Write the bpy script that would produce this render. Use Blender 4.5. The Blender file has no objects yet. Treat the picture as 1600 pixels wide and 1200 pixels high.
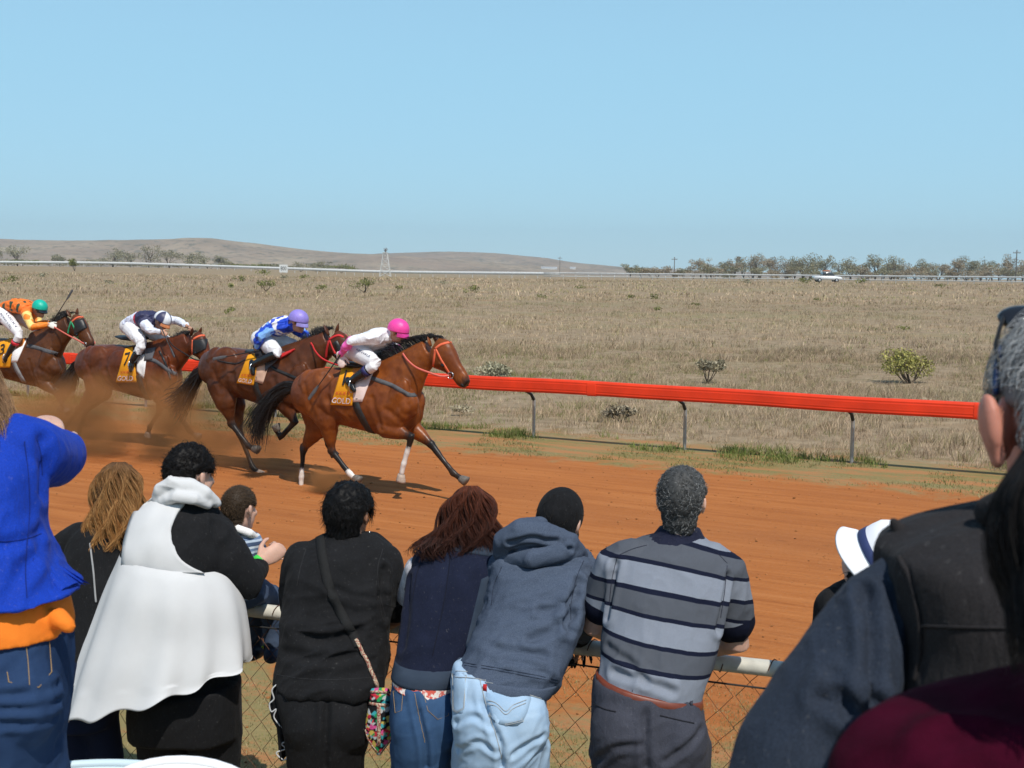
import bpy, math, random
import numpy as np
from mathutils import Vector, Matrix
from mathutils.bvhtree import BVHTree
random.seed(7)
RNG = np.random.default_rng(7)
SC = bpy.context.scene
COL = SC.collection
R = math.radians

# ------------------------------------------------------------------ camera, sky, sun, exposure
FPX, HC = 1920.0, 2.5
PITCH, ROLL = math.atan(172 / FPX), R(0.6)
cam_data = bpy.data.cameras.new('camera')
cam = bpy.data.objects.new('camera', cam_data)
COL.objects.link(cam)
cam_data.sensor_width = 36.0
cam_data.lens = 36.0 * FPX / 1600.0
cam_data.clip_start = 0.05
cam_data.clip_end = 20000
CROT = Matrix.Rotation(math.pi / 2 - PITCH, 3, 'X') @ Matrix.Rotation(ROLL, 3, 'Z')
cam.matrix_world = Matrix.Translation((0, 0, HC)) @ CROT.to_4x4()
cam_data.dof.use_dof = True
cam_data.dof.focus_distance = 10.0
cam_data.dof.aperture_fstop = 12.0
SC.camera = cam

SUN_EL = R(55)
SUN_DIR = Vector((0.36 * math.cos(SUN_EL), -0.933 * math.cos(SUN_EL), math.sin(SUN_EL))).normalized()
world = bpy.data.worlds.new('World')
SC.world = world
world.use_nodes = True
wn = world.node_tree
sky = wn.nodes.new('ShaderNodeTexSky')
sky.sky_type = 'NISHITA'
sky.sun_disc = False
sky.sun_elevation = SUN_EL
sky.sun_rotation = math.atan2(SUN_DIR.x, SUN_DIR.y)
sky.altitude = 250
sky.air_density = 1.0
sky.dust_density = 0.0
sky.ozone_density = 2.2
# pale blue painted into the low sky evens out the band above the horizon
geo = wn.nodes.new('ShaderNodeTexCoord'); sep = wn.nodes.new('ShaderNodeSeparateXYZ'); rng_ = wn.nodes.new('ShaderNodeMapRange'); mx_ = wn.nodes.new('ShaderNodeMix')
mx_.data_type = 'RGBA'
wn.links.new(geo.outputs['Generated'], sep.inputs[0]); wn.links.new(sep.outputs[2], rng_.inputs[0])
for k_, v_ in ((1, .16), (2, .5), (3, .78), (4, .15)): rng_.inputs[k_].default_value = v_
wn.links.new(rng_.outputs[0], mx_.inputs[0]); wn.links.new(sky.outputs[0], mx_.inputs[6]); mx_.inputs[7].default_value = (2.75, 5.35, 7.0, 1)
wn.links.new(mx_.outputs[2], wn.nodes['Background'].inputs[0])
wn.nodes['Background'].inputs[1].default_value = 0.118
sl = bpy.data.lights.new('sun', 'SUN')
sl.energy = 4.0
sl.angle = R(0.5)
sl.color = (1.0, 0.95, 0.87)
so = bpy.data.objects.new('sun', sl)
COL.objects.link(so)
so.rotation_euler = SUN_DIR.to_track_quat('Z', 'Y').to_euler()
SC.view_settings.view_transform = 'Standard'
SC.view_settings.look = 'None'
SC.view_settings.exposure = 0.15
SC.view_settings.gamma = 1.0
SC.cycles.use_denoising = True
SC.cycles.volume_bounces = 0
SC.cycles.max_bounces = 6
SC.cycles.transparent_max_bounces = 8
SC.cycles.sample_clamp_indirect = 6

# ------------------------------------------------------------------ geometry of the view
CR = np.array(CROT)
CAM = np.array([0, 0, HC])

def ray(px, py):
    d = CR @ np.array([(px - 800) / FPX, (600 - py) / FPX, -1.0])
    return d

def P(px, py, Y):
    """world point seen at photo pixel px,py at forward distance Y"""
    d = ray(px, py)
    return CAM + d * (Y / d[1])

def PZ(px, Y, z):
    p = P(px, 600, Y)
    return np.array([p[0], Y, z])

def sstep(a, b, x):
    t = np.clip((x - a) / (b - a), 0, 1)
    return t * t * (3 - 2 * t)

def terrain(x, y):
    x = np.asarray(x, float); y = np.asarray(y, float)
    z = 1.65 * sstep(40, 170, y) + 1.5 * sstep(-20, -95, x) * sstep(130, 300, y)
    z = z + 0.82 * sstep(4.0, 2.5, y) * sstep(-40, -8, y)
    return z

RAIL0 = np.array([0.34, 18.7]); RD = np.array([0.883, -0.469]); RN = np.array([0.469, 0.883])

def railv(x, y):
    return (np.asarray(x) - RAIL0[0]) * RN[0] + (np.asarray(y) - RAIL0[1]) * RN[1]

def fenceY(x):
    return 4.89 - 0.346 * x

# ------------------------------------------------------------------ noise
def vnoise(p, seed=0):
    p = np.asarray(p, float)
    i = np.floor(p).astype(np.int64); f = p - i
    u = f * f * (3 - 2 * f)
    def h(dx, dy, dz):
        n = (i[:, 0] + dx) * 374761393 + (i[:, 1] + dy) * 668265263 + (i[:, 2] + dz) * 1440662683 + seed * 977
        n = n & 0x7fffffff
        n = ((n ^ (n >> 13)) * 1274126177) & 0x7fffffff
        n = n ^ (n >> 16)
        return (n & 0xffff) / 32767.5 - 1
    def l(a, b, t): return a + (b - a) * t
    x0 = l(l(h(0, 0, 0), h(1, 0, 0), u[:, 0]), l(h(0, 1, 0), h(1, 1, 0), u[:, 0]), u[:, 1])
    x1 = l(l(h(0, 0, 1), h(1, 0, 1), u[:, 0]), l(h(0, 1, 1), h(1, 1, 1), u[:, 0]), u[:, 1])
    return l(x0, x1, u[:, 2])

# ------------------------------------------------------------------ mesh helpers: a "piece" is (verts array, list of faces)
def join(pieces):
    V, Fs, o = [], [], 0
    for v, f in pieces:
        V.append(np.asarray(v, float))
        Fs += [tuple(i + o for i in q) for q in f]
        o += len(v)
    return np.vstack(V), Fs

def loft(rings, cap=True, closed=True):
    n = len(rings[0]); V = np.vstack(rings); F = []
    m = n if closed else n - 1
    for r in range(len(rings) - 1):
        for k in range(m):
            a = r * n + k; b = r * n + (k + 1) % n
            F.append((a, b, b + n, a + n))
    if cap:
        c0 = len(V); V = np.vstack([V, rings[0].mean(0), rings[-1].mean(0)])
        L = (len(rings) - 1) * n
        for k in range(n):
            F.append((c0, (k + 1) % n, k))
            F.append((c0 + 1, L + k, L + (k + 1) % n))
    return V, F

def nrm(v):
    v = np.asarray(v, float)
    return v / (np.linalg.norm(v) + 1e-9)

def tube(pts, radii, n=10, round_ends=True, flat=1.0, up=None, cap=True):
    """swept tube; flat scales the second cross axis; up fixes the first"""
    pts = [np.asarray(p, float) for p in pts]; radii = list(radii)
    tang = []
    for k in range(len(pts)):
        a = pts[max(k - 1, 0)]; b = pts[min(k + 1, len(pts) - 1)]
        tang.append(nrm(b - a))
    if round_ends:
        e0 = [(pts[0] - tang[0] * radii[0] * s, radii[0] * c, tang[0]) for s, c in ((.95, .3), (.7, .7), (.35, .93))]
        e1 = [(pts[-1] + tang[-1] * radii[-1] * s, radii[-1] * c, tang[-1]) for s, c in ((.35, .93), (.7, .7), (.95, .3))]
        seq = e0 + list(zip(pts, radii, tang)) + e1
    else:
        seq = list(zip(pts, radii, tang))
    u = np.array([0, 0, 1.0]) if up is None else np.asarray(up, float)
    if abs(np.dot(u, tang[0])) > .9 and up is None: u = np.array([0, 1.0, 0])
    rings = []
    A = np.linspace(0, 2 * math.pi, n, endpoint=False)
    for p, r, t in seq:
        a = u - t * np.dot(u, t)
        if np.linalg.norm(a) < 1e-4: a = np.array([1.0, 0, 0]) - t * t[0]
        a = nrm(a); b = np.cross(t, a)
        if up is None: u = a
        rings.append(p + np.outer(np.cos(A) * r, a) + np.outer(np.sin(A) * r * flat, b))
    return loft(rings, cap)

def ell(c, r, rot=None, nu=16, nv=10):
    r = np.asarray(r, float) * np.ones(3)
    V = []; F = []
    for j in range(1, nv):
        t = math.pi * j / nv
        for i in range(nu):
            a = 2 * math.pi * i / nu
            V.append((math.sin(t) * math.cos(a), math.sin(t) * math.sin(a), math.cos(t)))
    V += [(0, 0, 1), (0, 0, -1)]
    for j in range(nv - 2):
        for i in range(nu):
            a = j * nu + i; b = j * nu + (i + 1) % nu
            F.append((a, a + nu, b + nu, b))
    T = (nv - 1) * nu
    for i in range(nu):
        F.append((T, i, (i + 1) % nu)); F.append((T + 1, (nv - 2) * nu + (i + 1) % nu, (nv - 2) * nu + i))
    V = np.array(V) * r
    if rot is not None: V = V @ np.asarray(rot).T
    return V + np.asarray(c, float), F

def box(c, s, rot=None):
    V = np.array([(x, y, z) for x in (-.5, .5) for y in (-.5, .5) for z in (-.5, .5)]) * np.asarray(s, float)
    F = [(0, 1, 3, 2), (4, 6, 7, 5), (0, 4, 5, 1), (2, 3, 7, 6), (0, 2, 6, 4), (1, 5, 7, 3)]
    if rot is not None: V = V @ np.asarray(rot).T
    return V + np.asarray(c, float), F

def rows(rs, n=30, e=2.4):
    """stack of horizontal sections: (pixel y, left px, right px, Y centre, half depth)"""
    rings = []
    A = np.linspace(0, 2 * math.pi, n, endpoint=False)
    cx = np.sign(np.cos(A)) * np.abs(np.cos(A)) ** (2 / e); sx = np.sign(np.sin(A)) * np.abs(np.sin(A)) ** (2 / e)
    for y, xl, xr, Y, hd in rs:
        a = P(xl, y, Y); b = P(xr, y, Y); c = (a + b) / 2; h = (b - a) / 2
        rings.append(c + np.outer(cx, h) + np.outer(sx, [0, hd, 0]))
    return loft(rings)

def limb(ps, n=14, flat=1.0, up=None):
    """tube through (px,py,Y,r px) or (world xyz, r m)"""
    pts, rr = [], []
    for q in ps:
        if len(q) == 4: pts.append(P(*q[:3])); rr.append(q[3] * q[2] / FPX)
        else: pts.append(np.array(q[0])); rr.append(q[1])
    return tube(pts, rr, n, True, flat, up)

def dense(pts, k=4):
    """Catmull-Rom resample of a polyline of any dimension"""
    p = np.asarray(pts, float); out = []
    q = np.vstack([2 * p[0] - p[1], p, 2 * p[-1] - p[-2]])
    for i in range(1, len(q) - 2):
        for s in np.linspace(0, 1, k, endpoint=False):
            out.append(.5 * ((2 * q[i]) + (-q[i - 1] + q[i + 1]) * s + (2 * q[i - 1] - 5 * q[i] + 4 * q[i + 1] - q[i + 2]) * s ** 2 + (-q[i - 1] + 3 * q[i] - 3 * q[i + 1] + q[i + 2]) * s ** 3))
    out.append(p[-1])
    return np.array(out)

def mk_mesh(name, V, F):
    me = bpy.data.meshes.new(name)
    V = np.ascontiguousarray(V, np.float32)
    if isinstance(F, np.ndarray):
        k = F.shape[1]
        me.vertices.add(len(V)); me.vertices.foreach_set('co', V.ravel())
        me.loops.add(F.size); me.loops.foreach_set('vertex_index', F.ravel().astype(np.int32))
        me.polygons.add(len(F)); me.polygons.foreach_set('loop_start', np.arange(0, F.size, k, dtype=np.int32))
        me.update(calc_edges=True); me.validate()
    else:
        me.from_pydata(V.tolist(), [], F)
    return me

def remesh(pieces, voxel, smooth=4, post=None):
    V, F = join(pieces)
    me = mk_mesh('tmp', V, F)
    ob = bpy.data.objects.new('tmp', me); COL.objects.link(ob)
    md = ob.modifiers.new('r', 'REMESH'); md.mode = 'VOXEL'; md.voxel_size = voxel; md.adaptivity = 0
    ev = ob.evaluated_get(bpy.context.evaluated_depsgraph_get())
    m2 = ev.to_mesh()
    n = len(m2.vertices); co = np.empty(n * 3, np.float32); m2.vertices.foreach_get('co', co); co = co.reshape(-1, 3).astype(float)
    li = np.empty(len(m2.loops), np.int32); m2.loops.foreach_get('vertex_index', li)
    quads = li.reshape(-1, 4).copy()
    ed = np.empty(len(m2.edges) * 2, np.int32); m2.edges.foreach_get('vertices', ed); ed = ed.reshape(-1, 2).copy()
    ev.to_mesh_clear(); bpy.data.objects.remove(ob); bpy.data.meshes.remove(me)
    return lap(co, ed, smooth), quads, ed

def lap(co, ed, it, f=.6):
    n = len(co)
    deg = np.bincount(ed.ravel(), minlength=n)[:, None].clip(1)
    a, b = ed[:, 0], ed[:, 1]
    for _ in range(it):
        s = np.stack([np.bincount(a, co[b, k], n) + np.bincount(b, co[a, k], n) for k in range(3)], 1) / deg
        co = co + f * (s - co)
    return co

def vnormals(co, quads):
    d1 = co[quads[:, 2]] - co[quads[:, 0]]; d2 = co[quads[:, 3]] - co[quads[:, 1]]
    fn = np.cross(d1, d2); n = len(co); N = np.zeros((n, 3))
    for k in range(4):
        for c in range(3): N[:, c] += np.bincount(quads[:, k], fn[:, c], n)
    return N / (np.linalg.norm(N, axis=1, keepdims=True) + 1e-12)

def folds(co, quads, amp=.006, scale=14, d=(0, 0, 1), stretch=3.5, seed=1, sharp=3.2):
    """cloth creases: ridged noise drawn out along d"""
    N = vnormals(co, quads); d = nrm(d); amp = amp * 1.3
    t = co @ d
    q = co - np.outer(t * (1 - 1 / stretch), d)
    w = np.stack([vnoise(q * scale * .5 + 7 * k, seed + k) for k in range(3)], 1)
    n = 1 - np.abs(vnoise(q * scale + w * .8, seed + 5))
    m = 1 - np.abs(vnoise(q * scale * 2.1 + w, seed + 9))
    big = vnoise(co * scale * .35, seed + 13)
    s3 = 1 - np.abs(vnoise(q * scale * 4.3 + w * 1.5, seed + 21))
    dsp = amp * ((n ** sharp - .3) * (0.7 + .7 * big) + .45 * (m ** sharp - .3) * (.7 + .8 * big) + .14 * (s3 ** sharp - .3))
    return co + N * dsp[:, None]

def crease(co, quads, path, depth=.01, width=.02):
    """press a valley with raised lips along a world polyline"""
    N = vnormals(co, quads); p = dense(path, 6)
    dm = np.full(len(co), 9.0)
    for a, b in zip(p[:-1], p[1:]):
        ab = b - a; L = ab @ ab + 1e-12
        t = np.clip((co - a) @ ab / L, 0, 1)
        dm = np.minimum(dm, np.linalg.norm(co - a - t[:, None] * ab, axis=1))
    x = dm / width
    return co + N * (depth * (-np.exp(-x * x) + .7 * np.exp(-(x - 1.7) ** 2)))[:, None]

def add(name, V, F, mat, parent=None, smooth=True, attrs=None, label=None, midx=None):
    V = np.asarray(V, float)
    if parent is not None:
        p = parent; off = np.zeros(3)
        while p is not None: off += np.array(p.location); p = p.parent
        V = V - off
    me = mk_mesh(name, V, F)
    for m in (mat if isinstance(mat, (list, tuple)) else [mat]): me.materials.append(m)
    if midx is not None: me.polygons.foreach_set('material_index', np.asarray(midx, np.int32))
    if smooth: me.polygons.foreach_set('use_smooth', np.ones(len(me.polygons), bool))
    for k, a in (attrs or {}).items():
        a = np.asarray(a, np.float32)
        if a.ndim == 1:
            at = me.attributes.new(k, 'FLOAT', 'POINT'); at.data.foreach_set('value', a)
        else:
            if a.shape[1] == 3: a = np.hstack([a, np.ones((len(a), 1), np.float32)])
            at = me.attributes.new(k, 'FLOAT_COLOR', 'POINT'); at.data.foreach_set('color', np.ascontiguousarray(a).ravel())
    ob = bpy.data.objects.new(name, me); COL.objects.link(ob)
    if parent is not None: ob.parent = parent
    if label: ob['label'] = label
    return ob

def tag(o, label, cat=None, group=None, kind=None):
    if label: o['label'] = label
    if cat: o['category'] = cat
    if group: o['group'] = group
    if kind: o['kind'] = kind
    return o

def thing(name, label, cat, loc=(0, 0, 0), group=None):
    o = bpy.data.objects.new(name, None); COL.objects.link(o)
    o.location = [float(v) for v in loc]
    o.empty_display_size = .1
    return tag(o, label, cat, group)

def bvh_of(V, F):
    return BVHTree.FromPolygons([tuple(v) for v in V], [tuple(int(i) for i in f) for f in F])

def cast(bvh, px, py, off=.003):
    """where the line of sight through a photo pixel meets a surface, lifted off it"""
    h = bvh.ray_cast(Vector(CAM), Vector(ray(px, py)).normalized())
    if h[0] is None: return None
    n = h[1]
    if n.dot(Vector(ray(px, py))) > 0: n = -n
    return np.array(h[0] + n * off), np.array(n)

def strap(bvh, path, w, off=.004, th=.004, k=5):
    """flat band laid along pixel path on a surface: real width w, thickness th"""
    p = dense(path, k); L = [cast(bvh, x, y, off) for x, y in p]
    L = [l for l in L if l is not None]
    if len(L) < 2: return None
    rings = []
    for i, (q, n) in enumerate(L):
        t = nrm(L[min(i + 1, len(L) - 1)][0] - L[max(i - 1, 0)][0]); s = nrm(np.cross(n, t)) * w / 2
        rings.append(np.array([q - s, q + s, q + s - n * (th + off), q - s - n * (th + off)]))
    return loft(rings)

def band(pts, normals, w, th=.003):
    rings = []
    for i, q in enumerate(pts):
        t = nrm(pts[min(i + 1, len(pts) - 1)] - pts[max(i - 1, 0)]); n = nrm(normals[i] if np.ndim(normals) > 1 else normals); s = nrm(np.cross(n, t)) * w / 2
        rings.append(np.array([q - s + n * th, q + s + n * th, q + s - n * th, q - s - n * th]))
    return loft(rings)

def patch(bvh, quad, off=.004, nu=10, nv=10, th=.006):
    """a cloth patch over a surface; quad = four pixel corners tl,tr,br,bl"""
    tl, tr, br, bl = [np.array(q, float) for q in quad]
    top, bot = {}, {}
    V = []; B = []
    for j in range(nv + 1):
        for i in range(nu + 1):
            u, v = i / nu, j / nv
            q = (tl * (1 - u) + tr * u) * (1 - v) + (bl * (1 - u) + br * u) * v
            h = cast(bvh, q[0], q[1], off)
            V.append(None if h is None else (h[0], h[1]))
    good = [i for i, v in enumerate(V) if v is not None]
    if not good: return None
    for i, v in enumerate(V):
        if v is None:
            V[i] = V[min(good, key=lambda g: abs(g % (nu + 1) - i % (nu + 1)) + abs(g // (nu + 1) - i // (nu + 1)))]
    A = np.array([v[0] for v in V]); Nn = np.array([v[1] for v in V])
    Bk = A - Nn * (th + off)
    n = len(A); F = []
    for j in range(nv):
        for i in range(nu):
            a = j * (nu + 1) + i
            F.append((a, a + nu + 1, a + nu + 2, a + 1))
            F.append((n + a, n + a + 1, n + a + nu + 2, n + a + nu + 1))
    rim = list(range(nu + 1)) + [j * (nu + 1) + nu for j in range(1, nv + 1)] + [nv * (nu + 1) + i for i in range(nu - 1, -1, -1)] + [j * (nu + 1) for j in range(nv - 1, 0, -1)]
    for a, b in zip(rim, rim[1:] + rim[:1]): F.append((a, b, n + b, n + a))
    return np.vstack([A, Bk]), F

def text_piece(s, place, size=1.0):
    """lettering as flat faces; place(u,v) maps the text's own plane (height about 0.7*size) to the world"""
    cu = bpy.data.curves.new('t', 'FONT'); cu.body = s; cu.size = size; cu.align_x = 'CENTER'; cu.resolution_u = 3
    ob = bpy.data.objects.new('t', cu); COL.objects.link(ob)
    ev = ob.evaluated_get(bpy.context.evaluated_depsgraph_get()); m = ev.to_mesh()
    import bmesh
    bm = bmesh.new(); bm.from_mesh(m); bmesh.ops.triangulate(bm, faces=bm.faces[:])
    for _ in range(2):
        L = [e for e in bm.edges if e.calc_length() > .12]
        if L: bmesh.ops.subdivide_edges(bm, edges=L, cuts=1); bmesh.ops.triangulate(bm, faces=bm.faces[:])
    bm.verts.index_update()
    V = [place(v.co.x, v.co.y) for v in bm.verts]; F = [tuple(v.index for v in f.verts) for f in bm.faces]; bm.free()
    ev.to_mesh_clear(); bpy.data.objects.remove(ob); bpy.data.curves.remove(cu)
    return np.array(V), F

# ------------------------------------------------------------------ materials
class NT:
    def __init__(s, name):
        s.m = bpy.data.materials.new(name); s.m.use_nodes = True; s.t = s.m.node_tree; s.t.nodes.clear()
        s.out = s.t.nodes.new('ShaderNodeOutputMaterial')
    def n(s, typ, ins=None, **props):
        nd = s.t.nodes.new('ShaderNode' + typ)
        for k, v in props.items(): setattr(nd, k, v)
        for k, v in (ins or {}).items(): s.set(nd.inputs[k], v)
        return nd
    def set(s, inp, v):
        if isinstance(v, bpy.types.NodeSocket): s.t.links.new(v, inp)
        elif hasattr(v, 'outputs'): s.t.links.new(v.outputs[0], inp)
        else:
            if isinstance(v, (tuple, list)) and len(v) == 3 and inp.type == 'RGBA': v = (*v, 1)
            inp.default_value = v
    def math(s, op, a, b=0.0, c=0.0):
        return s.n('Math', {0: a, 1: b, 2: c}, operation=op).outputs[0]
    def noise(s, vec, scale, detail=3, rough=.55, dist=0):
        return s.n('TexNoise', {'Vector': vec, 'Scale': scale, 'Detail': detail, 'Roughness': rough, 'Distortion': dist}).outputs[0]
    def mix(s, f, a, b, mode='MIX'):
        nd = s.n('Mix', data_type='RGBA', blend_type=mode)
        s.set(nd.inputs[0], f); s.set(nd.inputs[6], a); s.set(nd.inputs[7], b)
        return nd.outputs[2]
    def ramp(s, f, stops, interp='LINEAR'):
        nd = s.n('ValToRGB', {0: f}); cr = nd.color_ramp; cr.interpolation = interp
        while len(cr.elements) < len(stops): cr.elements.new(.5)
        for e, (p, c) in zip(cr.elements, stops):
            e.position = p; e.color = c if len(c) == 4 else (*c, 1)
        return nd.outputs[0]
    def mrange(s, v, a, b, c=0.0, d=1.0):
        return s.n('MapRange', {0: v, 1: a, 2: b, 3: c, 4: d}).outputs[0]
    def bsdf(s, col, rough=.8, bump=None, bs=.3, bd=.01, **kw):
        b = s.n('BsdfPrincipled', {'Base Color': col, 'Roughness': rough})
        for k, v in kw.items(): s.set(b.inputs[k], v)
        if bump is not None:
            bn = s.n('Bump', {'Height': bump, 'Strength': bs, 'Distance': bd}); s.t.links.new(bn.outputs[0], b.inputs['Normal'])
        s.t.links.new(b.outputs[0], s.out.inputs[0])
        return s.m

MATS = {}
def M(name, c, rough=.8, var=.25, scale=12, bump=.25, bscale=260, spec=.3, sheen=0.0, metal=0.0, coat=0.0, sss=0.0, attr=None, c2=None, wr=0.0):
    if name in MATS: return MATS[name]
    wr = wr or (.004 if sheen else 0)
    t = NT(name); co = t.n('TexCoord').outputs['Object']
    if attr: base = t.n('Attribute', attribute_name=attr).outputs[0]
    else: base = c
    nz = t.noise(co, scale, 4, .6)
    f = t.mrange(nz, .3, .7)
    if c2 is None:
        k = t.n('Mix', data_type='RGBA', blend_type='MULTIPLY'); t.set(k.inputs[0], 1.0); t.set(k.inputs[6], base)
        t.set(k.inputs[7], t.ramp(f, [(0, (1 - var,) * 3), (1, (1 + var * .35,) * 3)])); colr = k.outputs[2]
    else: colr = t.mix(f, base, c2)
    if wr:
        ml = t.mrange(t.noise(co, 420, 3, .75), .32, .68); lint = t.mrange(t.noise(co, 95, 4, .7), .62, .74, 0, .16)
        colr = t.mix(1.0, colr, t.ramp(ml, [(0, (.72,) * 3), (1, (1.38,) * 3)]), 'MULTIPLY'); colr = t.mix(lint, colr, (.34, .33, .32))
    kw = {'Specular IOR Level': spec, 'Metallic': metal}
    if sheen: kw['Sheen Weight'] = sheen * .12
    if coat: kw['Coat Weight'] = coat; kw['Coat Roughness'] = .2
    if sss: kw['Subsurface Weight'] = sss; kw['Subsurface Radius'] = (.012, .004, .002)
    bm = t.noise(co, bscale, 3, .6)
    if wr:
        wv = t.n('Mapping', {0: co, 2: (.3, .5, .4), 3: (1, 1, .35)}).outputs[0]
        r1 = t.math('ABSOLUTE', t.math('SUBTRACT', t.noise(wv, 26, 3, .55, .6), .5))
        r2 = t.math('ABSOLUTE', t.math('SUBTRACT', t.noise(t.n('Mapping', {0: co, 2: (.9, .2, 1.2), 3: (1, 1, .4)}).outputs[0], 60, 2, .5, .5), .5))
        h = t.math('ADD', t.math('MULTIPLY', t.math('ADD', t.math('MULTIPLY', r1, -1.0), t.math('MULTIPLY', r2, -.5)), 1.6), t.math('MULTIPLY', bm, .22))
        MATS[name] = t.bsdf(colr, rough, h, .75, wr, **kw)
    else: MATS[name] = t.bsdf(colr, rough, bm, bump, .002, **kw)
    return MATS[name]

def denim(name, c, fade):
    if name in MATS: return MATS[name]
    t = NT(name); co = t.n('TexCoord').outputs['Object']
    mp = t.n('Mapping', {0: co, 3: (1, 1, .25)}).outputs[0]
    a = t.noise(mp, 900, 2, .7); b = t.noise(co, 5, 4, .6); w = t.noise(t.n('Mapping', {0: co, 3: (.3, .3, 1)}).outputs[0], 38, 3, .6)
    f = t.math('ADD', t.math('MULTIPLY', t.mrange(b, .35, .7), .6), t.math('MULTIPLY', t.mrange(a, .3, .7), .4))
    f = t.math('ADD', f, t.math('MULTIPLY', t.mrange(w, .55, .75), .25))
    MATS[name] = t.bsdf(t.mix(f, c, fade), .9, a, .35, .001, **{'Specular IOR Level': .1})
    return MATS[name]
# ------------------------------------------------------------------ the ground: one sheet out past the hills
def graded(a, b, d0, g):
    v = [a]; d = d0
    while v[-1] < b: v.append(min(b, v[-1] + d)); d *= g
    return v
ys = sorted(set([-y for y in graded(0, 60, 1.0, 1.2)] + graded(0, 6, .25, 1.0) + graded(6, 3600, .5, 1.035)))
xs = graded(0, 3600, .5, 1.05); xs = sorted(set([-x for x in xs] + xs))
gx, gy = np.meshgrid(xs, ys)
gz = terrain(gx, gy)
pv = np.stack([gx.ravel(), gy.ravel(), gz.ravel()], 1)
und = vnoise(np.stack([gx.ravel() * .8, gy.ravel() * .8, gx.ravel() * 0], 1), 3) * .03 * sstep(.5, 3, railv(gx, gy)).ravel()
pv[:, 2] += und
nx, ny = len(xs), len(ys)
ii = (np.arange(ny - 1)[:, None] * nx + np.arange(nx - 1)[None, :]).ravel()
gf = np.stack([ii, ii + 1, ii + 1 + nx, ii + nx], 1)

def ground_material():
    t = NT('ground_soil')
    pos = t.n('NewGeometry').outputs['Position']
    rot = t.n('Mapping', {0: pos, 1: (-RAIL0[0], -RAIL0[1], 0)}, vector_type='POINT').outputs[0]
    rv = t.n('VectorRotate', {'Vector': rot, 'Angle': math.atan2(.469, .883)}, rotation_type='Z_AXIS').outputs[0]
    sx = t.n('SeparateXYZ', {0: rv}); v = sx.outputs[1]
    big = t.noise(pos, .35, 4, .6); mid = t.noise(pos, 2.2, 5, .6); fine = t.noise(pos, 28, 5, .7); grit = t.noise(pos, 150, 3, .7)
    streak = t.noise(t.n('Mapping', {0: rv, 3: (.22, 3.0, 1)}).outputs[0], 2.2, 6, .65)
    streak2 = t.noise(t.n('Mapping', {0: rv, 3: (.5, 9.0, 1)}).outputs[0], 2.0, 5, .7)
    spots = t.noise(t.n('Mapping', {0: rv, 3: (.45, 1.6, 1)}).outputs[0], 7, 4, .7)
    dirt = t.ramp(streak, [(.28, (.31, .098, .027)), (.5, (.41, .142, .040)), (.72, (.48, .185, .060))])
    dirt = t.mix(t.mrange(streak2, .5, .75, 0, .28), dirt, (.25, .088, .028))
    dirt = t.mix(t.mrange(t.noise(t.n('Mapping', {0: rv, 3: (.4, 1, 1)}).outputs[0], .5, 4, .6), .42, .68, 0, .5), dirt, (.30, .105, .036))
    hp_ = t.n('TexVoronoi', {0: t.n('Mapping', {0: rv, 3: (.7, 1.5, 1)}).outputs[0], 'Scale': 2.6, 'Randomness': 1.0}, feature='F1').outputs[0]
    hoof = t.math('MULTIPLY', t.mrange(hp_, .16, .06), t.mrange(t.noise(rv, .6, 3, .6), .45, .6))
    dirt = t.mix(t.math('MULTIPLY', hoof, .5), dirt, (.2, .07, .024))
    dirt = t.mix(t.mrange(spots, .6, .74, 0, .55), dirt, (.2, .072, .026))
    dirt = t.mix(t.mrange(fine, .52, .75, 0, .35), dirt, (.5, .24, .11))
    dirt = t.mix(t.mrange(grit, .58, .78, 0, .3), dirt, (.16, .06, .025))
    # verge: red soil and patchy short grass
    mst = t.noise(t.n('Mapping', {0: rv, 3: (.35, 1.6, 1)}).outputs[0], 1.8, 5, .65)
    pat = t.math('ADD', t.math('MULTIPLY', mst, .6), t.math('MULTIPLY', fine, .4))
    grassy = t.ramp(fine, [(.3, (.15, .13, .055)), (.5, (.25, .2, .09)), (.7, (.34, .27, .14))])
    greeny = t.ramp(fine, [(.3, (.14, .12, .04)), (.6, (.25, .20, .075))])
    verge = t.mix(t.mrange(pat, .44, .53), (.40, .18, .075), t.mix(t.mrange(big, .4, .62), grassy, greeny))
    # plain of dry grass
    far = t.noise(t.n('Mapping', {0: pos, 3: (.25, 1, 1)}).outputs[0], .11, 5, .62)
    plain = t.ramp(mid, [(.3, (.205, .15, .092)), (.5, (.29, .215, .137)), (.7, (.37, .28, .183))])
    plain = t.mix(t.mrange(far, .5, .66, 0, .5), plain, (.23, .215, .1))
    plain = t.mix(t.mrange(big, .55, .7, 0, .5), plain, (.36, .22, .12))
    plain = t.mix(t.mrange(fine, .5, .72, 0, .4), plain, (.13, .11, .07))
    vn = t.math('ADD', v, t.math('MULTIPLY', t.math('SUBTRACT', mid, .5), 2.4))
    col = t.mix(t.mrange(vn, -2.0, -1.5), dirt, verge)
    col = t.mix(t.mrange(vn, .1, 1.3), col, plain)
    # worn grass along the spectators' fence
    sp = t.n('SeparateXYZ', {0: pos})
    df = t.math('SUBTRACT', t.math('ADD', sp.outputs[1], t.math('MULTIPLY', sp.outputs[0], .346)), 4.89)
    dn = t.math('ADD', df, t.math('MULTIPLY', t.math('SUBTRACT', mid, .5), 3.0))
    yard = t.mix(t.mrange(pat, .41, .52), (.38, .175, .075), t.mix(t.mrange(big, .35, .65), (.27, .21, .095), (.21, .18, .075)))
    col = t.mix(t.mrange(dn, 2.5, 1.9), col, yard)
    h = t.math('ADD', t.math('MULTIPLY', mid, .5), t.math('ADD', t.math('MULTIPLY', fine, .35), t.math('MULTIPLY', streak2, .35)))
    return t.bsdf(col, .95, h, .75, .05, **{'Specular IOR Level': .08})

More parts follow.
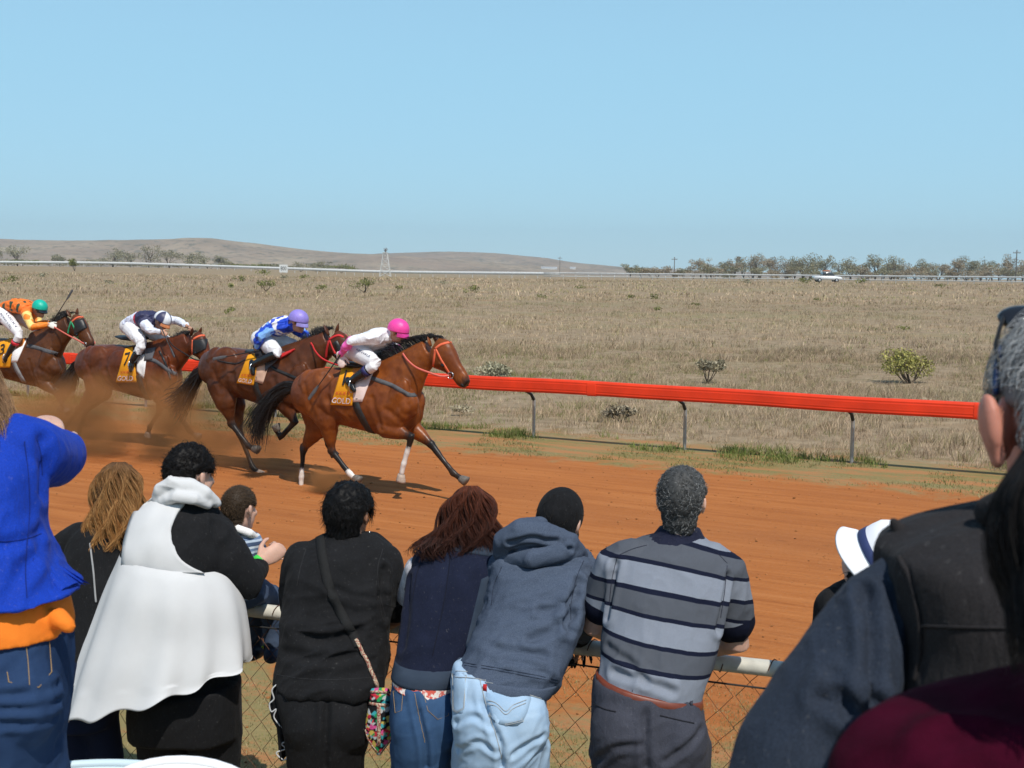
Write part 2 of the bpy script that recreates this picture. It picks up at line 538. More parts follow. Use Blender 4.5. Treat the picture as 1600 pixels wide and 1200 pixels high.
g = add("ground", pv, gf, ground_material())
tag(g, 'red dirt racetrack with dry grass plain beyond it', None, None, 'structure')

# ------------------------------------------------------------------ hills on the skyline
def hill_material():
    t = NT('hill_scrub'); pos = t.n('NewGeometry').outputs['Position']
    a = t.noise(pos, .012, 6, .65); b = t.noise(pos, .08, 5, .7); s = t.noise(t.n('Mapping', {0: pos, 3: (1, 1, .3)}).outputs[0], .004, 3, .5)
    c = t.ramp(a, [(.3, (.20, .15, .10)), (.5, (.31, .225, .15)), (.7, (.39, .30, .20))])
    c = t.mix(t.mrange(b, .52, .62, 0, .7), c, (.085, .085, .055))
    c = t.mix(t.mrange(s, .5, .7, 0, .5), c, (.3, .2, .14))
    return t.bsdf(c, .95, b, .6, 4, **{'Specular IOR Level': .05})

HILLS = []
def ridge(prof, D, depth, name, seed, foot):
    """ridge whose crest follows (pixel x, pixel y) at distance D, falling to the plain on both sides"""
    p = np.array(prof, float); X = np.linspace(p[0, 0], p[-1, 0], 220)
    Yp = np.interp(X, p[:, 0], p[:, 1])
    rings = []
    top = np.array([P(x, y, D) for x, y in zip(X, Yp)])
    top[:, 2] = np.convolve(np.pad(top[:, 2], 4, 'edge'), np.ones(9) / 9, 'valid')
    base = terrain(top[:, 0], top[:, 1]) - 1.5
    for s in np.linspace(-1, 1, 33):
        q = top.copy(); q[:, 1] = D + s * depth
        q[:, 0] = top[:, 0] * (q[:, 1] / D)
        k = math.cos(s * math.pi / 2) ** 1.3 if abs(s) < 1 else 0
        nz = vnoise(np.stack([q[:, 0] / 90, q[:, 1] / 90, q[:, 1] * 0], 1), seed) * .16 + vnoise(np.stack([q[:, 0] / 32, q[:, 1] / 40, q[:, 1] * 0], 1), seed + 3) * .06
        q[:, 2] = base + (top[:, 2] - base) * np.clip(k + nz * math.sin(abs(s) * math.pi) ** 1, 0, 1.1)
        rings.append(q)
    V, F = loft(rings, False, False)
    o = add(name, V, F, MATS.setdefault('hill', hill_material())); HILLS.append(bvh_of(V, F))
    return tag(o, foot, None, None, 'structure')
ridge([(-700, 398), (-300, 380), (0, 374), (110, 376), (210, 376), (310, 374), (380, 378), (440, 387), (520, 394), (600, 399), (700, 405), (800, 413), (900, 421)], 1900, 380, 'hill', 11, 'long low brown hill along the left skyline')
ridge([(430, 426), (520, 404), (600, 396), (690, 393), (760, 395), (830, 401), (900, 411), (980, 418), (1080, 422), (1250, 427), (1400, 432)], 2500, 420, 'hill', 21, 'second low brown hill behind the windmill')

# ------------------------------------------------------------------ grass as uncountable ground cover
def blades(base, h, w, lean, cols, nseg=2):
    """many bent blades: base (n,3), heights, widths, lean vectors (n,2), colours (n,3)"""
    n = len(base); a = RNG.uniform(0, 2 * math.pi, n)
    sd = np.stack([np.cos(a), np.sin(a), np.zeros(n)], 1) * w[:, None] / 2
    mid = base + np.stack([lean[:, 0] * .35, lean[:, 1] * .35, h * .6], 1)
    tip = base + np.stack([lean[:, 0], lean[:, 1], h], 1)
    V = np.stack([base - sd, base + sd, mid + sd * .7, mid - sd * .7, tip], 1).reshape(-1, 3)
    i = np.arange(n)[:, None] * 5
    T = np.concatenate([i + [0, 1, 2], i + [0, 2, 3], i + [3, 2, 4]], 1).reshape(-1, 3)
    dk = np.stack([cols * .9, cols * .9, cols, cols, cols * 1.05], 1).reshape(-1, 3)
    return V, T, dk

def scatter_view(n, y0, y1, pw=1.0, xpad=1.15):
    u = RNG.random(n); y = (y0 ** (1 + pw) + u * (y1 ** (1 + pw) - y0 ** (1 + pw))) ** (1 / (1 + pw))
    x = RNG.uniform(-1, 1, n) * y * .4167 * xpad
    return x, y

gmat = M('grass_blade', None, .85, .1, 3, 0, 50, .1, attr='Col')
PAL = np.array([[.49, .36, .235], [.44, .32, .21], [.40, .29, .20], [.31, .23, .15], [.31, .26, .13], [.52, .395, .26]])

def tufts(n, y0, y1, hh, nb, spread, bw, green, keep, pw=0.4, jit=.5):
    x, y = scatter_view(n, y0, y1, pw)
    k = keep(x, y); x, y = x[k], y[k]
    big = vnoise(np.stack([x * .13, y * .13, x * 0], 1), 41); med = vnoise(np.stack([x * .6, y * .6, x * 0], 1), 43)
    k = RNG.random(len(x)) < .62 + .5 * med
    x, y, big, med = x[k], y[k], big[k], med[k]
    m = len(x); ci = RNG.integers(0, len(PAL), m); c = PAL[ci] * RNG.uniform(.85, 1.12, (m, 1)) * (1 + .18 * vnoise(np.stack([x * .07, y * .05, x * 0], 1), 77))[:, None]
    rv_ = railv(x, y); gsel = (RNG.random(m) < green * (1 + 1.6 * big) * (1 + 1.6 * np.exp(-((rv_ - 8.5) / 4.0) ** 2))); c[gsel] = np.array([.15, .17, .05]) * RNG.uniform(.7, 1.5, (gsel.sum(), 1))
    hs = hh * RNG.uniform(.4, 1.15, m) * (1 + .4 * med); hs[gsel] *= .7
    rep = np.repeat(np.arange(m), nb); q = len(rep)
    bx = x[rep] + RNG.normal(0, spread, q); by = y[rep] + RNG.normal(0, spread, q)
    base = np.stack([bx, by, terrain(bx, by) - .02], 1)
    h = hs[rep] * RNG.uniform(.5, 1.1, q)
    lean = RNG.normal(0, 1, (q, 2)) * h[:, None] * jit + np.array([.12, 0]) * h[:, None]
    return blades(base, h, bw * RNG.uniform(.6, 1.3, q), lean, c[rep] * RNG.uniform(.88, 1.12, (q, 1)))

def stuff(name, sets, label):
    V = []; T = []; C = []; o = 0
    for v, t, c in sets: V.append(v); T.append(t + o); C.append(c); o += len(v)
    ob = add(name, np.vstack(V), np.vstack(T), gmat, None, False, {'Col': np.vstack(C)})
    return tag(ob, label, 'grass', None, 'stuff')

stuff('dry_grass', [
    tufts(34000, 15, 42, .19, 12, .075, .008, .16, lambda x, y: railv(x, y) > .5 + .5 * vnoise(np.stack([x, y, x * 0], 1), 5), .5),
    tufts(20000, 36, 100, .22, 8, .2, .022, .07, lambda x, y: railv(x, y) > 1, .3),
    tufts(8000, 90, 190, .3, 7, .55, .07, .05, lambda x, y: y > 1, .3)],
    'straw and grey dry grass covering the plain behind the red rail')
def near_rail(a, b, s):
    def k(x, y):
        v = railv(x, y) + .45 * vnoise(np.stack([x * .9, y * .9, x * 0], 1), 9)
        return (v > a) & (v < b) & (vnoise(np.stack([x * 1.1, y * 1.1, x * 0], 1), 17) > s)
    return k
def green_set(n, y0, y1, keep, hh, nb, palette, spread=.05, bw=.008):
    x, y = scatter_view(n, y0, y1, .2, 1.2); k = keep(x, y); x, y = x[k], y[k]
    m = len(x); c = np.array(palette)[RNG.integers(0, len(palette), m)] * RNG.uniform(.7, 1.25, (m, 1))
    rep = np.repeat(np.arange(m), nb); q = len(rep)
    bx = x[rep] + RNG.normal(0, spread, q); by = y[rep] + RNG.normal(0, spread, q)
    h = hh * RNG.uniform(.35, 1.1, q)
    return blades(np.stack([bx, by, terrain(bx, by) - .01], 1), h, bw * RNG.uniform(.6, 1.4, q), RNG.normal(0, .5, (q, 2)) * h[:, None], c[rep])
GP = [[.15, .19, .04], [.19, .23, .06], [.27, .26, .10], [.10, .14, .03]]
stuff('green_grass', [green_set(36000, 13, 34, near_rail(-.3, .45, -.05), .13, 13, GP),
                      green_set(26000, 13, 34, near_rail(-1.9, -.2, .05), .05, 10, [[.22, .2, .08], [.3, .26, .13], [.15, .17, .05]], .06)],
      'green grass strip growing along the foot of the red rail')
def by_fence(x, y):
    d = y - fenceY(x)
    return (d > .15) & (d < 2.7 + .8 * vnoise(np.stack([x, y, x * 0], 1), 3)) & (vnoise(np.stack([x * 1.6, y * 1.6, x * 0], 1), 31) > -.05)
stuff('sparse_grass', [green_set(16000, 4, 10, by_fence, .028, 12, [[.24, .21, .09], [.16, .17, .055], [.33, .28, .15]], .045, .004)],
      'thin worn grass on red soil just beyond the wire fence')

# clods and pale stones
def pebbles(x, y, r, cols, name, label, cat):
    ico = [(0, 0, 1), (.894, 0, .447), (.276, .851, .447), (-.724, .526, .447), (-.724, -.526, .447), (.276, -.851, .447), (.724, .526, -.447), (-.276, .851, -.447), (-.894, 0, -.447), (-.276, -.851, -.447), (.724, -.526, -.447), (0, 0, -1)]
    f = np.array([(0, 1, 2), (0, 2, 3), (0, 3, 4), (0, 4, 5), (0, 5, 1), (1, 6, 2), (2, 7, 3), (3, 8, 4), (4, 9, 5), (5, 10, 1), (2, 6, 7), (3, 7, 8), (4, 8, 9), (5, 9, 10), (1, 10, 6), (6, 11, 7), (7, 11, 8), (8, 11, 9), (9, 11, 10), (10, 11, 6)])
    n = len(x); V = np.array(ico)[None] * RNG.uniform(.6, 1.3, (n, 12, 3)) * r[:, None, None]
    V[:, :, 2] *= .6
    V += np.stack([x, y, terrain(x, y) + r * .2], 1)[:, None]
    F = (f[None] + np.arange(n)[:, None, None] * 12).reshape(-1, 3)
    C = np.repeat(cols, 12, 0)
    o = add(name, V.reshape(-1, 3), F, M('stone_bits', None, .95, .2, 30, .2, 90, .1, attr='Col'), None, False, {'Col': C})
    return tag(o, label, cat, None, 'stuff')
x, y = scatter_view(6000, 5.5, 22, .3); k = (railv(x, y) < -1.2); x, y = x[k], y[k]
pebbles(x, y, RNG.exponential(.0035, len(x)) + .003, np.array([[.33, .14, .05]]) * RNG.uniform(.45, 1.3, (len(x), 1)), 'dirt_clods', 'small red clods strewn over the dirt track', 'dirt')
x = RNG.uniform(0, 10.5, 420); v = RNG.normal(8.6, .9, 420); q = RAIL0[None] + np.outer(x * 1.15 - .5, RD) + np.outer(v, RN)
pebbles(q[:, 0], q[:, 1], RNG.exponential(.018, 420) + .014, np.array([[.55, .47, .33]]) * RNG.uniform(.7, 1.2, (420, 1)), 'pale_stones', 'pale stones scattered in the grass behind the red rail', 'stones')

# ------------------------------------------------------------------ shrubs and trees
leafm = M('leaf', None, .7, .15, 4, 0, 50, .15, attr='Col')
barkm = M('bark', (.13, .1, .075), .95, .4, 12, .5, 60, .1)

def leaf_cloud(cs, rs, n, size, cols, hollow=.35):
    """leaf-sized faces through several clump volumes"""
    cs = np.asarray(cs, float); rs = np.asarray(rs, float)
    w = (rs.prod(1)) ** (2 / 3); idx = RNG.choice(len(cs), n, p=w / w.sum())
    d = RNG.normal(0, 1, (n, 3)); d /= np.linalg.norm(d, axis=1, keepdims=True)
    p = cs[idx] + d * rs[idx] * (hollow + (1 - hollow) * RNG.random((n, 1)) ** .5)
    a = RNG.normal(0, 1, (n, 3)); a /= np.linalg.norm(a, axis=1, keepdims=True)
    b = np.cross(a, RNG.normal(0, 1, (n, 3))); b /= np.linalg.norm(b, axis=1, keepdims=True)
    s = size * RNG.uniform(.5, 1.3, (n, 1))
    V = np.stack([p - a * s, p + b * s * .45, p + a * s, p - b * s * .45], 1).reshape(-1, 3)
    F = (np.arange(n)[:, None] * 4 + np.arange(4)[None])
    c = np.asarray(cols)[RNG.integers(0, len(cols), n)] * RNG.uniform(.65, 1.3, (n, 1)) * (.8 + .4 * RNG.random((len(cs), 1)))[idx]
    return V, F, np.repeat(c, 4, 0)

def shrub(px, py, Y, w, h, cols, label, group=None, dense_=1.0, name='shrub', leaf=None):
    """px,py = pixel of its foot"""
    p = P(px, py, Y); base = np.array([p[0], Y, float(terrain(p[0], Y))])
    root = thing(name, label, 'shrub', base, group)
    k = max(5, int(9 * dense_)); cs = []; rs = []; stems = []
    for i in range(k):
        a = RNG.uniform(0, 2 * math.pi); r = RNG.uniform(.1, .42) * w
        c = base + np.array([math.cos(a) * r, math.sin(a) * r * .8, h * RNG.uniform(.42, .78)])
        cs.append(c); rs.append(np.array([.24 * w, .22 * w, .24 * h]) * RNG.uniform(.7, 1.2))
        stems.append(tube([base + [RNG.normal(0, .03 * w), RNG.normal(0, .03 * w), -.02], (base + c) / 2 + [0, 0, -.08 * h], c, c + (c - base) * .25], [.012 * w + .004, .010 * w + .003, .006 * w + .002, .002], 5, False))
    px_h = h * FPX / Y
    n = int(np.clip(px_h ** 2 * 1.1 * dense_, 60, 2600))
    V, F, c = leaf_cloud(cs, rs, n, leaf or max(.035, 1.5 * Y / FPX), cols)
    add('foliage', V, F, leafm, root, False, {'Col': c})
    if px_h > 18: add('stems', *join(stems), barkm, root)
    return root

def tree(px, Y, h, w, cols, label, group, sparse=1.0, trunk=.3, name='scrub_tree'):
    x = P(px, 430, Y)[0]; base = np.array([x, Y, float(terrain(x, Y)) - .05])
    root = thing(name, label, 'tree', base, group)
    tr = []; cs = []; rs = []
    for i in range(RNG.integers(2, 4)):
        a = RNG.uniform(0, 6.28); tip = base + np.array([math.cos(a) * w * .2, math.sin(a) * w * .2, h * RNG.uniform(.5, .75)])
        midp = base + (tip - base) * .5 + np.array([RNG.normal(0, .04 * w), 0, 0])
        tr.append(tube([base, midp, tip], [.045 * h * .5, .03 * h * .5, .008 * h], 6, False))
        for j in range(RNG.integers(3, 6)):
            b = RNG.uniform(0, 6.28); s = RNG.uniform(.45, 1.0)
            c = base + (tip - base) * s + np.array([math.cos(b) * w * RNG.uniform(.1, .38), math.sin(b) * w * .3, h * RNG.uniform(.0, .25)])
            c[2] = min(c[2], base[2] + h * .88); c[2] = max(c[2], base[2] + h * trunk)
            cs.append(c); rs.append(np.array([w * .2, w * .2, h * .14]) * RNG.uniform(.7, 1.3))
            tr.append(tube([base + (tip - base) * s * .7, c], [.008 * h, .003 * h], 4, False))
    V, F, c = leaf_cloud(cs, rs, int(1150 * sparse), max(.16, 1.1 * Y / FPX), cols, .2)
    add('crown', V, F, leafm, root, False, {'Col': c})
    add('trunk', *join(tr), barkm, root)
    return root
OL = [[.16, .17, .045], [.2, .2, .06], [.12, .13, .04]]; GRY = [[.27, .25, .16], [.33, .30, .20], [.2, .19, .12]]; DRK = [[.14, .12, .085], [.24, .20, .14], [.3, .26, .18]]
shrub(1423, 588, 29, 1.35, .85, [[.32, .29, .08], [.38, .34, .11], [.22, .21, .065]], 'large olive green bush behind the red rail at the right', None, 1.4)
shrub(1105, 592, 28.5, .75, .6, [[.36, .31, .2], [.42, .36, .25], [.26, .23, .15]], 'grey leafless looking bush behind the red rail near its middle', None, .7)
shrub(768, 592, 27.5, .95, .6, [[.30, .28, .18], [.36, .33, .22]], 'grey green low bush behind the lead horse muzzle', None, .8)
shrub(972, 647, 20.8, .6, .3, [[.3, .25, .17], [.38, .32, .22], [.13, .11, .08]], 'dark dry bush low under the red rail between two posts', None, .8)
shrub(720, 640, 21.6, .45, .2, [[.36, .31, .2], [.42, .36, .25]], 'small grey bush under the rail by the lead horse chest', None, .6)
for i, (px, py, w, h, pal, lab) in enumerate([
    (20, 444, 1.6, 1.0, OL, 'olive shrub far out on the plain at the left edge'),
    (117, 416, 2.4, 2.3, OL, 'upright olive shrub by the far white rail at the left'),
    (357, 494, .8, .5, OL, 'olive tussock shrub above the second jockey from the left'),
    (571, 457, 2.4, 1.3, OL, 'broad olive shrub on the plain below the windmill tower'),
    (1030, 488, .7, .4, OL, None), (1020, 471, 1.0, .6, OL, None), (846, 469, .9, .5, OL, None), (1410, 518, .6, .35, OL, None), (1275, 472, .8, .4, OL, None), (1086, 480, .8, .35, OL, None),
    (415, 435, 2.0, 1.2, OL, None), (372, 443, 1.5, .9, OL, None), (416, 455, 1.6, 1.1, OL, None), (446, 438, 1.2, .8, GRY, None), (474, 438, 1.4, .7, OL, None), (502, 458, 1.5, .8, OL, None),
    (624, 456, 1.0, .6, OL, None), (739, 462, 1.4, .9, OL, None), (360, 452, 1.0, .6, OL, None), (172, 446, 1.2, .6, GRY, None), (70, 436, 1.5, .8, GRY, None),
    (905, 455, 1.2, .6, OL, None), (988, 468, .9, .5, OL, None), (1262, 446, 2.4, 1.1, OL, None), (1343, 447, 2.6, 1.0, OL, None), (1165, 446, 1.8, .9, GRY, None), (1470, 452, 1.6, .7, OL, None), (690, 447, 1.4, .6, GRY, None)]):
    hz = 428 + (px - 800) * .0105
    Y = 60.0
    for _ in range(25):
        x0 = P(px, py, Y)[0]; z = float(terrain(x0, Y)); Y = .6 * Y + .4 * min(230, max(20, (HC - z) * FPX / max(py - hz, 1.2)))
    shrub(px, py, Y, w, h, pal, lab or 'small tussock shrub standing alone on the dry grass plain', None if lab else 'small shrubs on the plain', .7)

TR = [[.24, .215, .12], [.30, .265, .16], [.19, .18, .11]]; TR2 = [[.30, .235, .15], [.35, .275, .18], [.23, .19, .12]]
for px, h, w, s, lab in [(985, 5.0, 5.5, .8, 'small lone scrub tree at the foot of the far hill slope'), (1292, 8.6, 6.0, 1.1, 'tall upright scrub tree behind the white car'), (1520, 8.4, 9.5, 1.2, 'round crowned scrub tree standing clear of the right treeline'),
                         (1440, 7.4, 6.5, 1., 'tallest scrub tree at the right end of the middle thicket'), (1130, 7.2, 7, 1., 'pair stemmed scrub tree at the left end of the far treeline')]:
    tree(px, 395, h, w, TR, lab, 'far treeline', s)
for px in [1095, 1112, 1146, 1160, 1175, 1188, 1205, 1216, 1228, 1240, 1252, 1264, 1275, 1316, 1330, 1342, 1355, 1367, 1379, 1392, 1404, 1416, 1428, 1455, 1468, 1480, 1494, 1508, 1535, 1550, 1565, 1577, 1588, 1602]:
    tree(px + RNG.normal(0, 2), RNG.uniform(380, 450), RNG.uniform(6.0, 9.8), RNG.uniform(5.5, 9), TR if RNG.random() < .5 else TR2, 'grey green scrub tree in the dense far treeline on the right', 'scrub trees of the far right treeline', RNG.uniform(.7, 1.1), .15)
for px in range(1000, 1610, 17):
    tree(px + RNG.normal(0, 4), RNG.uniform(340, 370), RNG.uniform(2.6, 4.6), RNG.uniform(5, 8), TR2 if RNG.random() < .5 else TR, 'low bush tree at the base of the far right treeline', 'low trees of the far right treeline', .8, .08)
for px, h, w, lab in [(28, 8.5, 9, 'dark round tree on the slope at the left edge'), (0, 7, 7, None), (176, 8, 8, None), (205, 8, 9, None), (232, 8.6, 9, 'largest grey tree of the clump below the left hill'), (265, 7, 9, None), (297, 6.5, 7, None), (325, 6.5, 10, None), (345, 5.5, 7, None), (95, 5.2, 6, None), (500, 4, 7, None)]:
    tree(px, 430 if lab else RNG.uniform(400, 470), h, w, GRY, lab or 'grey hazy tree on the rise below the left hill', 'trees below the left hill', .9, .2)
for px in range(-10, 560, 24):
    tree(px + RNG.normal(0, 6), RNG.uniform(350, 390), RNG.uniform(1.6, 3.0), RNG.uniform(6, 10), OL if RNG.random() < .3 else GRY, 'low grey green bush in the scrub behind the left white rail', 'scrub behind the left white rail', .6, .05)

# ------------------------------------------------------------------ the red running rail on the near side of the plain
redp = M('red_plastic', (.78, .048, .012), .6, .2, 2.2, .15, 40, .25)
galv = M('galvanised_steel', (.42, .43, .44), .5, .2, 30, .1, 120, .5, metal=.6)
blackp = M('black_plastic', (.025, .025, .025), .5, .2, 20, .1, 100, .3)
r3 = np.array([RD[0], RD[1], 0]); n3 = np.array([RN[0], RN[1], 0])
O3 = np.array([RAIL0[0], RAIL0[1], 0])
rail = thing('running_rail', 'long red plastic running rail on bent steel posts along the track', 'rail', O3)
prof = []
for i in range(48):     # rounded box profile with shallow ribs facing the track
    a = 2 * math.pi * i / 48
    c, s = math.cos(a), math.sin(a)
    prof.append((.06 * np.sign(c) * abs(c) ** .3, .106 * np.sign(s) * abs(s) ** .55))
prof = np.array(prof)
prof2 = []
for a, b in zip(prof, np.roll(prof, -1, 0)): prof2 += [a, (a + b) / 2]
prof2 = np.array(prof2)
rings = []
ts = np.linspace(-30, 9.5, 160)
for t in ts:
    c = O3 + r3 * t - n3 * .27 + np.array([0, 0, .835 + .004 * math.sin(t * 2.3) + .006 * math.sin(t * .9)])
    q = prof2.copy(); q[:, 0] += .0022 * np.cos(q[:, 1] / .0375 * math.pi * 2) * np.sign(q[:, 0])
    rings.append(c - np.outer(q[:, 0], n3) + np.outer(q[:, 1], [0, 0, 1]))
add('rail_board', *loft(rings), redp, rail)
SP = 2.68
for k in range(-5, 2):
    c = O3 + r3 * (k * 5.36 + 1.1) - n3 * .27 + np.array([0, 0, .835])
    q = prof * 1.012; add('joint_sleeve', *loft([c + r3 * s_ - np.outer(q[:, 0] * 1.05, n3) + np.outer(q[:, 1], [0, 0, 1]) for s_ in (-.07, -.065, .065, .07)]), redp, rail)
for pt in (-26.6, -23.5, -20.4, -17.3, -14.2, -11.1, -8.0, -5.0, -2.45, 0, 2.44, 4.82, 7.25):
    b = O3 + r3 * pt
    add('post', *tube([b + [0, 0, -.05], b + [0, 0, .56], b - n3 * .02 + [0, 0, .61]], [.024, .024, .023], 10), galv, rail)
    add('bracket', *tube([b - n3 * .02 + [0, 0, .60], b - n3 * .1 + [0, 0, .68], b - n3 * .23 - r3 * .02 + [0, 0, .735]], [.027, .024, .02], 8), blackp, rail)

# ------------------------------------------------------------------ far side of the course: white rail, marker, windmill, car, poles, sheds
whitep = M('white_paint', (.62, .62, .60), .6, .12, 2, .1, 30, .3)
fr = thing('white_rail', 'long white running rail curving round the far side of the course', 'rail', (0, 230, 1.7))
fpts = []
for px, Y in [(-60, 320), (180, 305), (440, 280), (600, 268), (800, 250), (1000, 232), (1200, 214), (1400, 196), (1600, 178), (1750, 166)]:
    xx = P(px, 430, Y)[0]; fpts.append((xx, Y, float(terrain(xx, Y))))
fp = dense(fpts, 8)
def fat(z0, hh, a, b):
    seg = fp[a:b]; rings = []
    for q in seg: rings.append(q + np.array([(-.06, -.06, z0), (.06, .06, z0), (.06, .06, z0 + hh), (-.06, -.06, z0 + hh)]))
    return loft(rings)
add('top_rail', *join([fat(1.0, .24, 34, len(fp)), fat(.7, .58, 0, 36)]), whitep, fr)
add('lower_rail', *fat(.42, .14, 34, len(fp)), whitep, fr)
for q in dense(fpts, 10): add('rail_post', *tube([q, q + [0, 0, 1.05]], [.05, .05], 6), whitep, fr)
bx = P(443, 420, 276)
mk = thing('distance_sign', 'white distance marker sign reading 800 by the far rail', 'sign', (bx[0], 276, float(terrain(bx[0], 276))))
bz = P(443, 419.5, 276)
add('board', *box((bz[0], 276, bz[2]), (1.85, .12, 1.75)), whitep, mk, False)
add('lettering', *text_piece('800', lambda u, v: (bz[0] + u * 1.02, 275.92, bz[2] - .42 + v * 1.5), .85), M('black_paint', (.03, .03, .035), .6), mk, False)
add('leg', *box((bz[0] - .6, 276, bz[2] - 1.4), (.12, .1, 1.6)), whitep, mk, False)
add('leg', *box((bz[0] + .6, 276, bz[2] - 1.4), (.12, .1, 1.6)), whitep, mk, False)
# windmill tower
wb = P(602, 431, 262); wz = float(terrain(wb[0], 262))
wt = thing('windmill_tower', 'pale steel lattice windmill tower on the far plain', 'windmill', (wb[0], 262, wz))
tp = []
hT = 5.0
for sx_, sy_ in ((-1, -1), (1, -1), (1, 1), (-1, 1)):
    tp.append(tube([(wb[0] + sx_ * 1.15, 262 + sy_ * 1.0, wz), (wb[0] + sx_ * .42, 262 + sy_ * .4, wz + hT)], [.07, .06], 5))
for j in range(4):
    z0, z1 = j / 4, (j + 1) / 4
    def co(s, q, f): return (wb[0] + s * (1.15 - .73 * f), 262 + q * (1.0 - .6 * f), wz + hT * f)
    for q in (-1, 1):
        tp.append(tube([co(-1, q, z0), co(1, q, z1)], [.03, .03], 4)); tp.append(tube([co(1, q, z0), co(-1, q, z1)], [.03, .03], 4))
        tp.append(tube([co(-1, q, z1), co(1, q, z1)], [.04, .04], 4)); tp.append(tube([co(q, -1, z1), co(q, 1, z1)], [.04, .04], 4))
add('lattice', *join(tp), galv_w := M('pale_steel', (.6, .59, .56), .6, .15, 3, .1, 40), wt, False)
add('platform', *box((wb[0], 262, wz + hT + .05), (1.0, 1.0, .1)), galv_w, wt, False)
add('gearbox', *tube([(wb[0], 262, wz + hT + .05), (wb[0], 262, wz + hT + .55), (wb[0] + .1, 261.8, wz + hT + .75)], [.16, .2, .12], 8), M('dull_steel', (.2, .2, .2), .6), wt)
fan = [tube([(wb[0] + .1, 261.75, wz + hT + .7), (wb[0] + .1 + .45 * math.cos(a), 261.75, wz + hT + .7 + .45 * math.sin(a))], [.05, .09], 4, False, .25) for a in np.linspace(0, 6.28, 8)[:-1]]
add('fan', *join(fan), MATS['dull_steel'], wt, False)
# white car on the far track
cy = 200.0; cb = P(1292, 440, cy); cz = float(terrain(cb[0], cy))
car = thing('parked_car', 'white utility car with a loaded roof beyond the far rail', 'car', (cb[0], cy, cz))
def side_profile(pts, hw, taper=.0):
    L = []
    for s in (-1, -.85, .85, 1):
        L.append(np.array([(cb[0] + x, cy + s * hw, cz + z * (1 if abs(s) < .9 else .985)) for x, z in pts]))
    return loft(L)
add('body', *side_profile([(-2.2, .45), (-2.25, .8), (-2.2, 1.02), (-.9, 1.06), (1.0, 1.06), (2.1, .92), (2.25, .7), (2.2, .4)], .9), M('white_car_paint', (.75, .76, .77), .3, .06, 2, 0, 30, .5, coat=.6), car)
add('cabin', *side_profile([(-.95, 1.05), (-.8, 1.62), (-.6, 1.68), (.35, 1.68), (.55, 1.62), (1.15, 1.05)], .8), M('car_glass', (.05, .06, .07), .15, .1, 3, 0, 30, .6), car)
add('roof', *box((cb[0] - .15, cy, cz + 1.7), (1.15, 1.5, .07)), MATS['white_car_paint'], car, False)
add('roof_load', *ell((cb[0] - .1, cy, cz + 1.86), (.75, .6, .16)), M('rust_tarp', (.35, .14, .07), .8), car)
for wx in (-1.4, 1.35):
    for wy in (-.82, .82):
        w_ = add('wheel', *tube([(cb[0] + wx, cy + wy - .1, cz + .34), (cb[0] + wx, cy + wy + .1, cz + .34)], [.34, .34], 16, False), M('tyre_rubber', (.03, .03, .03), .9), car)
        add('rim', *tube([(cb[0] + wx, cy + wy - .115, cz + .34), (cb[0] + wx, cy + wy + .115, cz + .34)], [.19, .19], 12, False), galv, w_)
woodp = M('weathered_pole', (.13, .11, .09), .9)
for px, ytop, Y, lab in [(1054, 402, 420, 'dark utility pole with crossarm between hill and treeline'), (875, 401, 560, 'thin distant utility pole in front of the brown hill'), (1589, 391, 330, 'utility pole rising above the treeline at the right edge')]:
    t = P(px, ytop, Y); z = float(terrain(t[0], Y))
    po = thing('utility_pole', lab, 'pole', (t[0], Y, z))
    r_ = .16 if Y < 500 else .12
    add('pole', *tube([(t[0], Y, z), (t[0], Y, t[2])], [r_, r_ * .8], 7), woodp, po)
    add('crossarm', *box((t[0], Y, t[2] - .7), (2.0, .14, .16)), woodp, po, False)
    add('insulators', *join([tube([(t[0] + s, Y, t[2] - .62), (t[0] + s, Y, t[2] - .35)], [.07, .05], 6) for s in (-.85, -.4, .4, .85)]), galv, po)
for px, w, lab in [(858, 22, 'long low white shed far off at the foot of the hill'), (895, 8, 'smaller white shed beside the long one far off')]:
    hit = [h for h in (cast(B_, px, 420.5, 0) for B_ in HILLS) if h is not None]
    q = min((h[0] for h in hit), key=lambda v: v[1]) if hit else P(px, 420.5, 1500)
    sh = thing('white_shed', lab, 'shed', q)
    add('wall', *box(q + [0, 0, .9], (w, 6, 2.6)), whitep, sh, False)
    V = np.array([q + [sx_ * (w / 2 + .3), sy_, 2.25 + (.9 if sy_ == 0 else 0)] for sx_ in (-1, 1) for sy_ in (-3.4, 0, 3.4)])
    V = np.vstack([V, V - [0, 0, .12]])
    add('roof', V, [(0, 1, 4, 3), (1, 2, 5, 4), (6, 9, 10, 7), (7, 10, 11, 8), (0, 3, 9, 6), (2, 8, 11, 5), (0, 6, 7, 1), (1, 7, 8, 2), (3, 4, 10, 9), (4, 5, 11, 10)], M('shed_roof', (.6, .6, .6), .5), sh, False)

# ------------------------------------------------------------------ the spectators' chain-link fence
rust = M('rusty_wire', (.12, .055, .03), .8, .4, 40, .1, 120, .3, metal=.3)
cream = M('cream_paint', (.62, .6, .52), .5, .3, 9, .2, 60, .35)
fd = nrm([1, -.346, 0]); fo = np.array([0, 4.89, 0])
fence = thing('wire_fence', 'rusty chain link fence with cream pipe rail in front of the crowd', 'fence', fo)
H_F = 1.05
add('top_rail', *tube([fo + fd * t + [0, 0, H_F - .03] for t in np.linspace(-4.2, 3.6, 40)], [.032] * 40, 12), cream, fence)
for t in (-3.05, .12, 3.2):
    add('post', *tube([fo + fd * t + [0, 0, -.1], fo + fd * t + [0, 0, H_F - .04]], [.033, .033], 12), cream, fence)
wires = []
pw, ph = .115, .125           # one diamond
fn = np.array([fd[1], -fd[0], 0])
t0, t1 = -4.0, 3.5
nW = int((t1 - t0) / (pw / 2))
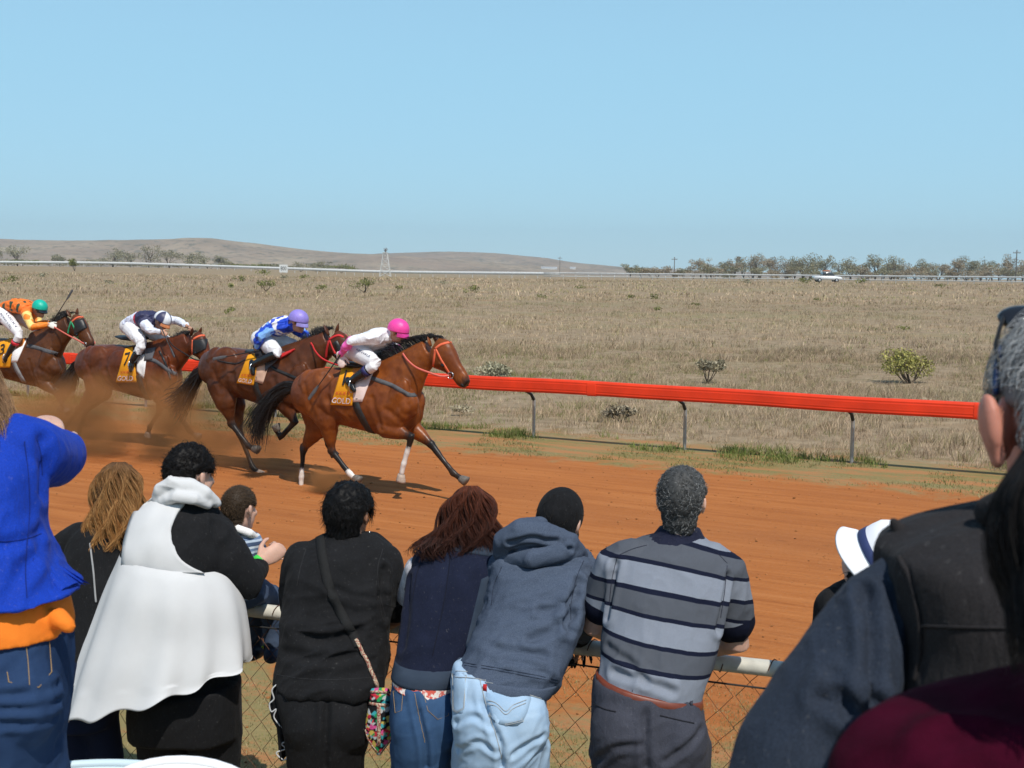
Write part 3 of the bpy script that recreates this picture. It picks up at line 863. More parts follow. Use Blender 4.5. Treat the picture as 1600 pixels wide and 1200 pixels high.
for k in range(nW):
    tt = t0 + k * pw / 2
    pts = []; j = 0; z = .02
    while z < H_F + .0:
        s = (j % 2) * (1 if k % 2 == 0 else -1) + (0 if k % 2 == 0 else 1)
        off = fn * (.004 if (j + k) % 2 else -.004)
        wob = .004 * math.sin(k * 3.1 + j * 1.7)
        pts.append(fo + fd * (tt + (s - .5) * pw / 2 + wob) + off + [0, 0, z]); z += ph / 2; j += 1
    wires.append(tube(pts, [.0017] * len(pts), 4, False))
add('wire_mesh', *join(wires), rust, fence, False)
add('strand', *tube([fo + fd * t + fn * .012 + [0, 0, .955 - .012 * math.sin((t + 4) * .9) ** 2] for t in np.linspace(-4.1, 3.5, 60)], [.004] * 60, 6), M('dark_wire', (.03, .03, .03), .6), fence)
ties = []
for t in np.linspace(-3.9, 3.4, 32):
    c = fo + fd * t + [0, 0, H_F - .03]
    ties.append(tube([c + fn * .036 * math.cos(a) + [0, 0, .036 * math.sin(a)] + fd * .01 * a for a in np.linspace(0, 6.5, 12)], [.0022] * 12, 4, False))
for t_ in ties: add('wire_tie', *t_, rust, fence, False)
# ------------------------------------------------------------------ people: heads, hands
def frame(fwd, up=(0, 0, 1)):
    y = nrm(fwd); x = nrm(np.cross(y, np.asarray(up, float))); z = np.cross(x, y)
    return np.stack([x, y, z], 1)          # columns: right, forward, up

def yawpitch(yaw, pitch=0, roll=0):
    """facing away from the camera at yaw 0; + turns right, + pitch looks up"""
    y = np.array([math.sin(R(yaw)) * math.cos(R(pitch)), math.cos(R(yaw)) * math.cos(R(pitch)), math.sin(R(pitch))])
    Fm = frame(y); c, s = math.cos(R(roll)), math.sin(R(roll))
    return Fm @ np.array([[c, 0, s], [0, 1, 0], [-s, 0, c]])

def head_pieces(c, Fm, S=1.0, ears=True, jaw=1.0):
    def L(x, y, z): return np.asarray(c) + Fm @ (np.array([x, y, z]) * S)
    def E(x, y, z, rx, ry, rz, rot=None): return ell(L(x, y, z), np.array([rx, ry, rz]) * S, Fm if rot is None else Fm @ rot)
    pc = [E(0, -.012, .03, .076, .096, .095), E(0, .03, -.04, .06 * jaw, .064, .08), E(0, .068, -.098, .028 * jaw, .024, .02),
          tube([L(0, .086, .028), L(0, .104, -.004), L(0, .116, -.028)], [.009 * S, .012 * S, .017 * S], 8), E(0, .098, -.032, .02, .012, .01),
          E(0, .08, .036, .052, .016, .012), E(0, .088, -.064, .023, .012, .006), E(0, .088, -.075, .02, .012, .007),
          E(.036, .062, -.022, .026, .024, .024), E(-.036, .062, -.022, .026, .024, .024),
          E(0, -.02, -.05, .056, .06, .07)]
    if ears:
        for q in (-1, 1):
            a = R(22) * q; rz = np.array([[math.cos(a), -math.sin(a), 0], [math.sin(a), math.cos(a), 0], [0, 0, 1]])
            pc += [E(q * .082, -.012, .004, .009, .021, .031, rz), E(q * .079, -.008, -.022, .008, .012, .016, rz), E(q * .087, -.019, .006, .006, .014, .026, rz)]
    return pc

def eyes_of(c, Fm, S=1.0):
    return [ell(np.asarray(c) + Fm @ (np.array([q * .031, .078, .014]) * S), .0125 * S, None, 10, 8) for q in (-1, 1)]

def hand_pieces(wrist, d, back, S=1.0, curl=35, thumb=1, spread=6, curls=None):
    """palm, four jointed fingers and a thumb; d = wrist to knuckles, back = back of the hand, thumb side = thumb * (d x back)"""
    x = nrm(d); z = nrm(np.asarray(back) - x * np.dot(back, x)); y = np.cross(z, x) * thumb
    w = np.asarray(wrist, float)
    def L(a, b, c): return w + (x * a + y * b + z * c) * S
    pc = [tube([L(-.02, 0, 0), L(.02, .002, 0), L(.06, 0, .002), L(.088, -.001, .002)], [.028 * S, .034 * S, .041 * S, .039 * S], 12, True, .42, y),
          ell(L(.035, .026, -.008), np.array([.03, .018, .015]) * S, np.stack([x, y, z], 1), 10, 8)]
    for i, (yy, ln, r) in enumerate(((.030, .074, .0092), (.0105, .083, .0095), (-.0095, .077, .0090), (-.028, .060, .0080))):
        cu = R(curls[i] if curls else curl * (1 + .12 * i)); a = 0; p = L(.084 - .004 * abs(i - 1), yy, .002); pts = [p]; sp = R((1.5 - i) * spread)
        for k, f in enumerate((.46, .31, .25)):
            a += cu * (.75 if k == 0 else 1.0)
            dv = x * math.cos(a) * math.cos(sp) + y * math.sin(sp) - z * math.sin(a)
            p = p + dv * ln * f * S; pts.append(p)
        pc.append(tube(pts, [r * S, r * .98 * S, r * .9 * S, r * .72 * S], 8))
    t0 = L(.018, .03, -.006); t1 = t0 + (x * .7 + y * .62 - z * .2) * .042 * S; t2 = t1 + (x * .88 + y * .3 - z * .3) * .033 * S; t3 = t2 + (x * .9 - y * .02 - z * .4) * .024 * S
    pc.append(tube([t0, t1, t2, t3], [.0135 * S, .0115 * S, .0105 * S, .008 * S], 8))
    return pc

def oval_sections(L, lat, e=.9, n=22):
    """L: (centre xyz, half height, half width); sections square to the line"""
    C = [np.asarray(q[0], float) for q in L]; rings = []
    A = np.linspace(0, 2 * math.pi, n, endpoint=False); ca, sa = np.cos(A), np.sin(A)
    for i, q in enumerate(L):
        t = nrm(C[min(i + 1, len(C) - 1)] - C[max(i - 1, 0)]); v = nrm(np.cross(lat, t)); l2 = np.cross(t, v)
        rings.append(C[i] + np.outer(q[2] * np.sign(ca) * np.abs(ca) ** e, l2) + np.outer(q[1] * np.sign(sa) * np.abs(sa) ** e, v))
    return loft(rings)
# ------------------------------------------------------------------ racehorses and jockeys
def coat(name, body, dark, white=(.75, .7, .64), blk=(.012, .010, .009)):
    t = NT(name); co = t.n('TexCoord').outputs['Object']
    a = t.noise(co, 3.5, 4, .6); b = t.noise(t.n('Mapping', {0: co, 3: (1, 1, .35)}).outputs[0], 60, 3, .6)
    c = t.mix(t.mrange(a, .35, .68), body, dark)
    c = t.mix(t.mrange(b, .4, .7, 0, .35), c, dark)
    dp = t.noise(co, 14, 3, .5); c = t.mix(t.mrange(dp, .45, .65, 0, .3), c, dark)
    dk = t.n('Attribute', attribute_name='dk').outputs[2]; wh = t.n('Attribute', attribute_name='wh').outputs[2]
    nz = t.math('MULTIPLY', t.math('SUBTRACT', b, .5), .5)
    c = t.mix(t.mrange(t.math('ADD', dk, nz), .3, .75), c, blk)
    c = t.mix(t.mrange(t.math('ADD', wh, nz), .4, .6), c, white)
    du = t.noise(co, 1.6, 3, .6); c = t.mix(t.mrange(du, .5, .75, 0, .14), c, (.30, .13, .05))
    return t.bsdf(c, t.mrange(a, .35, .7, .33, .52), b, .2, .003, **{'Specular IOR Level': .26})

hairblk = M('black_horse_hair', None, .5, .1, 20, 0, 50, .4, attr='Col')
hoofm = M('hoof_horn', (.16, .14, .12), .6, .4, 40, .3, 120, .3)
hoofp = M('pale_hoof_horn', (.42, .32, .25), .6, .3, 40, .3, 120, .3)
eyem = M('dark_eye', (.008, .006, .005), .08, .1, 20, 0, 50, .6)
leather = M('black_leather', (.018, .017, .017), .45, .3, 30, .2, 200, .4)
greystrap = M('grey_elastic', (.1, .1, .105), .8, .3, 40, .3, 250, .2)
amber = M('amber_cloth', (.78, .32, .012), .75, .08, 6, .3, 300, .2)
whitecl = M('white_cloth', (.78, .76, .74), .85, .08, 8, .3, 300, .15, sheen=.1)
pinkcl = M('pale_pink_cloth', (.74, .58, .53), .85, .1, 8, .3, 300, .15)
blackink = M('black_ink', (.015, .015, .015), .7)
redink = M('red_ink', (.62, .05, .03), .7)
whiteink = M('white_ink', (.8, .76, .74), .7)
steel = M('polished_steel', (.6, .6, .6), .25, .1, 20, 0, 50, .5, metal=1)
skinm = M('skin', (.50, .265, .175), .55, .18, 25, .15, 350, .35, sss=.12)

def strands(paths, w0, w1, cols, n=3):
    """many tapered hair strands; paths (m,k,3)"""
    m, k, _ = paths.shape
    T = np.gradient(paths, axis=1); T /= np.linalg.norm(T, axis=2, keepdims=True) + 1e-9
    a = RNG.normal(0, 1, (m, 1, 3)); a = np.cross(T, np.broadcast_to(a, T.shape)); a /= np.linalg.norm(a, axis=2, keepdims=True) + 1e-9
    b = np.cross(T, a)
    w = np.linspace(w0, w1, k)[None, :, None]
    A = [2 * math.pi * i / n for i in range(n)]
    V = np.stack([paths + (a * math.cos(x) + b * math.sin(x)) * w for x in A], 2)
    base = (np.arange(m)[:, None, None] * k + np.arange(k - 1)[None, :, None]) * n + np.arange(n)[None, None]
    nxt = (np.arange(m)[:, None, None] * k + np.arange(k - 1)[None, :, None]) * n + (np.arange(n)[None, None] + 1) % n
    F = np.stack([base, nxt, nxt + n, base + n], -1).reshape(-1, 4)
    C = np.repeat(np.asarray(cols)[:, None], k * n, 1).reshape(-1, 3)
    return V.reshape(-1, 3), F, C

def capsule_attr(V, segs):
    """value at each vertex from the nearest of (a,b,ra,rb,va,vb)"""
    num = np.zeros(len(V)); den = np.zeros(len(V)) + 1e-12
    dmin = np.full(len(V), 9.0); D = []
    for a, b, ra, rb, va, vb in segs:
        a = np.asarray(a); ab = np.asarray(b) - a; t = np.clip((V - a) @ ab / (ab @ ab + 1e-12), 0, 1)
        d = np.linalg.norm(V - a - t[:, None] * ab, axis=1) - (ra + (rb - ra) * t)
        D.append((d, va + (vb - va) * t)); dmin = np.minimum(dmin, d)
    for d, v in D:
        w = np.exp(-(d - dmin) / .012); num += w * v; den += w
    return num / den

class Horse:
    def __init__(s, root_px, D, label, coatmat, yaw=28.0):
        s.D = D; s.sc = FPX / D
        x = P(root_px, 600, D)[0]
        s.O = np.array([x, D, 0.0])
        s.f = np.array([math.cos(R(yaw)), -math.sin(R(yaw)), 0]); s.l = np.array([math.sin(R(yaw)), math.cos(R(yaw)), 0])
        s.root = thing('racehorse', label, 'horse', s.O, 'galloping racehorses')
        s.coat = coatmat
        s.up = np.array([0, 0, 1.0])
    def hp(s, px, py, lat=0.0):
        d = ray(px, py); t = (lat - (CAM - s.O) @ s.l) / (d @ s.l)
        return CAM + d * t
    def mir(s, V):
        k = (V - s.O) @ s.l
        return V - 2 * np.outer(k, s.l)

    def body(s, st, neck, head, legs, ears, blaze=False):
        pcs = []; segs = []
        A = np.linspace(0, 2 * math.pi, 26, endpoint=False)
        rings = []; prev = None
        s.st0 = np.asarray(st, float); st = dense(st, 3)
        for px, yt, yb, hw in st:
            t_, b_ = s.hp(px, yt), s.hp(px, yb); c = (t_ + b_) / 2; hz = (t_ - b_)[2] / 2
            ca, sa = np.cos(A), np.sin(A)
            wide = hw * np.sign(ca) * np.abs(ca) ** .85 * (1 + .10 * -sa)
            rings.append(c + np.outer(wide, s.l) + np.outer(sa * hz, s.up))
            if prev is not None: segs.append((prev, c, hw, hw, 0, 0))
            prev = c
        s.torso = rings
        pcs.append(loft(rings))
        # neck and head: oval sections square to their own line
        def sections(L, e):
            C = [s.hp(q[0], q[1]) for q in L]; out = []
            for i, q in enumerate(L):
                t = nrm(C[min(i + 1, len(C) - 1)] - C[max(i - 1, 0)]); v = nrm(np.cross(s.l, t)); h = q[2] / s.sc; w = q[3]
                ca, sa = np.cos(A), np.sin(A)
                out.append(C[i] + np.outer(w * np.sign(ca) * np.abs(ca) ** e, s.l) + np.outer(h * np.sign(sa) * np.abs(sa) ** e, v))
            return out, C
        r, C = sections(dense(neck, 3), .9); pcs.append(loft(r)); nk = dense(neck, 3)
        for i in range(len(C) - 1): segs.append((C[i], C[i + 1], nk[i][3], nk[i][3], 0, 0))
        hd = dense(head, 3); r, C = sections(hd, .85); pcs.append(loft(r)); s.headC = C
        for i in range(len(C) - 1):
            u = i / (len(C) - 1); segs.append((C[i], C[i + 1], hd[i][3], hd[i][3], max(0, (u - .62) * 3.0), max(0, (u - .62) * 3.0)))
        # cheek disc, nostril wings, brow
        ax = nrm(C[-1] - C[0]); vv = nrm(np.cross(s.l, ax)); s.hax, s.hv = ax, vv
        k = len(C)
        Rm = np.stack([ax, s.l, vv], 1)
        pcs.append(ell(C[int(k * .22)] - vv * .05, (.10, .088, .085), Rm))
        for q in (-1, 1):
            pcs.append(ell(C[int(k * .86)] + s.l * q * .035 + vv * .02, (.045, .022, .03), Rm, 10, 8))
            pcs.append(ell(C[int(k * .36)] + s.l * q * .072 + vv * .055, (.04, .024, .024), Rm, 10, 8))
        # muscles
        def musc(px, py, lat, r, tilt=0):
            c = s.hp(px, py, lat); a = R(tilt); fx = s.f * math.cos(a) + s.up * math.sin(a); fz = np.cross(fx, s.l) * -1
            pcs.append(ell(c, r, np.stack([fx, s.l, fz], 1)))
        mx = lambda x: float(np.interp(x, CAN[:, 0], s.st0[:, 0])); 
        def my(x, y):
            i = np.interp(x, CAN[:, 0], np.arange(len(CAN))); ar = np.arange(len(CAN))
            ct, cb = np.interp(i, ar, CAN[:, 1]), np.interp(i, ar, CAN[:, 2]); st_, sb = np.interp(i, ar, s.st0[:, 1]), np.interp(i, ar, s.st0[:, 2])
            return float(st_ + (y - ct) / (cb - ct) * (sb - st_))
        for lt in (-1, 1):
            for x, y, la, r, ti in ((498, 606, .17, (.25, .115, .22), 20), (484, 600, .15, (.15, .1, .17), 0), (620, 622, .17, (.12, .075, .24), -28), (606, 652, .18, (.13, .07, .13), 15), (641, 640, .11, (.1, .085, .1), 0), (545, 615, .21, (.3, .09, .22), 0)):
                musc(mx(x), my(x, y), lt * la, r, ti)
        for L in legs:
            kind, lat = L['k'], L['lat']; J = [s.hp(x, y, la) for x, y, la in L['j']]
            if kind == 'fore':   # shoulder, elbow, knee, fetlock, hoof tip
                sh, el_, kn, fe, ho = J
                a = kn + (el_ - kn) * .55
                pcs.append(tube([sh, el_ * .6 + sh * .4, el_], [.15, .145, .12], 14, flat=.62, up=nrm(np.cross(nrm(el_ - sh), s.l))))
                pcs.append(tube([el_, a, kn + (el_ - kn) * .12, kn, kn + (fe - kn) * .12], [.115, .088, .05, .052, .04], 14, flat=.85, up=nrm(np.cross(nrm(kn - el_), s.l))))
                top = [(sh, el_, .12, .09, 0, 0), (el_, kn, .08, .045, -.35, .75)]
            else:                # hip, stifle, hock, fetlock, hoof
                sh, el_, kn, fe, ho = J
                a = kn + (el_ - kn) * .55
                pcs.append(tube([sh, (sh + el_) / 2, el_], [.21, .22, .17], 16, flat=.6, up=nrm(np.cross(nrm(el_ - sh), s.l))))
                pcs.append(tube([el_, a, kn + (el_ - kn) * .14, kn, kn + (fe - kn) * .13], [.155, .105, .05, .058, .042], 14, flat=.68, up=nrm(np.cross(nrm(kn - el_), s.l))))
                bk = nrm(np.cross(nrm(kn - el_), s.l)); 
                if bk @ s.f > 0: bk = -bk
                pcs.append(ell(kn + bk * .035 + nrm(el_ - kn) * .02, (.03, .025, .045)))
                top = [(sh, el_, .18, .13, 0, 0), (el_, kn, .1, .05, -.5, .7)]
            pa = fe + (ho - fe) * .55
            pcs.append(tube([kn, kn + (fe - kn) * .5, fe + (kn - fe) * .12, fe, fe + (ho - fe) * .25, pa], [.042, .034, .036, .044, .036, .037], 12, flat=.85))
            sock = L.get('sock', 0)
            segs += top + [(kn, fe, .034, .036, .85, .9), (fe, ho, .036, .03, .9, .9)]
            L['J'] = J; L['pa'] = pa
        V, F, E = remesh(pcs, .0105, 5)
        dk = capsule_attr(V, segs)
        wh = np.zeros(len(V))
        for L in legs:
            if L.get('sock'):
                fe, kn, ho = L['J'][3], L['J'][2], L['J'][4]
                q = kn + (fe - kn) * (1 - L['sock'])
                wh = np.maximum(wh, capsule_attr(V, [(kn, q, .035, .035, 0, 0), (q, fe, .035, .035, 1, 1), (fe, ho, .035, .03, 1, 1), (L['J'][1], kn, .09, .045, 0, 0), (L['J'][0], L['J'][1], .15, .1, 0, 0)] + [g for g in segs if g[4] == 0 and g[5] == 0] + [(M2['J'][i], M2['J'][i + 1], .04, .04, 0, 0) for M2 in legs if M2 is not L for i in (1, 2, 3)]))
        if blaze:
            for i in range(int(k * .3), k - 1):
                c = C[i]; q = V - c; al = q @ ax; up_ = q @ vv; la = np.abs(q @ s.l)
                wh = np.maximum(wh, ((np.abs(al) < .035) & (up_ > .02) & (up_ < .16) & (la < .028)).astype(float))
        # veins and muscle ripples
        for path, dp, wd in (([(580, 622), (586, 648), (592, 672)], .008, .032), ([(610, 578), (626, 604), (634, 632)], .007, .036), ([(513, 624), (520, 645), (532, 661)], .010, .042), ([(503, 586), (510, 606), (513, 624)], .007, .045), ([(476, 600), (482, 628), (490, 652)], .006, .034), ([(600, 640), (616, 652), (628, 668)], .005, .03), ([(560, 590), (575, 600), (592, 604)], .003, .03)):
            for lt in (-1, 1):
                b0 = [s.hp(mx(x), my(x, y), lt * .27) for x, y in path]; bt = getattr(s, 'bt', None) or bvh_of(V, F); s.bt = bt
                pth = [np.array(bt.find_nearest(Vector(q))[0]) for q in b0]
                V = crease(V, F, pth, dp, wd)
        N = vnormals(V, F); V = V + N * (.0035 * vnoise(V * 11, 5) + .002 * vnoise(V * 27, 6))[:, None]
        add('body', V, F, s.coat, s.root, True, {'dk': dk, 'wh': wh})
        s.V, s.F = V, F; s.bvh = bvh_of(V, F)
        for L in legs:
            pa, ho = L['pa'], L['J'][4]; d = nrm(ho - pa); tp = L['J'][4] - d * .075
            up_ = nrm(np.cross(d, s.l)); rr = []
            fw = -up_ if (-up_) @ s.f > 0 else up_
            a_ = np.linspace(0, 2 * math.pi, 16, endpoint=False)
            for q, r in ((0, .036), (.35, .044), (.75, .05), (1, .054)):
                c = tp + d * .085 * q + fw * .014 * q
                rr.append(c + np.outer(np.cos(a_) * r * 1.08, fw) + np.outer(np.sin(a_) * r, s.l))
            add('hoof', *loft(rr), hoofp if L.get('pale') else hoofm, s.root)
        for x0, y0, x1, y1, la in ears:
            a_, b_ = s.hp(x0, y0, la), s.hp(x1, y1, la * 1.15)
            dd = b_ - a_
            pc = tube([a_ - dd * .1, a_ + dd * .3, a_ + dd * .7, b_], [.026, .034, .022, .004], 10, flat=.5, up=s.l)
            v, f = pc
            add('ear', v, f, s.coat, s.root, True, {'dk': np.full(len(v), .35), 'wh': np.zeros(len(v))})
        for q in (-1, 1):
            e = C[int(k * .38)] + s.l * q * .094 + vv * .046
            add('eye', *ell(e, (.024, .014, .02), Rm, 12, 8), eyem, s.root)
        nos = [ell(C[int(k * .9)] + s.l * q * .053 + vv * .022, (.022, .007, .013), Rm, 10, 6) for q in (-1, 1)]
        for n_ in nos: add('nostril', *n_, blackink, s.root)
        return s

    def hairs(s, name, guides, n, seed, spread, w=.004, kseg=12, lat=.03, wave=.02, col=(.014, .012, .011)):
        """hair between hand-laid guide lines given in pixels along the mid plane"""
        rg = np.random.default_rng(seed)
        G = []
        for gd in guides:
            p = np.array([s.hp(x, y) for x, y in gd]); q = dense(p, 8); t = np.linspace(0, len(q) - 1, kseg)
            G.append(np.stack([np.interp(t, np.arange(len(q)), q[:, c]) for c in range(3)], 1))
        G = np.array(G)
        u = rg.uniform(0, len(G) - 1, n); i = np.minimum(u.astype(int), len(G) - 2); f = (u - i)[:, None, None]
        Pth = G[i] * (1 - f) + G[i + 1] * f
        tt = np.linspace(0, 1, kseg)[None, :, None]
        off = rg.normal(0, 1, (n, 1, 3)) * spread * tt ** 1.3 * np.array([1, 1, 1.0])
        off = off + (rg.uniform(-1, 1, (n, 1, 1)) * lat) * s.l
        ph = rg.uniform(0, 6.28, (n, 1, 3))
        off = off + wave * tt * np.sin(tt * rg.uniform(3, 8, (n, 1, 3)) + ph)
        ln = rg.uniform(.65, 1.08, (n, 1, 1)); base = Pth[:, :1]
        # shorten some strands by resampling
        idx = np.clip(tt[..., 0] * ln[..., 0], 0, 1) * (kseg - 1); i0 = np.minimum(idx.astype(int), kseg - 2); fr = (idx - i0)[..., None]
        rowi = np.arange(n)[:, None]
        Pth = Pth[rowi, i0] * (1 - fr) + Pth[rowi, i0 + 1] * fr + off
        cols = np.array(col)[None] * rg.uniform(.6, 2.0, (n, 1))
        V, F, C = strands(Pth, w, w * .25, cols)
        return add(name, V, F, hairblk, s.root, True, {'Col': C})

    def lay(s, name, pc, mat, parent=None):
        return add(name, *pc, mat, parent or s.root)
    def cloth(s, quad, number, red=True, gold=True, hide_num=False):
        """amber saddle cloth over both sides of the back, with its number and sponsor lettering"""
        v, f = patch(s.bvh, quad, .016, 14, 16, .008)
        ob = add('saddle_cloth', *join([(v, f), (s.mir(v), [q[::-1] for q in f])]), amber, s.root)
        tl, tr, br, bl = [np.array(q, float) for q in quad]
        def at(u, v_, o=.021):
            q = (tl * (1 - u) + tr * u) * (1 - v_) + (bl * (1 - u) + br * u) * v_
            h = cast(s.bvh, q[0], q[1], o)
            return h[0] if h is not None else s.hp(*q, -.3)
        W = np.linalg.norm(br - bl); H = np.linalg.norm(bl - tl)
        def put(txt, cu, cv, hh, mat, nm, sx=1.0, o=.021):
            add(nm, *text_piece(txt, lambda a, b: at(cu + a * hh * H / W * sx, cv - b * hh, o), 1.0), mat, ob, False)
        if number: put(number, .42, .5, .52, blackink, 'number', 1.25, .027)
        if red: put('XXXX', .47, .74, .13, redink, 'lettering', 1.15, .026)
        if gold:
            put('GOLD', .47, .95, .215, redink, 'lettering', .86, .024); put('GOLD', .475, .944, .195, whiteink, 'lettering', .92, .028)
        return ob
    def strip(s, name, path, w, mat, off=.006, th=.004, mirror=False, parent=None):
        pc = strap(s.bvh, path, w, off, th)
        if pc is None: return None
        if mirror: pc = join([pc, (s.mir(pc[0]), [q[::-1] for q in pc[1]])])
        return add(name, *pc, mat, parent or s.root)

# sections of a galloping thoroughbred's trunk in the lead horse's pixels: x, back, belly, half width
CAN = np.array([(461, 600, 624, .08), (470, 586, 640, .18), (490, 577, 651, .25), (512, 574, 659, .27), (535, 574, 663, .28), (558, 575, 669, .285), (580, 572, 675, .285), (602, 567, 680, .255), (622, 572, 681, .23), (638, 589, 675, .205), (648, 607, 663, .16), (653, 622, 647, .08)], float)

def mapst(fx, fy, sh=0.0, x0=512):
    o = CAN.copy(); o[:, 0] = [fx(x) for x in CAN[:, 0]]
    d = [sh * (fx(x) - fx(x0)) for x in CAN[:, 0]]
    o[:, 1] = [fy(y) + e for y, e in zip(CAN[:, 1], d)]; o[:, 2] = [fy(y) + e for y, e in zip(CAN[:, 2], d)]
    return o

bay = coat('bright_bay_coat', (.255, .070, .012), (.115, .027, .006))
dbay = coat('dark_bay_coat', (.125, .036, .011), (.05, .015, .006))
rbay = coat('red_bay_coat', (.15, .036, .010), (.065, .016, .005))
bbay = coat('brown_bay_coat', (.125, .042, .012), (.055, .018, .007))

# --- the leader
h1 = Horse(565, 13.8, 'leading bright bay racehorse with white lower legs and black tail', bay)
h1.body(CAN.copy(), [(610, 612, 52, .20), (626, 594, 43, .165), (645, 572, 30, .115), (660, 558, 24, .09), (672, 548, 21, .08)],
        [(679, 545, 20, .085), (690, 553, 24, .095), (699, 562, 20, .088), (708, 573, 15, .07), (717, 585, 12.5, .058), (724, 595, 11.5, .056), (730, 601, 7, .04)],
        [dict(k='fore', lat=-.13, j=[(636, 630, -.13), (604, 669, -.15), (643, 682, -.14), (631, 724, -.13), (625, 751, -.13)], sock=.62, pale=True),
         dict(k='fore', lat=.12, j=[(646, 625, .11), (640, 664, .11), (674, 695, .10), (708, 739, .08), (727, 753, .08)]),
         dict(k='hind', lat=-.13, j=[(492, 610, -.12), (512, 653, -.16), (519, 706, -.13), (547, 741, -.12), (560, 752, -.12)], sock=.12),
         dict(k='hind', lat=.10, j=[(490, 612, .10), (497, 664, .12), (474, 703, .10), (471, 745, .08), (470, 768, .08)], sock=.3, pale=True)],
        [(672, 537, 668, 526, -.06), (681, 532, 678, 523, .06)])
h1.hairs('tail', [[(464, 598), (448, 597), (432, 606), (416, 622), (404, 650), (397, 690)], [(462, 604), (446, 606), (432, 622), (420, 645), (410, 670), (404, 696)], [(463, 609), (447, 616), (430, 626), (408, 632), (385, 668), (392, 668)]], 520, 1, .05, .005, 14, .05, .03)
h1.hairs('mane', [[(588, 570), (590, 566), (594, 562)], [(606, 562), (601, 560), (590, 558), (580, 557)], [(626, 552), (620, 545), (612, 541), (600, 540)], [(646, 541), (640, 534), (630, 531), (620, 533)], [(664, 532), (660, 527), (650, 526), (640, 530)], [(676, 527), (676, 523), (672, 523), (664, 527)], [(684, 527), (690, 526), (694, 530), (698, 535)]], 700, 2, .012, .0035, 9, .045, .008)
c = h1.cloth([(536, 573), (556, 570), (551, 634), (518, 632)], '1')
h1.lay('under_pad', patch(h1.bvh, [(551, 578), (588, 570), (566, 628), (552, 628)], .010, 8, 10, .006), pinkcl)
h1.lay('saddle_flap', patch(h1.bvh, [(552, 573), (590, 567), (572, 592), (552, 592)], .022, 8, 8, .006), M('orange_flap', (.6, .2, .03), .7))
h1.strip('girth', [(553, 612), (557, 634), (566, 654), (577, 672), (584, 678)], .085, leather, .008, .006, True)
h1.strip('breastplate', [(578, 590), (590, 594), (612, 602), (630, 612), (640, 617), (650, 617)], .045, greystrap, .006, .005)

def bridle(h, path_sets, mat, bit, rein, rein_mat, rein_w=.022):
    b = None
    for p in path_sets:
        pc = strap(h.bvh, p, .026, .006, .004)
        if pc is None: continue
        o = add('bridle_strap', *join([pc, (h.mir(pc[0]), [q[::-1] for q in pc[1]])]), mat, h.root)
    c_ = cast(h.bvh, *bit, .012)
    if c_ is not None:
        q = c_[0]; ring = [q + h.hax * .035 * math.cos(a) + h.hv * .035 * math.sin(a) for a in np.linspace(0, 6.283, 20)]
        pc = tube(ring, [.0055] * 20, 6, False); add('bit_ring', *join([pc, (h.mir(pc[0]), [f[::-1] for f in pc[1]])]), steel, h.root)
        # rein from the bit along the neck to the rider's hands
        p = dense(rein, 8); L = []
        for i, (x, y) in enumerate(p):
            u = i / (len(p) - 1); g = cast(h.bvh, x, y, .02); w = h.hp(x, y, -.10 - .06 * math.sin(u * 3.1))
            if g is not None and (g[0] - w) @ (-h.l) > 0 and abs((g[0] - w) @ h.l) < .25: w = g[0]
            L.append(w)
        L = np.array(L); L = np.vstack([L[:1], (L[:-2] + L[1:-1] + L[2:]) / 3, L[-1:]]); L[0] = q
        pc = band(L, -h.l, rein_w); add('rein', *join([pc, (h.mir(pc[0]), [f[::-1] for f in pc[1]])]), rein_mat, h.root)

orange = M('orange_webbing', (.75, .14, .06), .6, .1, 30, .2, 200, .3)
redweb = M('red_webbing', (.6, .03, .03), .6, .1, 30, .2, 200, .3)
greenweb = M('green_webbing', (.03, .35, .16), .6, .1, 30, .2, 200, .3)
redgrip = M('coral_rein', (.72, .16, .12), .6, .1, 30, .2, 200, .3)
bridle(h1, [[(680, 545), (688, 539), (697, 536), (702, 535)], [(681, 546), (689, 562), (697, 575), (702, 583)], [(680, 546), (678, 562), (676, 579)]], orange, (705, 586), [(705, 586), (690, 588), (670, 582), (650, 574), (637, 563), (629, 552)], redgrip)

# --- second, with the blue and white jockey
h2 = Horse(418, 15.05, 'dark bay racehorse running second behind the bright bay leader', dbay)
k2 = .918
h2.body(mapst(lambda x: 318 + (x - 462) * k2, lambda y: 543 + (y - 574) * .87, .10),
        [(462, 578, 44, .19), (476, 566, 37, .16), (493, 550, 27, .11), (505, 541, 22, .088), (515, 534, 19, .08)],
        [(520, 529, 18, .082), (528, 538, 20, .09), (534, 548, 17, .084), (539, 560, 13, .066), (543, 572, 11, .056), (545, 581, 10, .054), (546, 588, 6, .04)],
        [dict(k='fore', lat=-.13, j=[(474, 592, -.13), (444, 630, -.15), (461, 659, -.14), (438, 684, -.13), (430, 666, -.13)]),
         dict(k='fore', lat=.12, j=[(480, 588, .11), (476, 625, .11), (500, 654, .10), (512, 694, .08), (522, 712, .08)]),
         dict(k='hind', lat=-.13, j=[(342, 578, -.12), (352, 624, -.16), (362, 663, -.13), (388, 697, -.12), (402, 704, -.12)]),
         dict(k='hind', lat=.10, j=[(344, 578, .10), (366, 632, .12), (375, 678, .10), (394, 729, .08), (408, 743, .08)], pale=True)],
        [(512, 520, 506, 507, -.06), (526, 518, 529, 505, .06)])
h2.hairs('tail', [[(320, 568), (306, 578), (294, 600), (284, 630), (280, 652)], [(318, 576), (304, 592), (290, 606), (278, 614), (262, 620)], [(320, 580), (306, 604), (296, 626), (286, 645), (282, 660)]], 520, 3, .05, .005, 14, .05, .03)
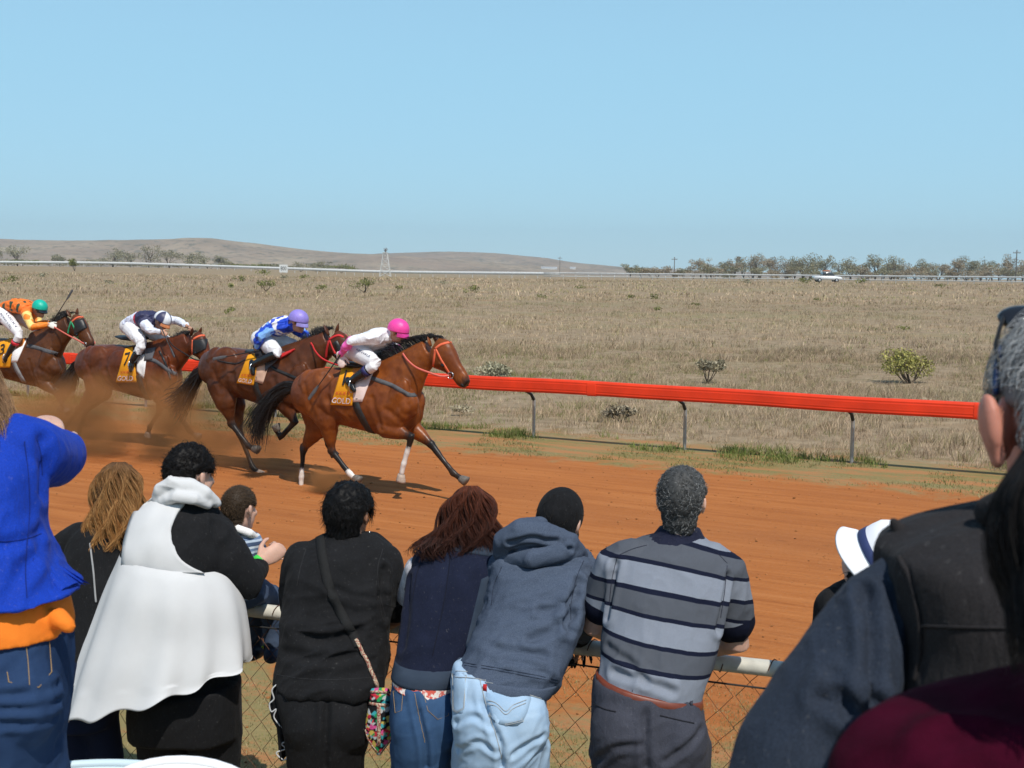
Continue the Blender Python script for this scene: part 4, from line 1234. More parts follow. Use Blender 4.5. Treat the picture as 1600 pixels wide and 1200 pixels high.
h2.hairs('mane', [[(452, 548), (456, 541), (462, 538)], [(468, 543), (470, 535), (472, 530)], [(482, 535), (480, 527), (476, 522)], [(496, 525), (493, 517), (489, 513)], [(508, 518), (504, 512), (500, 511)], [(516, 514), (519, 511), (523, 516)]], 560, 4, .012, .0035, 9, .045, .008)
h2.cloth([(388, 556), (406, 552), (397, 602), (371, 598)], None, True, True)
h2.lay('under_pad', patch(h2.bvh, [(402, 566), (424, 558), (411, 600), (399, 596)], .010, 8, 8, .006), M('peach_cloth', (.66, .42, .3), .85))
h2.lay('saddle_flap', patch(h2.bvh, [(413, 556), (446, 550), (430, 566), (415, 580)], .020, 8, 8, .006), M('dark_grey_flap', (.1, .1, .11), .6))
h2.lay('red_pad', patch(h2.bvh, [(438, 555), (462, 546), (456, 551), (438, 561)], .028, 6, 4, .004), redweb)
h2.strip('girth', [(397, 588), (400, 606), (406, 622), (412, 636)], .085, leather, .008, .006, True)
h2.strip('breastplate', [(416, 566), (428, 576), (446, 584), (464, 592), (476, 598)], .04, leather, .006, .005)
h2.strip('crupper_strap', [(385, 561), (370, 568), (352, 566), (340, 563)], .018, leather, .006, .004)
bridle(h2, [[(514, 531), (522, 526), (530, 524), (537, 527)], [(515, 532), (520, 545), (527, 558), (533, 568)], [(514, 532), (511, 545), (509, 560)]], redweb, (536, 570), [(536, 572), (520, 568), (503, 560), (492, 548), (487, 536)], redweb)
h2.strip('blinker_hood', [(524, 534), (528, 541), (530, 549)], .06, leather, .012, .006, True)

# --- third, with the white and navy jockey
h3 = Horse(203, 17.5, 'reddish bay racehorse running third in a dark eye hood', rbay)
h3.body(mapst(lambda x: 125 + (x - 462) * .795, lambda y: 538 + (y - 574) * .80, .02),
        [(248, 570, 40, .20), (260, 560, 33, .165), (276, 549, 25, .115), (287, 541, 20, .09), (297, 534, 17, .08)],
        [(302, 530, 16, .082), (308, 537, 18.5, .09), (314, 545, 16, .085), (319, 553, 12, .066), (323, 560, 10, .056), (325, 566, 9, .053), (327, 571, 5.5, .04)],
        [dict(k='fore', lat=-.13, j=[(264, 588, -.13), (250, 620, -.14), (274, 641, -.14), (295, 672, -.13), (310, 684, -.13)], pale=True),
         dict(k='fore', lat=.12, j=[(268, 584, .11), (255, 616, .11), (248, 645, .10), (234, 667, .08), (230, 682, .08)]),
         dict(k='hind', lat=-.13, j=[(150, 574, -.12), (150, 610, -.16), (122, 642, -.13), (104, 664, -.12), (97, 676, -.12)]),
         dict(k='hind', lat=.10, j=[(152, 574, .10), (160, 610, .12), (134, 643, .10), (124, 672, .08), (122, 688, .08)])],
        [(299, 522, 301, 512, -.06), (311, 522, 315, 511, .06)])
h3.hairs('tail', [[(127, 560), (116, 568), (106, 586), (98, 600), (88, 612)], [(126, 568), (116, 580), (108, 598), (99, 612), (92, 622)], [(127, 574), (118, 590), (112, 606), (104, 616), (96, 626)]], 420, 5, .05, .006, 14, .05, .03)
h3.hairs('mane', [[(240, 550), (243, 544), (247, 540)], [(254, 545), (254, 538), (256, 533)], [(268, 536), (266, 530), (264, 527)], [(282, 528), (279, 522), (276, 521)], [(293, 522), (290, 518), (287, 518)], [(301, 518), (306, 517), (311, 522)]], 480, 6, .012, .004, 9, .045, .008)
h3.cloth([(196, 546), (208, 543), (214, 597), (182, 597)], '7')
h3.lay('under_pad', patch(h3.bvh, [(215, 558), (230, 552), (225, 592), (214, 580)], .010, 8, 8, .006), whitecl)
h3.lay('saddle_flap', patch(h3.bvh, [(228, 546), (244, 543), (238, 562), (226, 564)], .018, 6, 6, .006), M('dark_grey_flap', (.1, .1, .11), .6))
h3.strip('girth', [(216, 586), (220, 600), (226, 614), (232, 624)], .085, leather, .008, .006, True)
h3.strip('breastplate', [(232, 560), (246, 566), (262, 578), (276, 585)], .05, greystrap, .006, .005)
h3.strip('neck_strap', [(249, 548), (256, 562), (262, 578), (267, 594)], .03, leather, .006, .005)
bridle(h3, [[(302, 530), (309, 526), (317, 524), (324, 527)], [(301, 531), (300, 545), (301, 556)]], orange, (319, 563), [(319, 563), (305, 562), (288, 552), (270, 540), (262, 528)], leather, .016)
h3.lay('eye_hood', patch(h3.bvh, [(302, 532), (324, 529), (322, 545), (302, 556)], .010, 10, 10, .006), leather)

# --- fourth, with the orange jockey
h4 = Horse(22, 19.4, 'brown bay racehorse running last with green bridle and white blaze', bbay)
h4.body(mapst(lambda x: 95 + (x - 653) * .712, lambda y: 523 + (y - 566) * .70, .02),
        [(66, 550, 36, .20), (76, 541, 30, .165), (90, 526, 22, .115), (101, 516, 18, .09), (110, 508, 16, .08)],
        [(114, 504, 15, .082), (121, 509, 17, .09), (128, 517, 14.5, .084), (133, 525, 11, .066), (138, 533, 9.5, .056), (141, 539, 8.5, .053), (143, 543, 5.5, .04)],
        [dict(k='fore', lat=-.13, j=[(80, 570, -.13), (66, 596, -.14), (88, 615, -.14), (100, 637, -.13), (106, 645, -.13)], pale=True),
         dict(k='fore', lat=.12, j=[(86, 566, .11), (82, 592, .11), (100, 606, .10), (98, 630, .08), (94, 640, .08)]),
         dict(k='hind', lat=-.13, j=[(-22, 556, -.12), (-20, 590, -.16), (-42, 620, -.13), (-30, 646, -.12), (-26, 658, -.12)]),
         dict(k='hind', lat=.10, j=[(-20, 556, .10), (-12, 590, .12), (-30, 618, .10), (-10, 642, .08), (-2, 652, .08)])],
        [(109, 493, 104, 484, -.06), (120, 492, 121, 481, .06)], blaze=True)
h4.hairs('tail', [[(-40, 540), (-50, 550), (-60, 575), (-66, 600)], [(-40, 548), (-52, 560), (-58, 585), (-60, 610)]], 260, 7, .05, .006, 12, .05, .03)
h4.hairs('mane', [[(56, 520), (58, 515), (62, 511)], [(70, 515), (70, 510), (72, 506)], [(84, 506), (83, 499), (82, 495)], [(97, 498), (94, 491), (90, 489)], [(106, 492), (102, 487), (97, 487)], [(113, 488), (117, 488), (121, 493)]], 420, 8, .012, .004, 9, .045, .008)
h4.cloth([(-2, 536), (22, 529), (16, 574), (-12, 574)], '3', False, False)
h4.lay('under_pad', patch(h4.bvh, [(22, 534), (44, 526), (27, 566), (18, 566)], .010, 8, 8, .006), whitecl)
h4.lay('saddle_flap', patch(h4.bvh, [(26, 528), (44, 523), (36, 540), (24, 546)], .018, 6, 6, .006), M('orange_flap', (.6, .2, .03), .7))
h4.strip('girth', [(19, 556), (24, 572), (30, 584), (38, 597)], .085, M('grey_girth', (.24, .24, .24), .8), .008, .006, True)
h4.strip('breastplate', [(42, 540), (56, 543), (72, 548), (90, 553)], .06, greystrap, .006, .005)
bridle(h4, [[(112, 503), (119, 497), (125, 495), (128, 496)]], orange, (133, 538), [(133, 538), (122, 532), (105, 523), (88, 513), (80, 508)], redgrip)
bridle(h4, [[(111, 502), (117, 515), (124, 533)], [(111, 503), (108, 512), (106, 522)]], greenweb, (-500, 0), None, None)
h4.lay('eye_hood', patch(h4.bvh, [(117, 501), (130, 498), (136, 512), (116, 524)], .010, 8, 8, .006), leather)
satin = M('racing_silk', None, .5, .1, 20, .25, 120, .35, attr='Col', wr=.006)
breech = M('white_breeches', (.74, .73, .74), .75, .08, 10, .2, 200, .2)
bootm = M('shiny_black_boot', (.012, .012, .013), .22, .3, 20, .05, 90, .5)
gogm = M('dark_goggles', (.01, .01, .012), .12, .2, 20, 0, 50, .6)
helm = M('helmet_cap', None, .45, .12, 8, .1, 60, .5, attr='Col', sheen=.2)
glovem = M('glove_cloth', None, .8, .15, 60, .3, 250, .2, attr='Col')

def jockey(h, label, J, sleeve_col, torso_col, cap, whip=None, whip_label='', near_glove=None, pants_text=None, sock=None, S=.97, pitch=-12, yawoff=0, bootlen=.62):
    hp = h.hp
    root = thing('person', label, 'jockey', hp(*J['hip'], 0), 'jockeys crouched on racehorses')
    Fm = yawpitch(90 + 28 + yawoff, pitch)
    l = h.l
    def pts(L): return [hp(x, y, la) for x, y, la in L]
    na, fa = pts(J['near_arm']), pts(J['far_arm'])
    ng = pts(J['near_leg']); fg = [p for p in h.mir(np.array(ng))]
    tor = [hp(x, y, 0) for x, y in J['torso']]; hc = hp(*J['head'], 0)
    # bare body: head, neck, trunk core, forearms and hands
    pcs = head_pieces(hc, Fm, S)
    pcs.append(tube([hc + Fm @ np.array([0, -.02, -.05]), tor[-1] * .6 + hc * .4, tor[-1]], [.055, .055, .06], 12))
    pcs.append(tube(tor, [.06] * len(tor), 10))
    for a, fwd in ((na, J.get('near_dir')), (fa, J.get('far_dir'))):
        pcs.append(tube([tor[-1], a[0], a[1], a[2]], [.05, .04, .034, .026], 10))
        d = nrm(a[2] - a[1]); fw = h.f * .8 - h.up * .5 if fwd is None else fwd
        pcs += hand_pieces(a[2], d * .5 + np.asarray(fw) * .7, np.cross(d, l) * .3 + l * (-1 if a is na else 1) + h.up * .4, .95, 62, 1, 2)
    V, F, E = remesh(pcs, .0068, 3)
    ev = eyes_of(hc, Fm, S)
    hands = np.minimum(np.linalg.norm(V - na[2], axis=1), np.linalg.norm(V - fa[2], axis=1))
    add('body', V, F, skinm, root)
    # gloves drawn over the hands
    if near_glove is not None:
        for a in (na, fa):
            d = nrm(a[2] - a[1]); fw = h.f * .8 - h.up * .5
            g = hand_pieces(a[2], d * .5 + fw * .7, np.cross(d, l) * .3 + l * (-1 if a is na else 1) + h.up * .4, 1.12, 62, 1, 2)
            v, f, e = remesh(g, .006, 2)
            add('glove', v, f, glovem, root, True, {'Col': np.tile(np.array(near_glove), (len(v), 1))})
    # silks
    hw = [.155, .165, .185, .165]; hh = [.105, .10, .115, .09]
    tl = dense([(*c, a, b) for c, a, b in zip(tor, hh, hw)], 4)
    jp = [oval_sections([(q[:3], q[3], q[4]) for q in tl], -l, .85)]
    segs_t = [(tl[i][:3], tl[i + 1][:3], .1, .1) for i in range(len(tl) - 1)]
    for a in (na, fa):
        e = a[1] + (a[2] - a[1]) * .86
        jp.append(tube([tor[-1] * .55 + a[0] * .45 + h.up * .0, a[0], (a[0] + a[1]) / 2, a[1], (a[1] + e) / 2, e], [.075, .075, .066, .058, .05, .036], 12))
    jp.append(tube([tor[-1], tor[-1] * .55 + hc * .45 - h.up * .02], [.075, .062], 12))
    V, F, E = remesh(jp, .0075, 4)
    V = folds(V, F, .016, 15, nrm(tor[-1] - tor[0]) * .6 + l * .6, 2.2, 3 + int(abs(h.O[0]) * 10))
    V = lap(V, E, 1)
    t_sp = np.zeros(len(V)); best = np.full(len(V), 9.0); T0 = np.array(tor)
    tp = dense(T0, 6)
    for i in range(len(tp) - 1):
        a, ab = tp[i], tp[i + 1] - tp[i]; t = np.clip((V - a) @ ab / (ab @ ab), 0, 1); d = np.linalg.norm(V - a - t[:, None] * ab, axis=1) - .12
        m = d < best; best[m] = d[m]; t_sp[m] = (i + t[m]) / (len(tp) - 1)
    arm_t = np.full(len(V), -1.0); ba = np.full(len(V), 9.0); side = np.zeros(len(V))
    for si, A_ in ((-1, na), (1, fa)):
        for i in range(2):
            a, ab = A_[i], A_[i + 1] - A_[i]; t = np.clip((V - a) @ ab / (ab @ ab), 0, 1); d = np.linalg.norm(V - a - t[:, None] * ab, axis=1) - .065
            m = (d < ba) & (d < best) & ((i > 0) | (t > .12)); ba[m] = d[m]; arm_t[m] = i + t[m]; side[m] = si
    latc = (V - h.O) @ l; upc = V @ h.up
    col = torso_col(t_sp, latc, V); m = arm_t >= 0; col[m] = sleeve_col(arm_t[m], side[m], V[m])
    add('silks', V, F, satin, root, True, {'Col': col})
    # breeches
    bp = [ell(tor[0] - h.f * .03, (.15, .155, .125), np.stack([h.f, l, h.up], 1))]
    bp.append(tube([tor[0], (tor[0] + tor[1]) / 2], [.13, .125], 14))
    for g in (ng, fg):
        e = g[1] + (g[2] - g[1]) * (1 - bootlen)
        bp.append(tube([g[0], g[0] * .5 + g[1] * .5, g[1] + (g[0] - g[1]) * .08, g[1] * .75 + e * .25, e], [.12, .098, .072, .062, .05], 14))
    V, F, E = remesh(bp, .0075, 4); V = folds(V, F, .007, 16, l, 2.0, 9)
    bo = add('breeches', V, F, breech, root)
    if pants_text:
        bb = bvh_of(V, F)
        for txt, (x0, y0), (x1, y1), hgt in pants_text:
            ux = np.array([x1 - x0, y1 - y0], float); Wd = np.linalg.norm(ux); ux /= Wd; uy = np.array([ux[1], -ux[0]]); mid_ = np.array([(x0 + x1) / 2, (y0 + y1) / 2]); k = Wd / (len(txt) * .62)
            def pl(a, b, k=k, mid_=mid_, ux=ux, uy=uy, hgt=hgt):
                q = mid_ + ux * a * k + uy * b * hgt; c_ = cast(bb, q[0], q[1], .005)
                return c_[0] if c_ is not None else hp(q[0], q[1], -.22)
            add('lettering', *text_piece(txt, pl, 1.0), M('navy_ink', (.03, .03, .1), .7), bo, False)
    for g in (ng, fg):
        e = g[1] + (g[2] - g[1]) * (1 - bootlen - .04); d = nrm(g[3] - g[2])
        bt = [tube([e, e * .4 + g[2] * .6, g[2]], [.06, .054, .042], 14), tube([g[2] - d * .035, g[2] + d * .05, g[3] - d * .01], [.042, .043, .03], 12, True, .8, h.up)]
        v, f, ed = remesh(bt, .007, 3); b_ob = add('boot', v, f, bootm, root)
        if sock is not None:
            c0 = e; c1 = e + (g[2] - e) * .16
            add('boot_top', *tube([c0 - (c1 - c0) * .2, c1], [.064, .061], 16, False), M('boot_top_cloth_%d' % int(sock[0] * 100), sock, .5), b_ob)
    # helmet
    hr = np.array([.108, .128, .115]) * S * 1.04; cc = hc + Fm @ np.array([0, -.004, .045]) * S
    rings = []; cols = []; nu = 48
    A = np.linspace(0, 2 * math.pi, nu, endpoint=False)
    for k, ph in enumerate(np.linspace(-.22, math.pi / 2 - .02, 18)):
        rr = math.cos(ph) if ph > 0 else 1.0
        ring = np.stack([np.cos(A) * rr * hr[0], np.sin(A) * rr * hr[1], np.full(nu, math.sin(ph) * hr[2])], 1)
        rings.append(cc + ring @ Fm.T); cols += [cap(a, ph) for a in A]
    V, F = loft(rings); cols += [cap(0, -.2), cap(0, 1.5)]
    ho = add('helmet', V, F, helm, root, True, {'Col': np.array(cols)})
    pk = []
    for k, ex in enumerate((.98, 1.06, 1.14, 1.19)):
        a = np.linspace(R(25), R(155), 17); s_ = np.sin((a - R(25)) / R(130) * math.pi) ** .6
        ring = np.stack([np.cos(a) * hr[0] * 1.0, np.sin(a) * hr[1] * (1 + (ex - 1) * s_), np.full(17, -.024 - .016 * k)], 1)
        pk.append(cc + (ring * S) @ Fm.T)
    pk = pk + [q - Fm[:, 2] * .006 for q in pk[::-1]]
    v, f = loft(pk, False, False)
    add('peak', v, f, helm if J.get('peakcol') is not None else gogm, ho, True, {'Col': np.tile(np.array(J.get('peakcol', (0, 0, 0))), (len(v), 1))})
    # goggles
    gr = []
    for zz, k in ((-.024, 1.0), (-.012, 1.09), (.012, 1.1), (.026, 1.02)):
        a = np.linspace(R(8), R(172), 25)
        gr.append(np.asarray(hc) + (np.stack([np.cos(a) * .082 * k, np.sin(a) * .098 * k + .004, np.full(25, zz + .012)], 1) * S) @ Fm.T)
    gr = gr + [hc + (q - hc) * .93 for q in gr[::-1]]
    add('goggles', *loft(gr, False, False), gogm, root)
    # saddle and stirrups belong to the horse
    sb = tor[0] - h.up * .13
    sd = oval_sections([(sb - h.f * .22 - h.up * .02, .02, .12), (sb - h.f * .1 - h.up * .04, .03, .14), (sb + h.f * .1 - h.up * .05, .03, .12), (sb + h.f * .24 - h.up * .03, .03, .08)], -l)
    add('saddle', *sd, leather, h.root)
    for g in (ng, fg):
        c_ = (g[2] + g[3]) / 2
        ringp = [c_ + h.up * (.03 + .075 * math.cos(a)) + l * .055 * math.sin(a) - h.up * .02 for a in np.linspace(0, 6.283, 22)]
        add('stirrup', *tube(ringp, [.007] * 22, 6, False), steel, h.root)
    if whip:
        a = [hp(x, y, la) for x, y, la in whip]
        w = thing('whip', whip_label, 'whip', a[0])
        d = a[-1] - a[0]
        add('shaft', *tube([a[0] - d * .03, a[0] + d * .35, a[0] + d * .72], [.009, .007, .005], 8), leather, w)
        add('flap', *tube([a[0] + d * .70, a[0] + d * .8, a[-1]], [.012, .021, .019], 8, True, .25), greystrap, w)
    return root

def mixc(c0, c1, t): return np.asarray(c0)[None] * (1 - t[:, None]) + np.asarray(c1)[None] * t[:, None]
def const(c, n): return np.tile(np.array(c, float), (n, 1))
W_ = (.74, .74, .77)
# leader's rider: white silks, pink cuffs, teal waist
def t1(t, la, V):
    c = const(W_, len(t)); c[t < .36 + .05 * vnoise(V * 12, 4)] = (.02, .22, .3); return c
def s1(t, sd, V):
    n = vnoise(V * 18, 8); c = const(W_, len(t)); c[t > 1.02 + .3 * n] = (.8, .12, .42); return c
jockey(h1, 'jockey in white silks with pink cuffs and a shiny pink helmet', dict(hip=(558, 548), torso=[(557, 546), (573, 536), (592, 528), (603, 526)], head=(622, 520),
       near_arm=[(588, 527, -.19), (548, 533, -.30), (530, 556, -.28)], far_arm=[(606, 528, .19), (618, 545, .22), (627, 552, .10)], near_leg=[(560, 550, -.11), (588, 569, -.27), (546, 598, -.30), (554, 611, -.32)], peakcol=(.6, .03, .25)),
       s1, t1, lambda a, p: (.78, .05, .3), [(530, 557, -.31), (507, 590, -.34), (483, 623, -.37)], 'grey ended whip held low behind the pink helmeted jockey', (.75, .6, .55), [('KENVALE', (556, 547), (578, 559), 4.6)], (.03, .03, .12))
# second rider: blue and white
def t2(t, la, V):
    c = const(W_, len(t)); b = ((t * 4.2 + .12 * vnoise(V * 10, 2)) % 1.0) < .42; c[b] = (.015, .06, .5); return c
def s2(t, sd, V):
    n = vnoise(V * 15, 8); c = const((.015, .07, .55), len(t)); c[n > .45] = (.2, .42, .8); return c
jockey(h2, 'jockey in blue and white hooped silks with a lilac helmet', dict(hip=(415, 531), torso=[(414, 530), (424, 517), (441, 509), (451, 508)], head=(466, 504),
       near_arm=[(428, 509, -.19), (406, 525, -.30), (400, 545, -.27)], far_arm=[(455, 510, .19), (475, 522, .24), (482, 532, .10)], near_leg=[(414, 535, -.11), (434, 552, -.27), (394, 571, -.30), (396, 585, -.32)], peakcol=(.3, .25, .6)),
       s2, t2, lambda a, p: (.26, .2, .58), [(402, 548, -.31), (372, 558, -.36), (334, 561, -.42)], 'thin dark whip trailing beside the lilac helmeted jockey', (.02, .02, .025), None, None, bootlen=.84)
# third rider: grey white with navy yoke and red piping
def t3(t, la, V):
    c = const((.60, .62, .74), len(t)); m = t > .55; c[m] = (.03, .03, .075); c[(t > .50) & (t <= .55)] = (.45, .03, .05); return c
def s3(t, sd, V):
    c = const((.7, .72, .8), len(t)); c[t < .12] = (.03, .03, .075); c[(t >= .30) & (t < .42) & (sd > 0)] = (.55, .04, .05); return c
jockey(h3, 'jockey in pale grey and navy silks with a white and navy quartered helmet', dict(hip=(206, 510), torso=[(206, 510), (215, 501), (230, 498), (239, 501)], head=(253, 503),
       near_arm=[(225, 506, -.19), (236, 516, -.28), (250, 518, -.20)], far_arm=[(248, 500, .19), (277, 501, .26), (293, 510, .12)], near_leg=[(205, 514, -.11), (223, 537, -.26), (206, 566, -.30), (204, 580, -.33)], peakcol=(.7, .25, .1)),
       s3, t3, lambda a, p: (.035, .035, .09) if ((a + .5) / (math.pi / 3)) % 2 < 1 else (.72, .72, .74), [(252, 512, -.24), (262, 535, -.27), (272, 557, -.3)], 'short dark whip held upright against the third horse neck', None, None, None, bootlen=.42, pitch=-28, yawoff=-10)
# last rider: orange with dark spots, yellow sleeves
def t4(t, la, V):
    c = const((.78, .17, .02), len(t)); g = np.stack([t * 4.2, la * 9, t * 0], 1); f = g - np.floor(g) - .5; c[(f[:, 0] ** 2 + f[:, 1] ** 2 < .04)] = (.03, .055, .03); return c
def s4(t, sd, V):
    n = vnoise(V * 13, 8); c = const((.8, .22, .02), len(t)); c[(n > -.1) & (t < 1.3)] = (.85, .62, .2); return c
jockey(h4, 'jockey in spotted orange silks with a green helmet and red topped boots', dict(hip=(6, 488), torso=[(5, 488), (18, 479), (35, 479), (47, 484)], head=(62, 484),
       near_arm=[(40, 489, -.19), (50, 511, -.28), (76, 507, -.14)], far_arm=[(50, 488, .19), (62, 505, .22), (82, 505, .10)], near_leg=[(4, 490, -.11), (31, 523, -.26), (12, 556, -.30), (6, 566, -.33)]),
       s4, t4, lambda a, p: (.0, .42, .3), [(84, 500, -.05), (98, 478, -.05), (113, 454, -.05)], 'thin black whip raised upright by the green helmeted jockey', (.72, .7, .62), [('LUCKY', (9, 490), (25, 513), 4.2), ('PONY LTD', (0, 490), (17, 514), 3.6)], (.65, .03, .05), bootlen=.62)
# ------------------------------------------------------------------ the spectators
def rows(rs, n=34, e=2.4):
    """stack of sections: (pixel y or (left y, right y), left px, right px, Y centre, half depth)"""
    rings = []; A = np.linspace(0, 2 * math.pi, n, endpoint=False)
    cx = np.sign(np.cos(A)) * np.abs(np.cos(A)) ** (2 / e); sx = np.sign(np.sin(A)) * np.abs(np.sin(A)) ** (2 / e)
    for y, xl, xr, Y, hd in rs:
        yl, yr = y if isinstance(y, tuple) else (y, y)
        a = P(xl, yl, Y); b = P(xr, yr, Y); c = (a + b) / 2; h = (b - a) / 2
        rings.append(c + np.outer(cx, h) + np.outer(sx, [0, hd, 0]))
    return loft(rings)

def drows(rs, k=3):
    q = [(*(r[0] if isinstance(r[0], tuple) else (r[0], r[0])), *r[1:]) for r in rs]
    d = dense(q, k)
    return [((r[0], r[1]), *r[2:]) for r in d]

hairm = M('hair', None, .55, .12, 30, 0, 60, .14, attr='Col')
shoem = M('dark_shoe', (.03, .03, .032), .6, .3, 30, .2, 150, .3)

# scalp: distance from the middle of the head to its surface along local directions
def scalp(d, grow=0.0):
    o = np.array([0, -.012, 0.0]); best = np.zeros(len(d))
    for c, r in (((0, -.012, .03), (.076, .096, .095)), ((0, -.02, -.05), (.058, .064, .07)), ((0, .03, -.04), (.06, .064, .08))):
        r = np.array(r) + grow; q = (o - np.array(c)) / r; k = d / r
        a = (k * k).sum(1); b = 2 * (k @ q); cc = q @ q - 1; D = b * b - 4 * a * cc
        t = np.where(D > 0, (-b + np.sqrt(np.maximum(D, 0))) / (2 * a), 0); best = np.maximum(best, t)
    return o + d * best[:, None]

def hair_region(d, nape=-.78, front=.3, side=-.15):
    x, y, z = d[:, 0], d[:, 1], d[:, 2]
    lim = np.where(y > .15, side + (front - side) * np.clip((y - .15) / .6, 0, 1), side + (nape - side) * np.clip((.15 - y) / .6, 0, 1))
    ear = (np.abs(x) > .62) & (y > -.38) & (y < .5)
    return (z > lim) & ~(ear & (z < .30 - .25 * np.clip(-y, 0, 1)))

def hair(root, c, Fm, S, cols, n=2600, length=.05, width=.0011, thick=.010, lift=.5, curl=.6, grav=.25, nape=-.78, front=.3, side=-.15, seed=1, k=6, name='hair', rough=.012, whorl=True, rnd=.25, hug=.016):
    rg = np.random.default_rng(seed)
    # under layer
    nu, nv = 72, 44; F = []; dirs = []
    for j in range(nv + 1):
        t = math.pi * j / nv
        for i in range(nu): a = 2 * math.pi * i / nu; dirs.append((math.sin(t) * math.cos(a), math.sin(t) * math.sin(a), math.cos(t)))
    dirs = np.array(dirs); reg = hair_region(dirs, nape, front, side)
    pts = scalp(dirs, thick); nz = vnoise(pts * 70, seed) * rough * .6 + vnoise(pts * 150, seed + 1) * rough * .4
    pts = pts + dirs * nz[:, None]
    pts[~reg] = scalp(dirs[~reg], -.004)
    W = np.asarray(c) + (pts * S) @ Fm.T
    for j in range(nv):
        for i in range(nu):
            q = (j * nu + i, j * nu + (i + 1) % nu, (j + 1) * nu + (i + 1) % nu, (j + 1) * nu + i)
            if reg[list(q)].sum() >= 2: F.append(q[::-1])
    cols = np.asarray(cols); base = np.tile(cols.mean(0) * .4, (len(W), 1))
    # strands
    d = rg.normal(0, 1, (n * 3, 3)); d /= np.linalg.norm(d, axis=1, keepdims=True); d = d[hair_region(d, nape, front, side)][:n]; m = len(d)
    p = scalp(d, thick * .6)
    cr = nrm(np.array([.1, -.75, .66])); tang = d * (d @ cr)[:, None] - cr; tang /= np.linalg.norm(tang, axis=1, keepdims=True) + 1e-6
    if not whorl: tang = np.array([0, -.25, -1.0]) - d * (d @ np.array([0, -.25, -1.0]))[:, None]; tang /= np.linalg.norm(tang, axis=1, keepdims=True) + 1e-6
    nearc = np.clip((d @ nrm(cr) * -1 * -1 - .86) / .14, 0, 1)[:, None]; rt = rg.normal(0, 1, (m, 3)); rt -= d * (rt * d).sum(1)[:, None]; tang = tang * (1 - .8 * nearc) + rt * .8 * nearc
    dr = d * lift + tang * (1 - lift) + rg.normal(0, rnd, (m, 3)); out = [p]
    L = length * rg.uniform(.5, 1.2, (m, 1))
    ax = rg.normal(0, 1, (m, 3))
    hg = (hug * rg.choice([.8, 1, 1, 1.4, 2.4], m))
    for i in range(k - 1):
        dr = dr + np.array([0, -.05, -1]) * grav + np.cross(ax, dr) * curl * .5 + rg.normal(0, .1 * curl, (m, 3)); dr /= np.linalg.norm(dr, axis=1, keepdims=True)
        p = p + dr * L / (k - 1)
        q = p - np.array([0, -.012, 0]); ln = np.linalg.norm(q, axis=1); s_ = np.linalg.norm(scalp(q / ln[:, None], thick * .5) - np.array([0, -.012, 0]), axis=1)
        p = np.array([0, -.012, 0]) + q / ln[:, None] * np.clip(ln, s_, s_ + hg)[:, None]; out.append(p)
    path = np.stack(out, 1)
    en = path[:, 2:]; bad = ((np.abs(en[..., 0]) > .064) & (en[..., 1] > -.055) & (en[..., 1] < .04) & (en[..., 2] < .038)).any(1) if nape > -.97 else np.zeros(m, bool)
    path = path[~bad]; m = len(path); path = np.asarray(c) + (path * S) @ Fm.T
    sc = cols[rg.integers(0, len(cols), m)] * rg.uniform(.7, 1.3, (m, 1))
    V2, F2, C2 = strands(path, width, width * .4, sc)
    Fa = F + [tuple(int(v) + len(W) for v in f) for f in F2]
    return add(name, np.vstack([W, V2]), Fa, hairm, root, True, {'Col': np.vstack([base, C2])})

